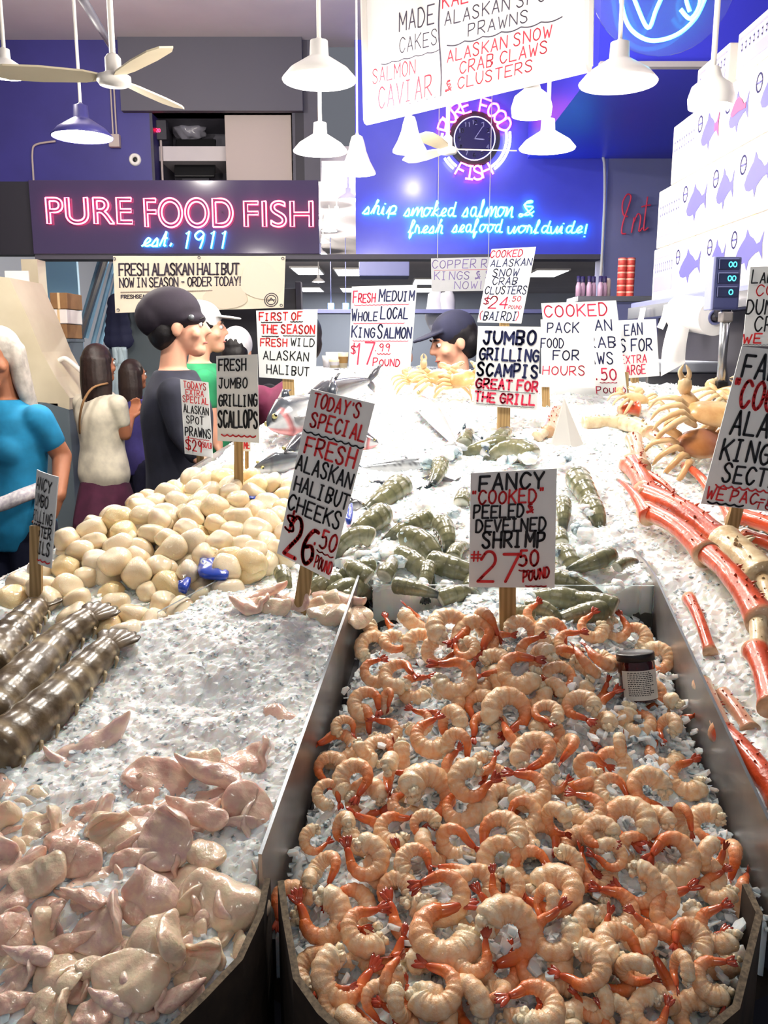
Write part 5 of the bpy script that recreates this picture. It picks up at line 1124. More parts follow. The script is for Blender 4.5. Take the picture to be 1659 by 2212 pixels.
# ---- king crab legs
M['king'] = mat('king_crab_shell', (1, 1, 1, 1), .3, attr='col', vary=(.72, .60, .50, 1), vscale=45, coat=.5, bump=.4, bscale=90)
def kleg(segs, label, fn=None, off=.02, seed=0, cat_='crab legs'):
    rg = random.Random(seed); fn = fn or Hmf; t = None
    RD = (.68, .085, .025, 1); DR = (.36, .035, .015, 1); CRM = (.80, .66, .42, 1); WH = (.86, .76, .58, 1); BK = (.05, .03, .02, 1)
    for (x0, y0, x1, y1, w0, w1, tone) in segs:
        a = SH(x0, y0, fn, off); b = SH(x1, y1, fn, off)
        if t is None: t = thing('king_crab_leg', label, cat_, a); o0 = a
        f = pix((a+b)/2)[2]; r0, r1 = w0/2/FPX*f, w1/2/FPX*f; n = 16; path = []; rad = []
        sag = Vector((0, 0, 1))*(b-a).length*.05
        for i in range(n):
            u = i/(n-1); path.append(a.lerp(b, u)+sag*sin(pi*u)-o0); q = r0+(r1-r0)*u; q *= 1-.14*sin(pi*u)+.12*max(0, 1-u*7)+.16*max(0, 1-(1-u)*7)
            rad.append(max(q*(1+rg.uniform(-.03, .03)), .0006))
        def col(u, ang):
            up = .5+.5*cos(ang-.5); c = mixc(CRM, RD, (up-.28)*3.2)
            if tone == 'cream': c = mixc(WH, CRM, up)
            if tone == 'brown': c = mixc(c, DR, .35+.4*sin(u*9+ang*2)*up)
            if tone == 'pale': c = mixc(WH, RD, max(0, up-.6)*1.6)
            if tone == 'tip': c = mixc(c, BK, max(0, u*2.2-1.2))
            if tone == 'tip0': c = mixc(BK, c, min(1, u*4))
            e = min(u, 1-u)
            return mixc(mixc(CRM, RD, .25), c, min(1, e*14)) if tone not in ('tip', 'tip0', 'cream') else c
        mb = MB(); mb.tube(path, rad, 18, cols=col, up=(0, -.2, 1)); T = (b-a).normalized(); N = T.cross(Vector((0, -.2, 1))).normalized(); U = N.cross(T)
        for k in range(int(5+(b-a).length*120)):           # spines
            u = rg.uniform(.06, .94); i = int(u*(n-1)); ang = rg.choice((.9, 1.5, -.4, 2.2, .2))+rg.uniform(-.4, .4); d = (N*sin(ang)*-1+U*cos(ang)); p = path[i]+d*rad[i]*.85
            s = r0*rg.uniform(.14, .34); mb.tube([p, p+d*s*.8+T*s*.3, p+d*s*1.5+T*s*.9], [s*.55, s*.32, s*.04], 6, cols=lambda u_, g: mixc(RD if tone != 'cream' else CRM, BK, u_*.5))
        mb.build('leg_segment', M['king'], t, True)
    return t
kleg([(1368, 950, 1382, 1012, 36, 40, 'pale'), (1362, 1004, 1402, 1078, 48, 52, 'red'), (1390, 1068, 1568, 1178, 58, 54, 'brown'), (1566, 1172, 1650, 1250, 76, 72, 'cream')], 'long spiny red king crab leg ending in a cream knuckle, upper of two', seed=1)
kleg([(1333, 1036, 1402, 1118, 6, 34, 'tip0'), (1396, 1105, 1528, 1200, 44, 50, 'red'), (1522, 1190, 1650, 1345, 52, 62, 'red'), (1636, 1330, 1640, 1420, 46, 40, 'cream'), (1632, 1405, 1672, 1530, 56, 60, 'red')], 'longest red king crab leg, black-tipped claw, running to the right edge', off=.032, seed=2)
kleg([(1396, 1024, 1466, 1076, 20, 7, 'tip')], 'thin cream crab leg tip with dark point beside the upper king crab leg', off=.03, seed=3)
kleg([(1488, 1292, 1535, 1412, 30, 26, 'red')], 'short red crab leg half buried in ice right of the tray divider', off=.004, seed=4)
kleg([(1516, 1478, 1562, 1585, 40, 44, 'pale'), (1556, 1580, 1700, 1745, 56, 66, 'red')], 'nearest red king crab leg, lowest at the right edge by the tray', off=.008, seed=5)
kleg([(1560, 1500, 1620, 1580, 34, 40, 'pale')], 'pinkish buried crab leg just above the nearest king crab leg', off=.0, seed=6)
kleg([(1600, 1118, 1720, 1165, 40, 48, 'red')], 'far red crab leg behind the king crab card stake, at the right edge', off=.01, seed=7)
kleg([(1606, 1158, 1720, 1205, 30, 40, 'red')], 'lower of two far red crab legs by the king crab card stake', off=.012, seed=8)
kleg([(1478, 1006, 1545, 1075, 18, 26, 'red'), (1545, 1072, 1580, 1125, 22, 24, 'red')], 'thin red crab leg left of the large king crab card', off=.006, seed=9)
kleg([(1262, 915, 1345, 918, 30, 38, 'cream'), (1340, 916, 1405, 940, 40, 34, 'cream'), (1402, 938, 1450, 975, 30, 22, 'pale')], 'cream jointed crab leg lying level behind the bright ice ridge', off=.012, seed=10)
kleg([(1206, 888, 1182, 938, 24, 30, 'pale'), (1190, 930, 1160, 945, 26, 24, 'cream')], 'short pale and red crab piece left of the grey pointed panel', off=.012, seed=11)
kleg([(1338, 888, 1376, 884, 20, 34, 'red')], 'small red crab claw tip by the extra large card stake', off=.018, seed=12)
kleg([(1640, 1230, 1690, 1420, 40, 30, 'cream')], 'cream crab joint leaning at the right edge below the knuckle', off=.02, seed=13)

# ---- Dungeness crabs
M['dung'] = mat('dungeness_shell', (1, 1, 1, 1), .35, attr='col', vary=(.78, .66, .55, 1), vscale=30, coat=.3, bump=.3, bscale=70)
def crab(px, py, wpx, fn, off, yaw, label, seed, tilt=.5, pale=0, up_claw=False):
    rg = random.Random(seed); c = SH(px, py, fn, off); s = wpx/FPX*pix(c)[2]/2
    t = thing('dungeness_crab', label, 'crab', c, Euler((tilt, rg.uniform(-.15, .15), yaw)), 'cooked Dungeness crabs')
    CA = mixc((.55, .24, .08, 1), (.80, .55, .26, 1), pale); CB = (.34, .14, .10, 1) if not pale else (.75, .48, .2, 1); LG = mixc((.78, .40, .13, 1), (.88, .70, .42, 1), .45+.4*pale); BL = (.86, .74, .50, 1)
    mb = MB(); q = len(mb.v)
    mb.ell((0, 0, .12*s), (s*.78, s*.52, s*.26), None, 36, 16, fn=lambda d: (1+.035*abs(sin(14*atan2(d.y, d.x)))*(1-abs(d.z)))*(1 if d.z > 0 else .8)*(1+.05*sin(6*d.x)*d.z)); mb.hasc = True
    for j in range(q, len(mb.v)): z = mb.v[j][2]/s; mb.c[j] = mixc(BL, mixc(CA, CB, .5+.5*sin(mb.v[j][0]/s*5)), (z-.02)*5)
    mb.build('carapace', M['dung'], t, True)
    for sg in (-1, 1):
        for k in range(4):
            a = radians(-35-k*28); d = Vector((sg*cos(a), sin(a)*.9+.15, 0)); p0 = Vector((sg*.55*s, (.12-.2*k)*s, .05*s)); p1 = p0+Vector((sg*.55*s*(1-.1*k), -.10*s*k, .34*s)); p2 = p1+Vector((sg*.42*s, -.16*s*k+.1*s, -.18*s)); p3 = p2+Vector((sg*.16*s, -.05*s, -.36*s))
            mb = MB(); mb.tube(catmull([p0, p0.lerp(p1, .6), p1, p2, p3], 3), [.11*s, .11*s, .115*s, .12*s, .12*s, .11*s, .10*s, .095*s, .09*s, .08*s, .07*s, .045*s, .012*s], 10, cols=lambda u, g: mixc(LG, BL, .5-.5*cos(g)), flat=.7); mb.build('leg', M['dung'], t, True)
        p0 = Vector((sg*.5*s, .42*s, .08*s)); p1 = Vector((sg*.82*s, .66*s, .22*s)); p2 = Vector((sg*.45*s, .92*s, .2*s)) if not (up_claw and sg < 0) else Vector((sg*.95*s, .75*s, .75*s))
        mb = MB(); mb.tube([p0, p1], [.13*s, .14*s], 10, cols=lambda u, g: LG); d = (p2-p1).normalized(); mb.tube([p1, p1+d*.16*s, p1+d*.36*s, p1+d*.46*s], [.13*s, .19*s, .17*s, .1*s], 12, cols=lambda u, g: mixc(LG, BL, u)); e = p1+d*.4*s; nn = Vector((0, 0, 1)) if abs(d.z) < .6 else Vector((1, 0, 0))
        for h in (-1, 1): mb.tube(catmull([e+nn*h*.06*s, e+d*.2*s+nn*h*.12*s, e+d*.42*s+nn*h*.03*s], 4), [.085*s, .08*s, .075*s, .07*s, .06*s, .05*s, .04*s, .025*s, .008*s], 8, cols=lambda u, g: mixc(BL, LG, .3))
        mb.build('claw', M['dung'], t, True)
crab(1512, 965, 150, Hmf, .035, .25, 'brownish-purple Dungeness crab at the front left of the crab heap', 1, .75)
crab(1545, 905, 165, Hmf, .085, -.2, 'orange Dungeness crab on top of the heap with one claw pointing up', 2, .55, .6, True)
crab(1640, 935, 160, Hmf, .05, .1, 'Dungeness crab behind the large king crab card, right of the heap', 3, .5, .3)
crab(1590, 858, 120, Hmf, .05, .0, 'pale Dungeness crab highest on the ice, farthest back on the right', 4, .4, 1)
crab(1372, 866, 80, Hmf, .03, .4, 'small yellowish Dungeness crab behind the stake of the extra large card', 5, .5, .9)
crab(950, 822, 84, Hmf, .045, .3, 'pinkish crab with raised legs at the top of the ice in front of the clerk', 6, .7, .7, True)
crab(1002, 822, 80, Hmf, .06, -.5, 'orange pink crab leaning beside the scampis card at the top of the ice', 7, .9, .6)
crab(900, 820, 66, Hmf, .045, .1, 'pale crab beside the right edge of the king salmon card', 8, .6, .8)

# ---- whole fish on the ice
M['fish'] = mat('fish_skin', (1, 1, 1, 1), .2, attr='col', vary=(.72, .74, .78, 1), vscale=28, coat=.8, metal=.15)
M['eye'] = mat('fish_eye', (.01, .01, .012, 1), .05); M['eyer'] = mat('fish_eye_ring', srgb(200, 190, 130), .3, metal=.4)
def fish(hx, hy, tx, ty, wpx, label, off=.0, back=(.06, .07, .09, 1), belly=(.80, .80, .80, 1), accent=None, spot=0, roll=.5, cat_='fish'):
    a = SH(hx, hy, Hmf, off); b = SH(tx, ty, Hmf, off); L = (b-a).length; T = (b-a).normalized(); f = pix(a.lerp(b, .4))[2]; R = wpx/2/FPX*f
    t = thing('whole_fish', label, cat_, a); U0 = (Vector((0, 0, 1))-T*T.z).normalized(); N = T.cross(U0); U = (U0*cos(roll)+N*sin(roll)).normalized(); N = T.cross(U); n = 34; path = []; rad = []
    for i in range(n):
        u = i/(n-1); path.append(T*L*u); h = (u/.30)**.62 if u < .30 else 1-((u-.30)/.70)**1.5*.84; rad.append(max(R*h, .0012))
    def col(u, g):
        up = .5+.5*cos(g); c = mixc(belly, back, (up-.42)*4)
        if spot and up > .45 and sin(u*70+g*9)*cos(g*17-u*33) > .35: c = mixc(c, (.02, .02, .03, 1), .8)
        if accent and .16 < u < .24 and up < .75: c = mixc(c, accent, .75)
        if accent and up < .12: c = mixc(c, accent, .7)
        if abs(u-.22) < .012: c = mixc(c, (.05, .04, .05, 1), .5)
        return c
    mb = MB(); mb.tube(path, rad, 22, cols=col, flat=1.0, up=U); 
    v0 = mb.v; mb.v = [tuple(Vector(p)-N*(Vector(p).dot(N))*.42) for p in v0]; mb.build('body', M['fish'], t, True)
    mb = MB(); e = T*L*.97
    for sg in (-1, 1): mb.tube([e, e+T*R*.5+U*sg*R*.45, e+T*R*.95+U*sg*R*.95], [R*.16, R*.26, R*.06], 8, flat=.9, cols=lambda u, g: back)
    mb.build('tail_fin', M['fish'], t, True)
    mb = MB(); p = T*L*.42+U*R*.85; mb.tube([p, p+U*R*.35+T*R*.25, p+U*R*.3+T*R*.6], [R*.22, R*.16, R*.02], 8, flat=.4, cols=lambda u, g: back); mb.build('dorsal_fin', M['fish'], t, True)
    for sg in (-1, 1):
        p = T*L*.25-U*R*.25+N*sg*R*.55; mb = MB(); mb.tube([p, p+T*R*.4-U*R*.15+N*sg*R*.12, p+T*R*.75-U*R*.3+N*sg*R*.1], [R*.10, R*.2, R*.03], 8, flat=.35, cols=lambda u, g: mixc(belly, back, .5)); mb.build('pectoral_fin', M['fish'], t, True)
        p = T*L*.085+U*R*.22+N*sg*R*.33; mb = MB(); mb.ell(p, (R*.13,)*3, None, 12, 8); mb.ell(p+N*sg*R*.06, (R*.09,)*3, None, 12, 8, mi=1); mb.build('eye', [M['eyer'], M['eye']], t, True)
    return t
gr = (.80, .16, .16, 1)
fish(578, 922, 720, 860, 96, 'large silver salmon with pink gill, head toward the left, behind the halibut card', .055, accent=gr, roll=-.6)
fish(650, 872, 800, 822, 74, 'dark-backed salmon behind the halibut cheeks card, head curving left', .045, back=(.09, .09, .11, 1), roll=.4)
fish(548, 1012, 690, 985, 60, 'silver fish lying low, left of the halibut cheeks card, above the blue bag', .022, back=(.10, .11, .13, 1))
fish(612, 985, 700, 925, 66, 'dark silver fish between the scallops card and the halibut cheeks card', .03, back=(.07, .07, .09, 1), belly=(.62, .64, .62, 1))
fish(958, 1010, 775, 1012, 46, 'spotted grey fish half sunk in ice right of the halibut card', .002, back=(.20, .22, .24, 1), belly=(.72, .74, .75, 1), spot=1)
fish(818, 958, 720, 945, 46, 'fish with open pink mouth whose head points right beside the halibut card', .012, back=(.09, .09, .11, 1), accent=gr)
fish(900, 850, 985, 962, 60, 'white-bellied fish with red edge and dark eye, right of centre on the ice', .026, back=(.72, .74, .76, 1), belly=(.86, .86, .86, 1), accent=(.62, .13, .10, 1), roll=1.3)
fish(788, 1046, 900, 1062, 34, 'small dark fish nearly buried under ice above the prawns', -.004)
fish(912, 1034, 985, 1040, 26, 'smallest fish, only its back showing through ice above the prawns', -.004, back=(.12, .12, .14, 1))
fish(790, 1094, 730, 1100, 40, 'dark fish head by the blue strip beside the halibut card', .004, back=(.06, .06, .07, 1))
fish(1058, 985, 1000, 930, 34, 'dark-eyed fish head left of the scampis stake', .014, back=(.05, .08, .11, 1))

# ---- pointed grey panel, blue bags, jar
p = [SH(x, y, Hmf, o) for x, y, o in ((1186, 962, 0), (1274, 962, 0))]; ap = P(1219, 860, (p[0].y+p[1].y)/2+.02)
t = MB(); w = Vector((0, .02, 0)); vs = [p[0]-Vector((0, 0, .03)), p[1]-Vector((0, 0, .03)), ap, p[0]-Vector((0, 0, .03))+w, p[1]-Vector((0, 0, .03))+w, ap+w*.3, p[0].lerp(p[1], .55)-Vector((0, .025, .03))]
t.add(vs, [(0, 6, 2), (6, 1, 2), (5, 4, 3), (0, 2, 5, 3), (1, 4, 5, 2), (0, 3, 4, 1, 6)])
tag(t.build('pointed_panel', mat('grey_plastic', srgb(206, 204, 200), .4)), 'pale grey pointed panel standing in the ice beside the scampis card', 'panel')
M['bluebag'] = mat('blue_plastic', srgb(30, 66, 176), .25, coat=.5); M['bagw'] = mat('bag_print', srgb(232, 236, 240), .4)
def bag(pts, off, label, letters=None, th=.007, fn=Hmf):
    q = [SH(x, y, fn, off) for x, y in pts]; cen = sum(q, Vector())/len(q); n = (q[1]-q[0]).cross(q[2]-q[0]).normalized()
    if n.z < 0: n = -n
    if n.y > -.2: n = (n+Vector((0, -.6, .3))).normalized()
    t = thing('plastic_bag', label, 'bag'); ring = catmull(q+[q[0]], 4)[:-1]; ring = [Vector(r) for r in ring]; m = len(ring); mb = MB(); vs = []
    for k, (sc, h) in enumerate(((1, -th), (1, 0), (.8, .5*th), (.45, .75*th))): vs += [cen+(r-cen)*sc+n*(h+.15*th*sin(i*1.9+k)) for i, r in enumerate(ring)]
    vs.append(cen+n*th*.8); mb.add(vs, [(k*m+i, k*m+(i+1) % m, (k+1)*m+(i+1) % m, (k+1)*m+i) for k in range(3) for i in range(m)]+[(3*m+i, 3*m+(i+1) % m, 4*m) for i in range(m)]+[tuple(range(m-1, -1, -1))])
    mb.build('film', M['bluebag'], t, True)
    if letters:
        st, asp = layout(letters[0]); e1 = (SH(letters[1]+10, letters[2]-3, fn, off)-SH(letters[1], letters[2], fn, off)); e1 = (e1-n*e1.dot(n)).normalized(); e2 = n.cross(e1); o = SH(letters[1], letters[2], fn, off)+n*th*2.0; h = letters[3]/FPX*pix(o)[2]; mb = MB()
        ribbon(mb, [[(x*h*.62*asp-h*.3, y*h-h*.5) for x, y in s] for s in st], h*.2, lambda u, v: o+e1*u+e2*v); mb.build('print', M['bagw'], t)['label'] = 'white printed letter'
bag([(432, 1206), (470, 1205), (492, 1222), (486, 1246), (430, 1240)], .036, 'blue plastic bag with a white letter, poking out of the scallops', ('C', 443, 1226, 17))
bag([(384, 1258), (412, 1248), (404, 1272), (386, 1270)], .034, 'scrap of blue plastic between scallops, below the lettered bag', ('T', 397, 1262, 10))
bag([(528, 1058), (565, 1062), (622, 1070), (620, 1088), (560, 1080), (530, 1074)], .030, 'blue plastic bag lying behind the scallops, by the scallops stake')
bag([(748, 1092), (762, 1088), (760, 1122), (746, 1124)], .028, 'blue plastic strip showing right of the halibut cheeks card')
jc = SH(1378, 1452, Hsf, .030); jf = pix(jc)[2]; jr = 40/FPX*jf
t = thing('sauce_jar', 'small glass jar of dark red sauce with black lid in the tray corner', 'jar', jc-Vector((0, 0, .01)), Euler((-.22, -.09, .0)))
M['sauce'] = mat('red_sauce', srgb(74, 18, 12), .1, coat=.8, vary=srgb(50, 10, 8), vscale=60); M['lab'] = mat('jar_label', srgb(226, 224, 214), .5)
mb = MB(); mb.lathe([(.0005, -jr*1.1), (jr*.9, -jr*1.1), (jr*.98, -jr), (jr*.98, jr*.95), (jr*.86, jr*1.15), (jr*.86, jr*1.3), (.0005, jr*1.3)], n=32); mb.build('glass_body', M['sauce'], t, True)
mb = MB(); mb.lathe([(jr*.86, jr*1.05), (jr*1.0, jr*1.08), (jr*1.02, jr*1.42), (jr*.96, jr*1.5), (jr*.9, jr*1.44), (.0005, jr*1.44)], n=40); mb.build('lid', M['black'], t, True)
mb = MB(); vs = []; n = 16
for z in (-jr*.95, jr*.62): vs += [(jr*1.0*cos(a), jr*1.0*sin(a), z) for a in [radians(-155+130*i/n) for i in range(n+1)]]
mb.add(vs, [(i, i+1, n+2+i, n+1+i) for i in range(n)]); lo = mb.build('paper_label', M['lab'], t, True)
mb = MB(); rg = random.Random(2)
for k in range(13):
    z = jr*(.5-.1*k); a0 = radians(-135); a1 = a0+radians(rg.uniform(62, 84))
    ribbon(mb, [[(a0+(a1-a0)*i/10, z) for i in range(11)]], .0009, lambda a, z_: (jr*1.006*cos(a if abs(a) > .3 else a), jr*1.006*sin(a), z_))
mb2 = MB(); 
for k in range(13):
    z = jr*(.5-.1*k); a = radians(-135); e = a+radians(rg.uniform(60, 84))
    while a < e:
        wd = radians(rg.uniform(3, 9)); mb2.add([(jr*1.006*cos(q), jr*1.006*sin(q), z+h) for q, h in ((a, 0), (a+wd, 0), (a+wd, jr*.045), (a, jr*.045))], [(0, 1, 2, 3)]); a += wd+radians(2)
mb2.build('fine_print', M['inkb'], lo)
# ================================================================== PEOPLE
SKIN = {'fair': mat('skin_fair', srgb(222, 166, 140), .5, sss=.15), 'tan': mat('skin_tan', srgb(172, 112, 82), .5, sss=.15)}
def cloth(n, c, c2=None): return mat(n, srgb(*c), .85, vary=srgb(*(c2 or [int(v*.86) for v in c])), vscale=14, bump=.2, bscale=14)
HAIRM = lambda n, c: mat(n, srgb(*c), .5, vary=srgb(*[int(v*.78) for v in c]), vscale=22, bump=.35, bscale=60)
def hand(mb, wr, d, n, k=1.0, curl=.4, sg=1):                # palm, four unequal fingers and a thumb
    d = Vector(d).normalized(); n = Vector(n); n = (n-d*n.dot(d)).normalized(); s = d.cross(n)*sg; wr = Vector(wr)
    pl = wr+d*.085*k
    for j, (o, L) in enumerate(((-.030, .062), (-.010, .074), (.010, .080), (.030, .072))):
        kn = pl+s*o*k; cap(mb, wr+s*o*.5*k+d*.01*k, .016*k, kn, .0125*k, 10)
        p = kn; dd = d.copy()
        for q in range(3):
            dd = (dd*cos(curl*(.5+.5*q))+n*sin(curl*(.5+.5*q))).normalized(); e = p+dd*L*k*(.42, .33, .25)[q]; cap(mb, p, (.0105-.001*q)*k, e, (.0095-.001*q)*k, 8); p = e
    p = wr+d*.022*k+s*.028*k; dd = (d*.65+s*.75+n*.25).normalized()
    for q in range(2): e = p+dd*.040*k; cap(mb, p, .014*k-.002*q, e, .0115*k-.002*q, 8); p = e; dd = (dd+d*.5).normalized()
def person(label, loc, yaw, H, skin, shirt, legs, hair, arms, fem=False, long_sleeve=False, hair_kind='long', hat=None, skirt=None, lean=0, headyaw=0, headpitch=0, vox=.009, hem=None):
    k = H/1.75; t = thing('person', label, 'person', loc, (0, 0, yaw)); W = Matrix.Translation(Vector(loc)) @ Matrix.Rotation(yaw, 4, 'Z'); Wi = W.inverted()
    sh = (.165 if fem else .19)*k; up = lambda z: Vector((0, lean*max(0, z-.95)*k, z*k)); body = MB()
    def tor(mb, e, z0=.84):
        R_ = [(.135, .105, .84), (.168, .122, .93), (.158, .116, 1.02), (.136, .106, 1.12), (.146, .112, 1.22), (.162, .118, 1.31), (.160, .102, 1.38), (.118, .082, 1.43), (.066, .062, 1.47)] if fem else [(.14, .11, .84), (.165, .122, .93), (.160, .118, 1.02), (.156, .114, 1.12), (.170, .120, 1.22), (.184, .124, 1.31), (.182, .106, 1.385), (.130, .084, 1.435), (.070, .064, 1.475)]
        R_ = [(a_, b_, min(z_, z0) if z_ < .9 else z_) for a_, b_, z_ in R_]; n = 36; vs = []; R2 = catmull(R_, 4)
        for q in R2:
            for j_ in range(n): a = 2*pi*j_/n; c_, s_ = cos(a), sin(a); vs.append(up(q[2])+Vector(((q[0]*k+e)*abs(c_)**.85*(1 if c_ > 0 else -1), (q[1]*k+e)*abs(s_)**.9*(1 if s_ > 0 else -1), 0)))
        m_ = len(R2); mb.add(vs, [(i_*n+j_, i_*n+(j_+1) % n, (i_+1)*n+(j_+1) % n, (i_+1)*n+j_) for i_ in range(m_-1) for j_ in range(n)]+[tuple(range(n-1, -1, -1)), tuple((m_-1)*n+j_ for j_ in range(n))])
    tor(body, 0)
    if fem:
        for s in (-1, 1): body.ell(up(1.27)+Vector((s*.075*k, .085*k, 0)), (.06*k, .05*k, .06*k))
    for s in (-1, 1):
        hw = .082 if fem else .088; hp, kn, an = Vector((s*(.078 if fem else .09)*k, 0, .92*k)), Vector((s*.095*k, .015*k, .50*k)), Vector((s*.10*k, -.02*k, .085*k))
        cap(body, hp, hw*k, kn, .057*k); cap(body, kn, .056*k, an, .038*k); cap(body, an-Vector((0, .02*k, .04*k)), .036*k, an+Vector((s*.01, .13*k, -.055*k)), .028*k)
    A = {}
    for s, (el, wr, hd, pn, curl) in arms.items():
        el, wr, hd = [Wi @ Vector(q) for q in (el, wr, hd)]; so = up(1.39)+Vector((s*sh, 0, 0)); A[s] = (so, el, wr); cap(body, so, .053*k, el, .041*k); cap(body, el, .041*k, wr, .028*k)
        hand(body, wr, hd-wr, (Wi.to_3x3() @ Vector(pn)), k*1.02, curl, s)
    nb = up(1.45)+Vector((0, -.012*k, 0)); hc = up(1.455)+Vector((0, .02*k, .185*k)); HR = Matrix.Translation(hc) @ Matrix.Rotation(headyaw, 4, 'Z') @ Matrix.Rotation(headpitch, 4, 'X')
    hp_ = lambda x, y, z: HR @ Vector((x*k, y*k, z*k)); R3 = HR.to_3x3()
    cap(body, nb, .052*k, hc-Vector((0, .015*k, .06*k)), .050*k)
    body.ell(hp_(0, -.012, .028), (.075*k, .094*k, .092*k), R3); body.ell(hp_(0, .030, -.02), (.060*k, .068*k, .085*k), R3); body.ell(hp_(0, .066, -.088), (.036*k, .036*k, .028*k), R3)
    cap(body, hp_(0, .094, .015), .010*k, hp_(0, .113, -.020), .0125*k); body.ell(hp_(0, .098, -.027), (.016*k, .012*k, .009*k), R3)
    body.ell(hp_(0, .088, -.055), (.026*k, .014*k, .009*k), R3); body.ell(hp_(0, .086, -.068), (.022*k, .014*k, .008*k), R3); body.ell(hp_(0, .076, .028), (.05*k, .018*k, .010*k), R3)
    for s in (-1, 1): body.ell(hp_(s*.076, -.005, -.012), (.010*k, .021*k, .032*k), R3); body.ell(hp_(s*.045, .062, -.03), (.022*k, .02*k, .02*k), R3)
    remesh('body', body, vox, skin, t, 3)
    eb = MB()
    for s in (-1, 1):
        mb = MB(); mb.ell(hp_(s*.032, .0815, .006), (.0105*k,)*3, None, 12, 8); mb.ell(hp_(s*.032, .0895, .006), (.0068*k, .0042*k, .0068*k), R3, 10, 6, mi=1); mb.build('eye', [M['white'], M['eye']], t, True)
        mb = MB(); mb.tube([hp_(s*.014, .096, .026), hp_(s*.034, .094, .032), hp_(s*.054, .082, .026)], [.003*k, .0045*k, .002*k], 6); mb.build('eyebrow', hair, t, True)
    mb = MB(); mb.tube([hp_(-.024, .093, -.062), hp_(0, .104, -.0615), hp_(.024, .093, -.062)], [.002*k, .004*k, .002*k], 6); mb.build('lips', M['lips'], t, True)
    # clothes
    mb = MB(); tor(mb, .014*k, hem or .84)
    if fem:
        for s in (-1, 1): mb.ell(up(1.27)+Vector((s*.075*k, .085*k, 0)), (.072*k, .062*k, .07*k))
    for s, (so, el, wr) in A.items():
        e2 = el if long_sleeve else so.lerp(el, .55); cap(mb, so, .066*k, e2, .055*k if not long_sleeve else .052*k)
        if long_sleeve: cap(mb, el, .052*k, el.lerp(wr, .93), .037*k)
    remesh('shirt', mb, .010, shirt, t, 4)
    if skirt:
        mb = MB(); n = 48; prof = [(.135, .11, 1.02), (.165, .125, .92), (.19, .165, .80), (.21, .21, .66), (.235, .225, .52), (.232, .222, .52), (.12, .12, .95)]; vs = []
        for a_, b_, z in prof:
            for j in range(n):
                a = 2*pi*j/n; rip = 1+.045*sin(9*a)*max(0, (1.0-z))*2; vs.append((a_*k*cos(a)*rip, b_*k*sin(a)*rip, z*k))
        mb.add(vs, [(i*n+j, i*n+(j+1) % n, (i+1)*n+(j+1) % n, (i+1)*n+j) for i in range(len(prof)-1) for j in range(n)]); mb.build('skirt', skirt, t, True)
    else:
        mb = MB()
        for s in (-1, 1): cap(mb, (s*.088*k, 0, .93*k), .108*k, (s*.095*k, .012*k, .50*k), .074*k); cap(mb, (s*.095*k, .012*k, .50*k), .074*k, (s*.10*k, -.015*k, .10*k), .06*k)
        remesh('trousers', mb, .012, legs, t, 3)
    for s in (-1, 1):
        mb = MB(); cap(mb, (s*.10*k, -.04*k, .045*k), .045*k, (s*.11*k, .13*k, .035*k), .036*k); mb.build('shoe', M['black'], t, True)
    # hair and hats
    mb = MB()
    if hair_kind != 'none':
        q = 1.0; mb.ell(hp_(0, -.022, .036), (.086*k, .098*k, .096*k), R3); mb.ell(hp_(0, -.055, -.01), (.080*k, .066*k, .085*k), R3)
        if hair_kind in ('long', 'grey'):
            rg = random.Random(len(label)); dn = -.30 if hair_kind == 'long' else -.27
            for j in range(13):
                a = radians(175+190*j/12) if hair_kind == 'long' else radians(168+204*j/12); x, y = .072*cos(a), .078*sin(a)-.02; fl = 1.25 if hair_kind == 'long' else 1.75
                cap(mb, hp_(x, y, .03), .030*k, hp_(x*1.15, y*1.05, -.10), .030*k, 8); cap(mb, hp_(x*1.15, y*1.05, -.10), .030*k, hp_(x*fl, y*(1.15), dn+rg.uniform(-.04, .04)), .012*k, 8)
        remesh('hair', mb, .007, hair, t, 3)
    if hat:
        hk, hm = hat; mb = MB()
        if hk == 'beanie':
            mb.ell(hp_(0, -.030, .055), (.098*k, .118*k, .092*k), R3, 32, 18, fn=lambda d: 1+.02*sin(5*d.x+3*d.y)); mb.ell(hp_(0, -.085, .035), (.088*k, .075*k, .08*k), R3, 24, 14); mb.ell(hp_(0, .0, .028), (.089*k, .105*k, .04*k), R3, 32, 12); remesh('beanie', mb, .007, hm, t, 3)
            b = MB(); b.ell(hp_(.09, .05, .03), (.006*k, .012*k, .012*k), R3, 12, 8); b.build('beanie_badge', M['edge'], t, True)
        elif hk == 'knit':
            mb.ell(hp_(0, -.012, .04), (.09*k, .105*k, .105*k), R3, 32, 18); remesh('knit_cap', mb, .007, hm, t, 3)
        else:
            mb.ell(hp_(0, -.014, .052), (.085*k, .103*k, .085*k), R3, 28, 14); q = [hp_(x, y, z) for x, y, z in ((-.07, .06, .055), (-.055, .15, .045), (0, .185, .042), (.055, .15, .045), (.07, .06, .055))]
            n = len(q); up_ = R3 @ Vector((0, 0, .012*k)); mb.add(q+[p+up_ for p in q], [tuple(range(n)), tuple(range(2*n-1, n-1, -1))]+[(i, (i+1) % n, n+(i+1) % n, n+i) for i in range(n)]); remesh('cap', mb, .006, hm, t, 2)
    return t
M['lips'] = mat('lips', srgb(176, 96, 88), .5)
HB, HD, HG = HAIRM('dark_brown_hair', (46, 30, 26)), HAIRM('black_hair', (26, 22, 26)), HAIRM('silver_hair', (196, 186, 176))
dn = (0, 0, -1)
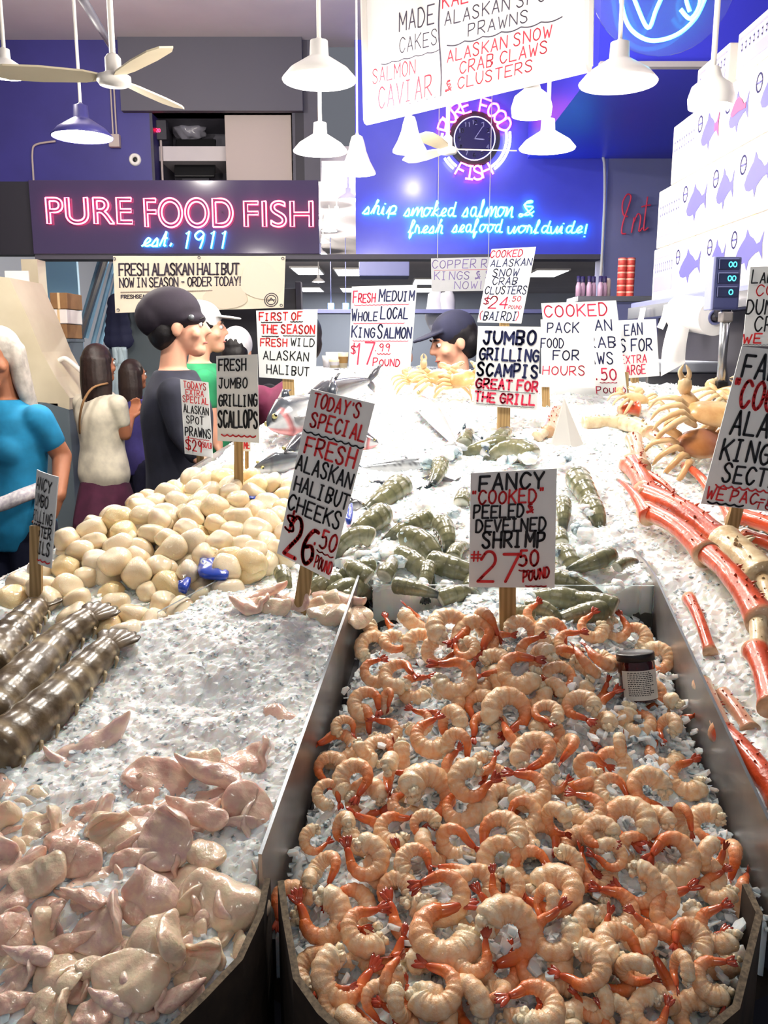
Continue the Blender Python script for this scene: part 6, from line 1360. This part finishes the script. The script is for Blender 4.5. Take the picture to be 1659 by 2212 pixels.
# woman in teal, facing the shopper
c = P(10, 858, 3.4)
tw = person('person with long silver hair in a bright blue tee at the left edge', (c.x, 3.4, 0), radians(160), 1.66, SKIN['tan'], cloth('teal_tee', (30, 140, 190)), cloth('navy_jeans', (24, 30, 58)), HG,
 {-1: (P(134, 985, 3.40), P(128, 1070, 3.26), P(112, 1105, 3.22), (-1, .2, 0), .5), 1: (P(-120, 985, 3.45), P(-90, 1060, 3.25), P(-60, 1070, 3.2), (1, 0, 0), .4)}, fem=True, hair_kind='grey', headyaw=radians(14), headpitch=radians(-6), vox=.007)
tl = lambda p: tw.matrix_basis.inverted() @ Vector(p)
M['strap'] = mat('woven_strap', srgb(222, 218, 220), .8, vary=srgb(176, 168, 182), vscale=70); mb = MB()
mb.tube(catmull([tl(P(-60, 1100, 3.1)), tl(P(0, 1090, 3.16)), tl(P(45, 1072, 3.19)), tl(P(82, 1058, 3.28)), tl(P(96, 1050, 3.4))], 4), .028, 10, flat=1); o = mb.build('waist_scarf', M['strap'], tw, True); o['label'] = 'pale woven scarf tied round the waist'
# woman in white top and maroon skirt
c = P(214, 850, 5.0)
wt = person('person with long dark hair in a cream top and maroon skirt, seen from behind', (c.x, 5.0, 0), radians(-32), 1.60, SKIN['tan'], cloth('cream_top', (232, 222, 200)), None, HB,
 {1: (P(270, 938, 4.96), P(282, 902, 5.14), P(292, 884, 5.2), (0, 0, 1), .9), -1: (P(180, 930, 5.15), P(215, 905, 5.35), P(235, 900, 5.4), (0, 0, 1), .8)}, fem=True, hair_kind='long', skirt=cloth('maroon_skirt', (86, 36, 62)), vox=.008, hem=.88)
mb = MB(); wi = wt.matrix_basis.inverted(); k = 1.6/1.75
mb.tube(catmull([wi @ P(232, 828, 4.93), wi @ P(200, 838, 4.86), wi @ P(180, 868, 4.83), wi @ P(172, 905, 4.86), wi @ P(172, 935, 4.92)], 4), .012, 8, flat=.5); wt_ = mb.build('bag_strap', M['brown'], wt, True); wt_['label'] = 'brown shoulder bag strap'
# man in beanie
c = P(378, 800, 3.4)
person('person in a dark beanie and charcoal long-sleeved shirt, in profile facing right', (c.x, 3.4, 0), radians(-78), 1.79, SKIN['fair'], cloth('charcoal_shirt', (40, 42, 58)), cloth('black_trousers', (30, 30, 40)), HD,
 {1: (P(392, 930, 3.18), P(424, 985, 3.12), P(446, 1000, 3.12), (0, .3, -1), .5), -1: (P(400, 930, 3.62), P(440, 985, 3.58), P(462, 995, 3.56), (0, 0, -1), .5)}, hair_kind='short', hat=('beanie', cloth('beanie_knit', (34, 26, 40))), long_sleeve=True, vox=.007)
c = P(287, 850, 5.95); person('smaller person with dark hair in a violet top, half hidden by the beanie wearer', (c.x, 5.95, 0), radians(-40), 1.50, SKIN['tan'], cloth('violet_top', (70, 62, 130)), cloth('dark_jeans', (34, 34, 60)), HB,
 {1: (P(305, 950, 5.9), P(300, 1000, 5.95), P(300, 1025, 5.95), (0, 0, -1), .4), -1: (P(262, 950, 6.05), P(262, 1000, 6.05), P(264, 1020, 6.05), (0, 0, -1), .4)}, fem=True, vox=.011)
c = P(432, 760, 4.35); person('person in a white cap and green top behind the beanie wearer', (c.x, 4.35, 0), radians(-75), 1.80, SKIN['fair'], cloth('green_top', (40, 140, 92)), cloth('dark_trousers', (36, 36, 52)), HD,
 {1: (P(452, 905, 4.15), P(470, 960, 4.15), P(480, 985, 4.15), (0, 0, -1), .4), -1: (P(452, 905, 4.55), P(470, 960, 4.55), P(480, 985, 4.55), (0, 0, -1), .4)}, hair_kind='short', hat=('cap', cloth('white_cap', (236, 236, 240))), vox=.011)
c = P(512, 800, 4.85); person('person in a white knit cap behind the jumbo scallops card', (c.x, 4.85, 0), radians(-10), 1.68, SKIN['fair'], cloth('black_top', (30, 30, 38)), cloth('black_trousers_b', (28, 28, 38)), HD,
 {1: (P(545, 930, 4.8), P(550, 985, 4.85), P(552, 1010, 4.85), (0, 0, -1), .4), -1: (P(478, 930, 4.95), P(478, 985, 4.95), P(480, 1010, 4.95), (0, 0, -1), .4)}, hair_kind='short', hat=('knit', cloth('white_knit', (238, 236, 240))), vox=.011)
c = P(655, 800, 3.75); person('person with black hair in a maroon shirt behind the first of the season card', (c.x, 3.75, 0), radians(15), 1.73, SKIN['fair'], cloth('maroon_shirt', (104, 34, 66)), cloth('dark_trousers_b', (34, 34, 46)), HD,
 {1: (P(705, 930, 3.75), P(705, 985, 3.8), P(705, 1005, 3.8), (0, 0, -1), .4), -1: (P(600, 930, 3.8), P(600, 985, 3.8), P(602, 1005, 3.8), (0, 0, -1), .4)}, hair_kind='short', vox=.011)
c = P(1000, 780, 3.85); person('person in a dark cap and teal shirt behind the ice, looking down leftward', (c.x, 3.85, 0), radians(105), 1.73, SKIN['fair'], cloth('teal_shirt', (44, 104, 122)), cloth('dark_trousers_c', (34, 34, 46)), HD,
 {-1: (P(985, 880, 3.6), P(950, 850, 3.55), P(930, 840, 3.5), (0, 0, -1), .5), 1: (P(985, 880, 4.05), P(950, 850, 4.0), P(930, 840, 3.95), (0, 0, -1), .5)}, hair_kind='short', hat=('cap', cloth('navy_cap', (30, 32, 58))), headpitch=radians(-16), lean=.05, vox=.008)
c = P(856, 780, 4.3); person('person in a white coat behind the king salmon card, only the shoulder showing', (c.x, 4.3, 0), radians(190), 1.66, SKIN['fair'], cloth('white_coat', (238, 238, 242)), cloth('dark_trousers_d', (34, 34, 46)), HD,
 {-1: (P(922, 850, 4.25), P(905, 880, 4.1), P(895, 885, 4.0), (0, 0, -1), .5), 1: (P(795, 850, 4.3), P(815, 880, 4.15), P(825, 885, 4.1), (0, 0, -1), .5)}, hair_kind='short', long_sleeve=True, vox=.011)

# ================================================================== RIGHT: CARTONS, SCALE, PAPER ROLL
XF = 1.07; SZ = 1.775
M['carton'] = mat('white_carton', srgb(238, 232, 228), .6); M['cstr'] = mat('carton_violet_print', srgb(150, 148, 206), .6); M['cfish'] = mat('carton_fish_print', srgb(84, 80, 150), .6); M['cred'] = mat('carton_red_print', srgb(214, 60, 110), .6); M['ctan'] = mat('carton_flap', srgb(226, 196, 150), .7)
t = thing('carton_shelf', 'dark shelf carrying the stacked white fish cartons on the right', 'shelf', (0, 0, 0))
bx('board', XF-.05, XF+.5, 1.7, 3.62, SZ-.06, SZ, M['slate'], t, .006); bx('cabinet', XF+.06, XF+.5, 1.75, 3.6, 0, SZ-.06, M['dark'], t, .006); bx('edge_strip', XF-.06, XF-.05, 1.7, 3.62, SZ-.065, SZ-.02, M['inox'], t)
FISHP = [(.02, .42), (.10, .56), (.22, .68), (.34, .78), (.40, .95), (.50, .80), (.64, .72), (.76, .60), (.86, .62), (.99, .84), (.95, .56), (.99, .26), (.86, .44), (.74, .42), (.62, .36), (.52, .30), (.46, .10), (.38, .28), (.24, .26), (.10, .30)]
def carton(y0, y1, z0, h, kind, label, red=False):
    t = thing('fish_carton', label, 'carton', (XF+.2, (y0+y1)/2, z0), group='white fish cartons on the shelf'); mb = MB(); L = y1-y0-.006; mb.bbox((0, 0, h/2), (.40, L, h-.003), .004); mb.build('box', M['carton'], t)
    F = lambda v, w, e=.0012: (-.2-e, v, w)                   # v along Y; the viewer sees larger Y on the left
    if kind == 'fish':
        def put(poly, m, e=.0012): mb = MB(); n = len(poly); mb.add([F(L*.36-u*L*.70, h*.14+w*h*.72, e) for u, w in poly], [tuple(range(n))]); return mb.build('fish_print', m, t)
        put(FISHP, M['cfish'])
        if red: put([(.76, .60), (.86, .62), (.99, .84), (.95, .56), (.99, .26), (.86, .44), (.76, .44)] if red == 1 else [(.10, .56), (.22, .68), (.34, .78), (.5, .8), (.64, .72), (.76, .6), (.86, .62), (.86, .5), (.5, .52), (.2, .48)], M['cred'], .0022)['label'] = 'red part of the printed fish'
        mb = MB(); r = h*.12; c_ = (L*.41, h*.72); ribbon(mb, [[(c_[0]+r*.8*cos(a), c_[1]+r*sin(a)) for a in [2*pi*i/18 for i in range(19)]], [(c_[0]-r*.5, c_[1]), (c_[0]+r*.5, c_[1])]], h*.03, lambda v, w: F(v, w)); mb.build('round_seal', M['cfish'], t)
    else:
        mb = MB()
        for a, b, c_, d in ((.44, -.44, .80, .86), (.42, -.42, .18, .46)): mb.add([F(a*L, c_*h), F(b*L, c_*h), F(b*L, d*h), F(a*L, d*h)], [(0, 1, 2, 3)])
        mb.build('print_panel', M['cstr'], t); mb = MB()
        for i in range(9): v = .38*L-i*.095*L; ribbon(mb, [[(v, h*.55), (v, h*.70)]], L*.035, lambda a, b: F(a, b))
        mb.build('printed_letters', M['cstr'], t)
    mb = MB(); mb.box((0, 0, h+.0006), (.39, L*.12, .001)); mb.build('tape', M['ctan'], t)
ROWS = [(0, .20, [(3.51, 3.25, 's'), (3.25, 2.93, 'fish'), (2.93, 2.74, 'fish'), (2.74, 2.45, 'fish'), (2.45, 2.2, 's'), (2.2, 1.9, 'fish')]),
        (.20, .215, [(3.49, 3.21, 's'), (3.21, 2.92, 'fish'), (2.92, 2.71, 'fish'), (2.71, 2.45, 'fish'), (2.45, 2.2, 's'), (2.2, 1.9, 'fish')]),
        (.415, .205, [(3.36, 3.10, 's'), (3.10, 2.86, 'fish'), (2.86, 2.64, 'fish'), (2.64, 2.38, 'fish'), (2.38, 2.1, 'fish')]),
        (.62, .13, [(3.14, 2.86, 's'), (2.80, 2.5, 's'), (2.42, 2.15, 's')])]
rn = ['bottom', 'second', 'third', 'top']
for r, (dz, h, cs) in enumerate(ROWS):
    for c, (y1, y0, kd) in enumerate(cs):
        carton(y0, y1, SZ+dz, h, kd, 'white carton printed with %s, %s from left in %s row of stack' % ('a fish' if kd == 'fish' else 'violet panels', ORD[c], rn[r]), (1 if (r, c) == (2, 1) else 2 if (r, c) == (2, 2) else False))
# tags hanging from the shelf edge
for i, (px, py, w, h) in enumerate(((1395, 622, 22, 40), (1448, 610, 24, 46), (1518, 592, 26, 48))):
    d = ray(px, py); T = (XF-.068)/d.x; p = Vector((0, 0, CAMZ))+d*T; p.z = SZ-.03; s = p.y/FPX; mb = MB(); n = 6; vs = []
    for off in (0, -.0015):
        for j in range(n+1): q = j/n; x = -.02*q*q+off-.006; vs += [(p.x+x, p.y+w/2*s*1.7, p.z-h*s*q), (p.x+x, p.y-w/2*s*1.7, p.z-h*s*q-.01*q)]
    m = 2*(n+1); fs = [(2*j, 2*j+1, 2*j+3, 2*j+2) for j in range(n)]+[(m+2*j, m+2*j+2, m+2*j+3, m+2*j+1) for j in range(n)]+[(2*j, 2*j+2, m+2*j+2, m+2*j) for j in range(n)]+[(2*j+1, m+2*j+1, m+2*j+3, 2*j+3) for j in range(n)]
    mb.add(vs, fs); tag(mb.build('price_tag', M['paper'], None, True), ['leftmost white paper tag hanging from the carton shelf edge', 'middle white paper tag hanging from the carton shelf edge', 'white paper tag nearest the scale, hanging from the shelf edge'][i], 'tag', 'paper tags on the carton shelf')
# paper roll
pr = P(1545, 685, 2.55); t = thing('paper_roll', 'large white wrapping paper roll on a holder below the cartons', 'paper roll', pr); rr = 38/FPX*2.6
ax = (P(1470, 675, 2.75)-pr); L = ax.length; rot = ax.to_track_quat('Z', 'Y').to_matrix()
mb = MB(); mb.lathe([(rr*.42, 0), (rr, 0), (rr, L), (rr*.42, L), (rr*.42, 0)], n=40, rot=rot); mb.build('roll', M['paper'], t, False)
mb = MB(); mb.lathe([(rr*.41, -.004), (rr*.41, L+.004), (rr*.3, L+.004), (rr*.3, -.004), (rr*.41, -.004)], n=28, rot=rot); mb.build('core', M['slate'], t, True)
mb = MB(); vs = []; n = 10; a = P(1448, 690, 2.72)-pr; b = P(1497, 680, 2.62)-pr
for off in (0, .002):
    for j in range(n+1): q = j/n; dz = -q*.155; vs += [a+Vector((-.02*sin(q*2), off, dz+(.0 if j < n else -.02))), b+Vector((-.015*sin(q*2), off, dz*(.92)))]
m = 2*(n+1); mb.add(vs, [(2*j, 2*j+1, 2*j+3, 2*j+2) for j in range(n)]+[(m+2*j, m+2*j+2, m+2*j+3, m+2*j+1) for j in range(n)]+[(2*j, 2*j+2, m+2*j+2, m+2*j) for j in range(n)]+[(2*j+1, m+2*j+1, m+2*j+3, 2*j+3) for j in range(n)]); mb.build('loose_sheet', M['paper'], t, True)
mb = MB(); mb.tube([ax*-.06, ax*1.06], .012, 8); mb.tube([ax*1.05, ax*1.05+Vector((0, 0, SZ-.06-(pr+ax).z))], .010, 8); mb.tube([ax*-.05, ax*-.05+Vector((0, 0, SZ-.06-pr.z))], .010, 8); mb.build('holder', M['dark'], t, True)
# scale
Ys = 2.25; sp = P(1571, 612, Ys); t = thing('scale_display', 'dark blue scale display head with cyan digits on a grey pole', 'scale', sp); sx = Ys/FPX
M['scb'] = mat('scale_housing', srgb(52, 58, 100), .4); M['lcd'] = mat('lcd', srgb(30, 36, 66), .2); M['lcdd'] = NE('lcd_digits', (.02, .5, .55, 1), 1.2); M['lcdl'] = mat('scale_lines', srgb(140, 146, 190), .5)
mb = MB(); mb.bbox((0, .02, 0), (56*sx, .04, 108*sx), .006); mb.build('housing', M['scb'], t); mb = MB(); mb.bbox((-29*sx, .024, 0), (6*sx, .05, 108*sx), .003); mb.build('side_trim', M['lcdl'], t)
for i, (dz, w) in enumerate(((38, 16), (10, 16), (-18, 8))):
    mb = MB(); mb.bbox((1*sx, .0, dz*sx), (46*sx, .004, 20*sx), .001); mb.build('screen', M['lcd'], t)
    st, asp = layout(('00', '00', '0')[i]); mb = MB(); ribbon(mb, [[((8+x*w-w/2)*sx, (dz-5+y*10)*sx) for x, y in s] for s in st], 2*sx, lambda u, v: (u, -.0032, v)); mb.build('digits', M['lcdd'], t)
    mb = MB(); ribbon(mb, [[((-20)*sx, (dz-9)*sx), (-20*sx, (dz+11)*sx), (20*sx, (dz+11)*sx)]], 1*sx, lambda u, v: (u, -.0028, v)); mb.build('screen_outline', M['lcdl'], t)
mb = MB(); zb = P(1571, 832, Ys).z-sp.z-.06; mb.tube([(8*sx, .02, -54*sx), (8*sx, .02, -150*sx), (8*sx, .02, zb)], [.013, .011, .011], 14); mb.build('pole', M['inox'], t, True); mb = MB(); mb.bbox((8*sx, .02, -68*sx), (24*sx, .03, 22*sx), .004); mb.build('clamp', M['steel'], t)
mb = MB(); mb.bbox((8*sx, .02, zb+.035), (22*sx, .03, .07), .004); mb.build('foot', M['black'], t)
# grey counter behind the crab ice
t = thing('steel_counter', 'grey steel counter behind the crab ice, under the paper roll', 'counter', (0, 0, 0))
bx('worktop', .86, 1.13, 2.86, 3.7, 1.515, 1.55, M['hallw'], t, .006); bx('front', .88, 1.13, 2.89, 3.68, 0, 1.515, M['inox'], t, .006)
# shelf on the slate wall with bottles and red tins
SY = 4.6; szz = P(1300, 642, SY).z; xa, xb = P(1236, 642, SY).x, P(1400, 642, SY).x
t = thing('wall_shelf', 'narrow shelf with bottles and red tins behind the cooked cards', 'shelf', (0, 0, 0)); bx('board', xa, xb, SY-.12, SY+.14, szz-.03, szz, M['inox'], t, .004); bx('support', xb-.3, xb-.24, SY-.05, SY+.1, 0, szz-.03, M['slate'], t)
bx('support', xa+.1, xa+.16, SY-.05, SY+.1, 0, szz-.03, M['slate'], t)
M['bcap'] = mat('bottle_cap', srgb(44, 36, 90), .4); M['bcl'] = mat('bottle_body', srgb(196, 160, 190), .3); M['tin'] = mat('red_tin', srgb(206, 76, 70), .4); M['tins'] = mat('tin_pale_band', srgb(232, 180, 160), .4)
for i, px in enumerate((1247, 1259, 1270, 1282, 1294, 1306)):
    t = thing('sauce_bottle', 'dark-capped sauce bottle, %s from the left on the wall shelf' % ORD[i], 'bottle', (P(px, 640, SY).x, SY-.02+.03*(i % 2), szz), group='sauce bottles on the wall shelf'); mb = MB(); mb.lathe([(.014, 0), (.0145, .055), (.009, .072), (.008, .078)], n=16, capa=True); mb.build('glass', M['bcl'], t, True)
    mb = MB(); mb.lathe([(.0105, .075), (.0105, .105), (.0005, .107)], n=16); mb.build('cap', M['bcap'], t, True)
k_ = 0
for c, px in enumerate((1341, 1359)):
    for r in range(6):
        t = thing('food_tin', 'red tin, %s from the bottom of the %s pile on the wall shelf' % (ORD[r], 'left' if c == 0 else 'right'), 'tin', (P(px, 640, SY).x, SY, szz+r*.033+.001), group='red tins piled on the wall shelf'); mb = MB(); mb.lathe([(.0005, 0), (.022, 0), (.0225, .002), (.0225, .030), (.022, .032), (.0005, .032)], n=24); mb.build('tin', M['tin'], t, True)
        mb = MB(); mb.lathe([(.0228, .020), (.0228, .027)], n=24); mb.build('band', M['tins'], t, True)
mb = MB(); mb.lathe([(.0005, 0), (.03, 0), (.03, .09), (.024, .10), (.0005, .10)], n=20); o = mb.build('white_tub', M['white'], None, True); o.location = (P(1312, 640, SY).x, SY+.06, szz); tag(o, 'white tub behind the bottles on the wall shelf', 'tub')

# ================================================================== LEFT STALL BEHIND THE SHOPPERS
t = thing('display_case', 'cream curved-sided display case at the far left, behind the silver-haired person', 'display case', (0, 0, 0)); M['case'] = M['cream']
mb = MB(); Yc = 5.3; pts = [(-60, 590), (20, 600), (62, 690), (90, 760), (120, 815), (150, 860), (150, 885), (100, 870), (-60, 860)]; n = len(pts); mb.add([P(x, y, Yc) for x, y in pts]+[P(x, y, Yc)+Vector((0, .5, 0)) for x, y in pts], [tuple(range(n)), tuple(range(2*n-1, n-1, -1))]+[(i, (i+1) % n, n+(i+1) % n, n+i) for i in range(n)]); mb.build('curved_side', M['case'], t)
bx('base', P(-60, 900, 5.3).x, P(150, 900, 5.3).x, 5.3, 5.8, 0, P(0, 868, 5.3).z, M['ggrey'], t, .01)
t = thing('ice_table', 'fish table heaped with ice behind the person in the cream top', 'ice table', (0, 0, 0)); xa, xb = P(105, 900, 5.7).x, P(185, 900, 5.7).x
bx('table', xa-.3, xb+.05, 5.86, 6.3, 0, .82, M['ggrey'], t, .01)
def Ht(x, y): return .84+.30*np.clip((y-5.82)/.45, 0, 1)
ice_bed('crushed_ice', [(xa-.32, 5.84), (xb+.05, 5.84), (xb+.05, 6.3), (xa-.32, 6.3)], Ht, .02, 77, 'bed of crushed ice on the far fish table at the left', 2.0, 500, .02)
M['gfish'] = mat('grey_fish', srgb(92, 92, 88), .3, vary=srgb(150, 150, 146), vscale=14, coat=.6)
ic = 0
for r in range(5):
    for c in range(3):
        x = xa-.2+c*.19+.04*(r % 2); y = 5.88+r*.085; mb = MB(); mb.tube([(-.13, 0, 0), (-.09, 0, .008), (0, 0, .012), (.08, 0, .006), (.12, 0, 0), (.135, 0, .0), (.165, 0, 0)], [.004, .024, .036, .022, .009, .012, .026], 12, flat=.6); o = mb.build('small_fish', M['gfish'], None, True)
        o.location = (x, y, float(Ht(x, y))+.03); o.rotation_euler = (0, 0, .35+.1*c); tag(o, 'small grey fish, %s from the left in the %s row on the far ice table' % (ORD[c], ORD[r]), 'fish', 'small fish on the far ice table')
for i, (px, py, w, h) in enumerate(((128, 888, 22, 24), (103, 858, 16, 12), (160, 925, 20, 16))):
    o = pbox('price_card', px-w/2, py-h/2, px+w/2, py+h/2, 5.78, .004, M['paper']); tag(o, ['square white price card low on the far fish table', 'small white price card highest on the far fish table', 'white price card nearest the cream top on the far table'][i], 'sign', 'cards on the far fish table')
    s_ = MB(); a = P(px, py+h/2, 5.783); s_.tube([a, (a.x, 5.79, .9)], .004, 6); s_.build('pin', M['inox'], o)
    st, asp = layout('$'); s_ = MB(); sc = 5.78/FPX; q = P(px, py, 5.778); ribbon(s_, [[((x-.5)*w*.3*sc, (y-.5)*h*.6*sc) for x, y in s] for s in st], .006, lambda u, v: q+Vector((u, 0, v))); s_.build('lettering', M['inkr'], o)
t = thing('salmon_poster', 'tall poster with a salmon-pink patch on the cream post at the far left', 'poster', (0, 0, 0)); pbox('sheet', 15, 585, 66, 716, 5.62, .012, M['carton'], t)
M['salm'] = mat('poster_salmon', srgb(232, 130, 104), .6, vary=srgb(240, 170, 140), vscale=12); mb = MB(); pp = [(20, 640), (30, 622), (46, 624), (56, 650), (60, 690), (50, 676), (34, 668), (22, 662)]; mb.add([P(x, y, 5.612) for x, y in pp], [tuple(range(len(pp)))]); mb.build('printed_fillet', M['salm'], t)
o = struct(pbox('trim_4', 66, 560, 100, 1100, 6.2, .15, M['cream']))
mb = MB(); 
for i, (y0, y1) in enumerate(((632, 668), (668, 700), (700, 732))):
    t = thing('carton_box', ['topmost brown carton in the stack by the cream post', 'middle carton of the stack, with a white lid panel, by the cream post', 'lowest visible brown carton of the stack by the cream post'][i], 'carton', (0, 0, 0), group='brown cartons by the cream post'); pbox('box', 108, y0, 145, y1-1, 6.0, .3, M['brown'] if i != 1 else M['carton'], t, .006); pbox('tape', 124, y0, 129, y1-1, 5.998, .002, M['ctan'], t)
t = thing('box_rack', 'grey rack under the brown cartons by the cream post', 'rack', (0, 0, 0)); zt = P(120, 732, 6.0).z
for i in (0, 1): bx('leg', P(108, 700, 6.0).x+i*.1, P(108, 700, 6.0).x+i*.1+.02, 6.02, 6.28, 0, zt-.02, M['step'], t)
bx('top', P(108, 700, 6.0).x-.01, P(145, 700, 6.0).x+.01, 6.0, 6.3, zt-.02, zt, M['step'], t)
mb = MB(); hp = [P(x, y, 5.5) for x, y in ((128, 830), (120, 790), (135, 775), (150, 780), (185, 812), (192, 830))]; hp.append(Vector((hp[-1].x, 5.5, 0))); hp.insert(0, Vector((hp[0].x, 5.5, 0))); mb.tube([Vector(q) for q in catmull(hp, 4)], .016, 10); tag(mb.build('handrail', M['white'], None, True), 'bent pale metal handrail left of the person in the cream top', 'handrail')

# details sit on their part: lettering on its card, face features on the body, prints on the carton
def base_name(o): return o.name.split('.')[0]
for o in list(COL.objects):
    if o.parent is None or o.type != 'MESH': continue
    want = {'lettering': ('card', 'board'), 'eye': ('body',), 'eyebrow': ('body',), 'lips': ('body',), 'beanie_badge': ('beanie',), 'fish_print': ('box',), 'round_seal': ('box',), 'print_panel': ('box',), 'printed_letters': ('box',), 'tape': ('box',)}.get(base_name(o))
    if not want or o.parent.parent is not None: continue
    for c in o.parent.children:
        if base_name(c) in want: o.parent = c; break
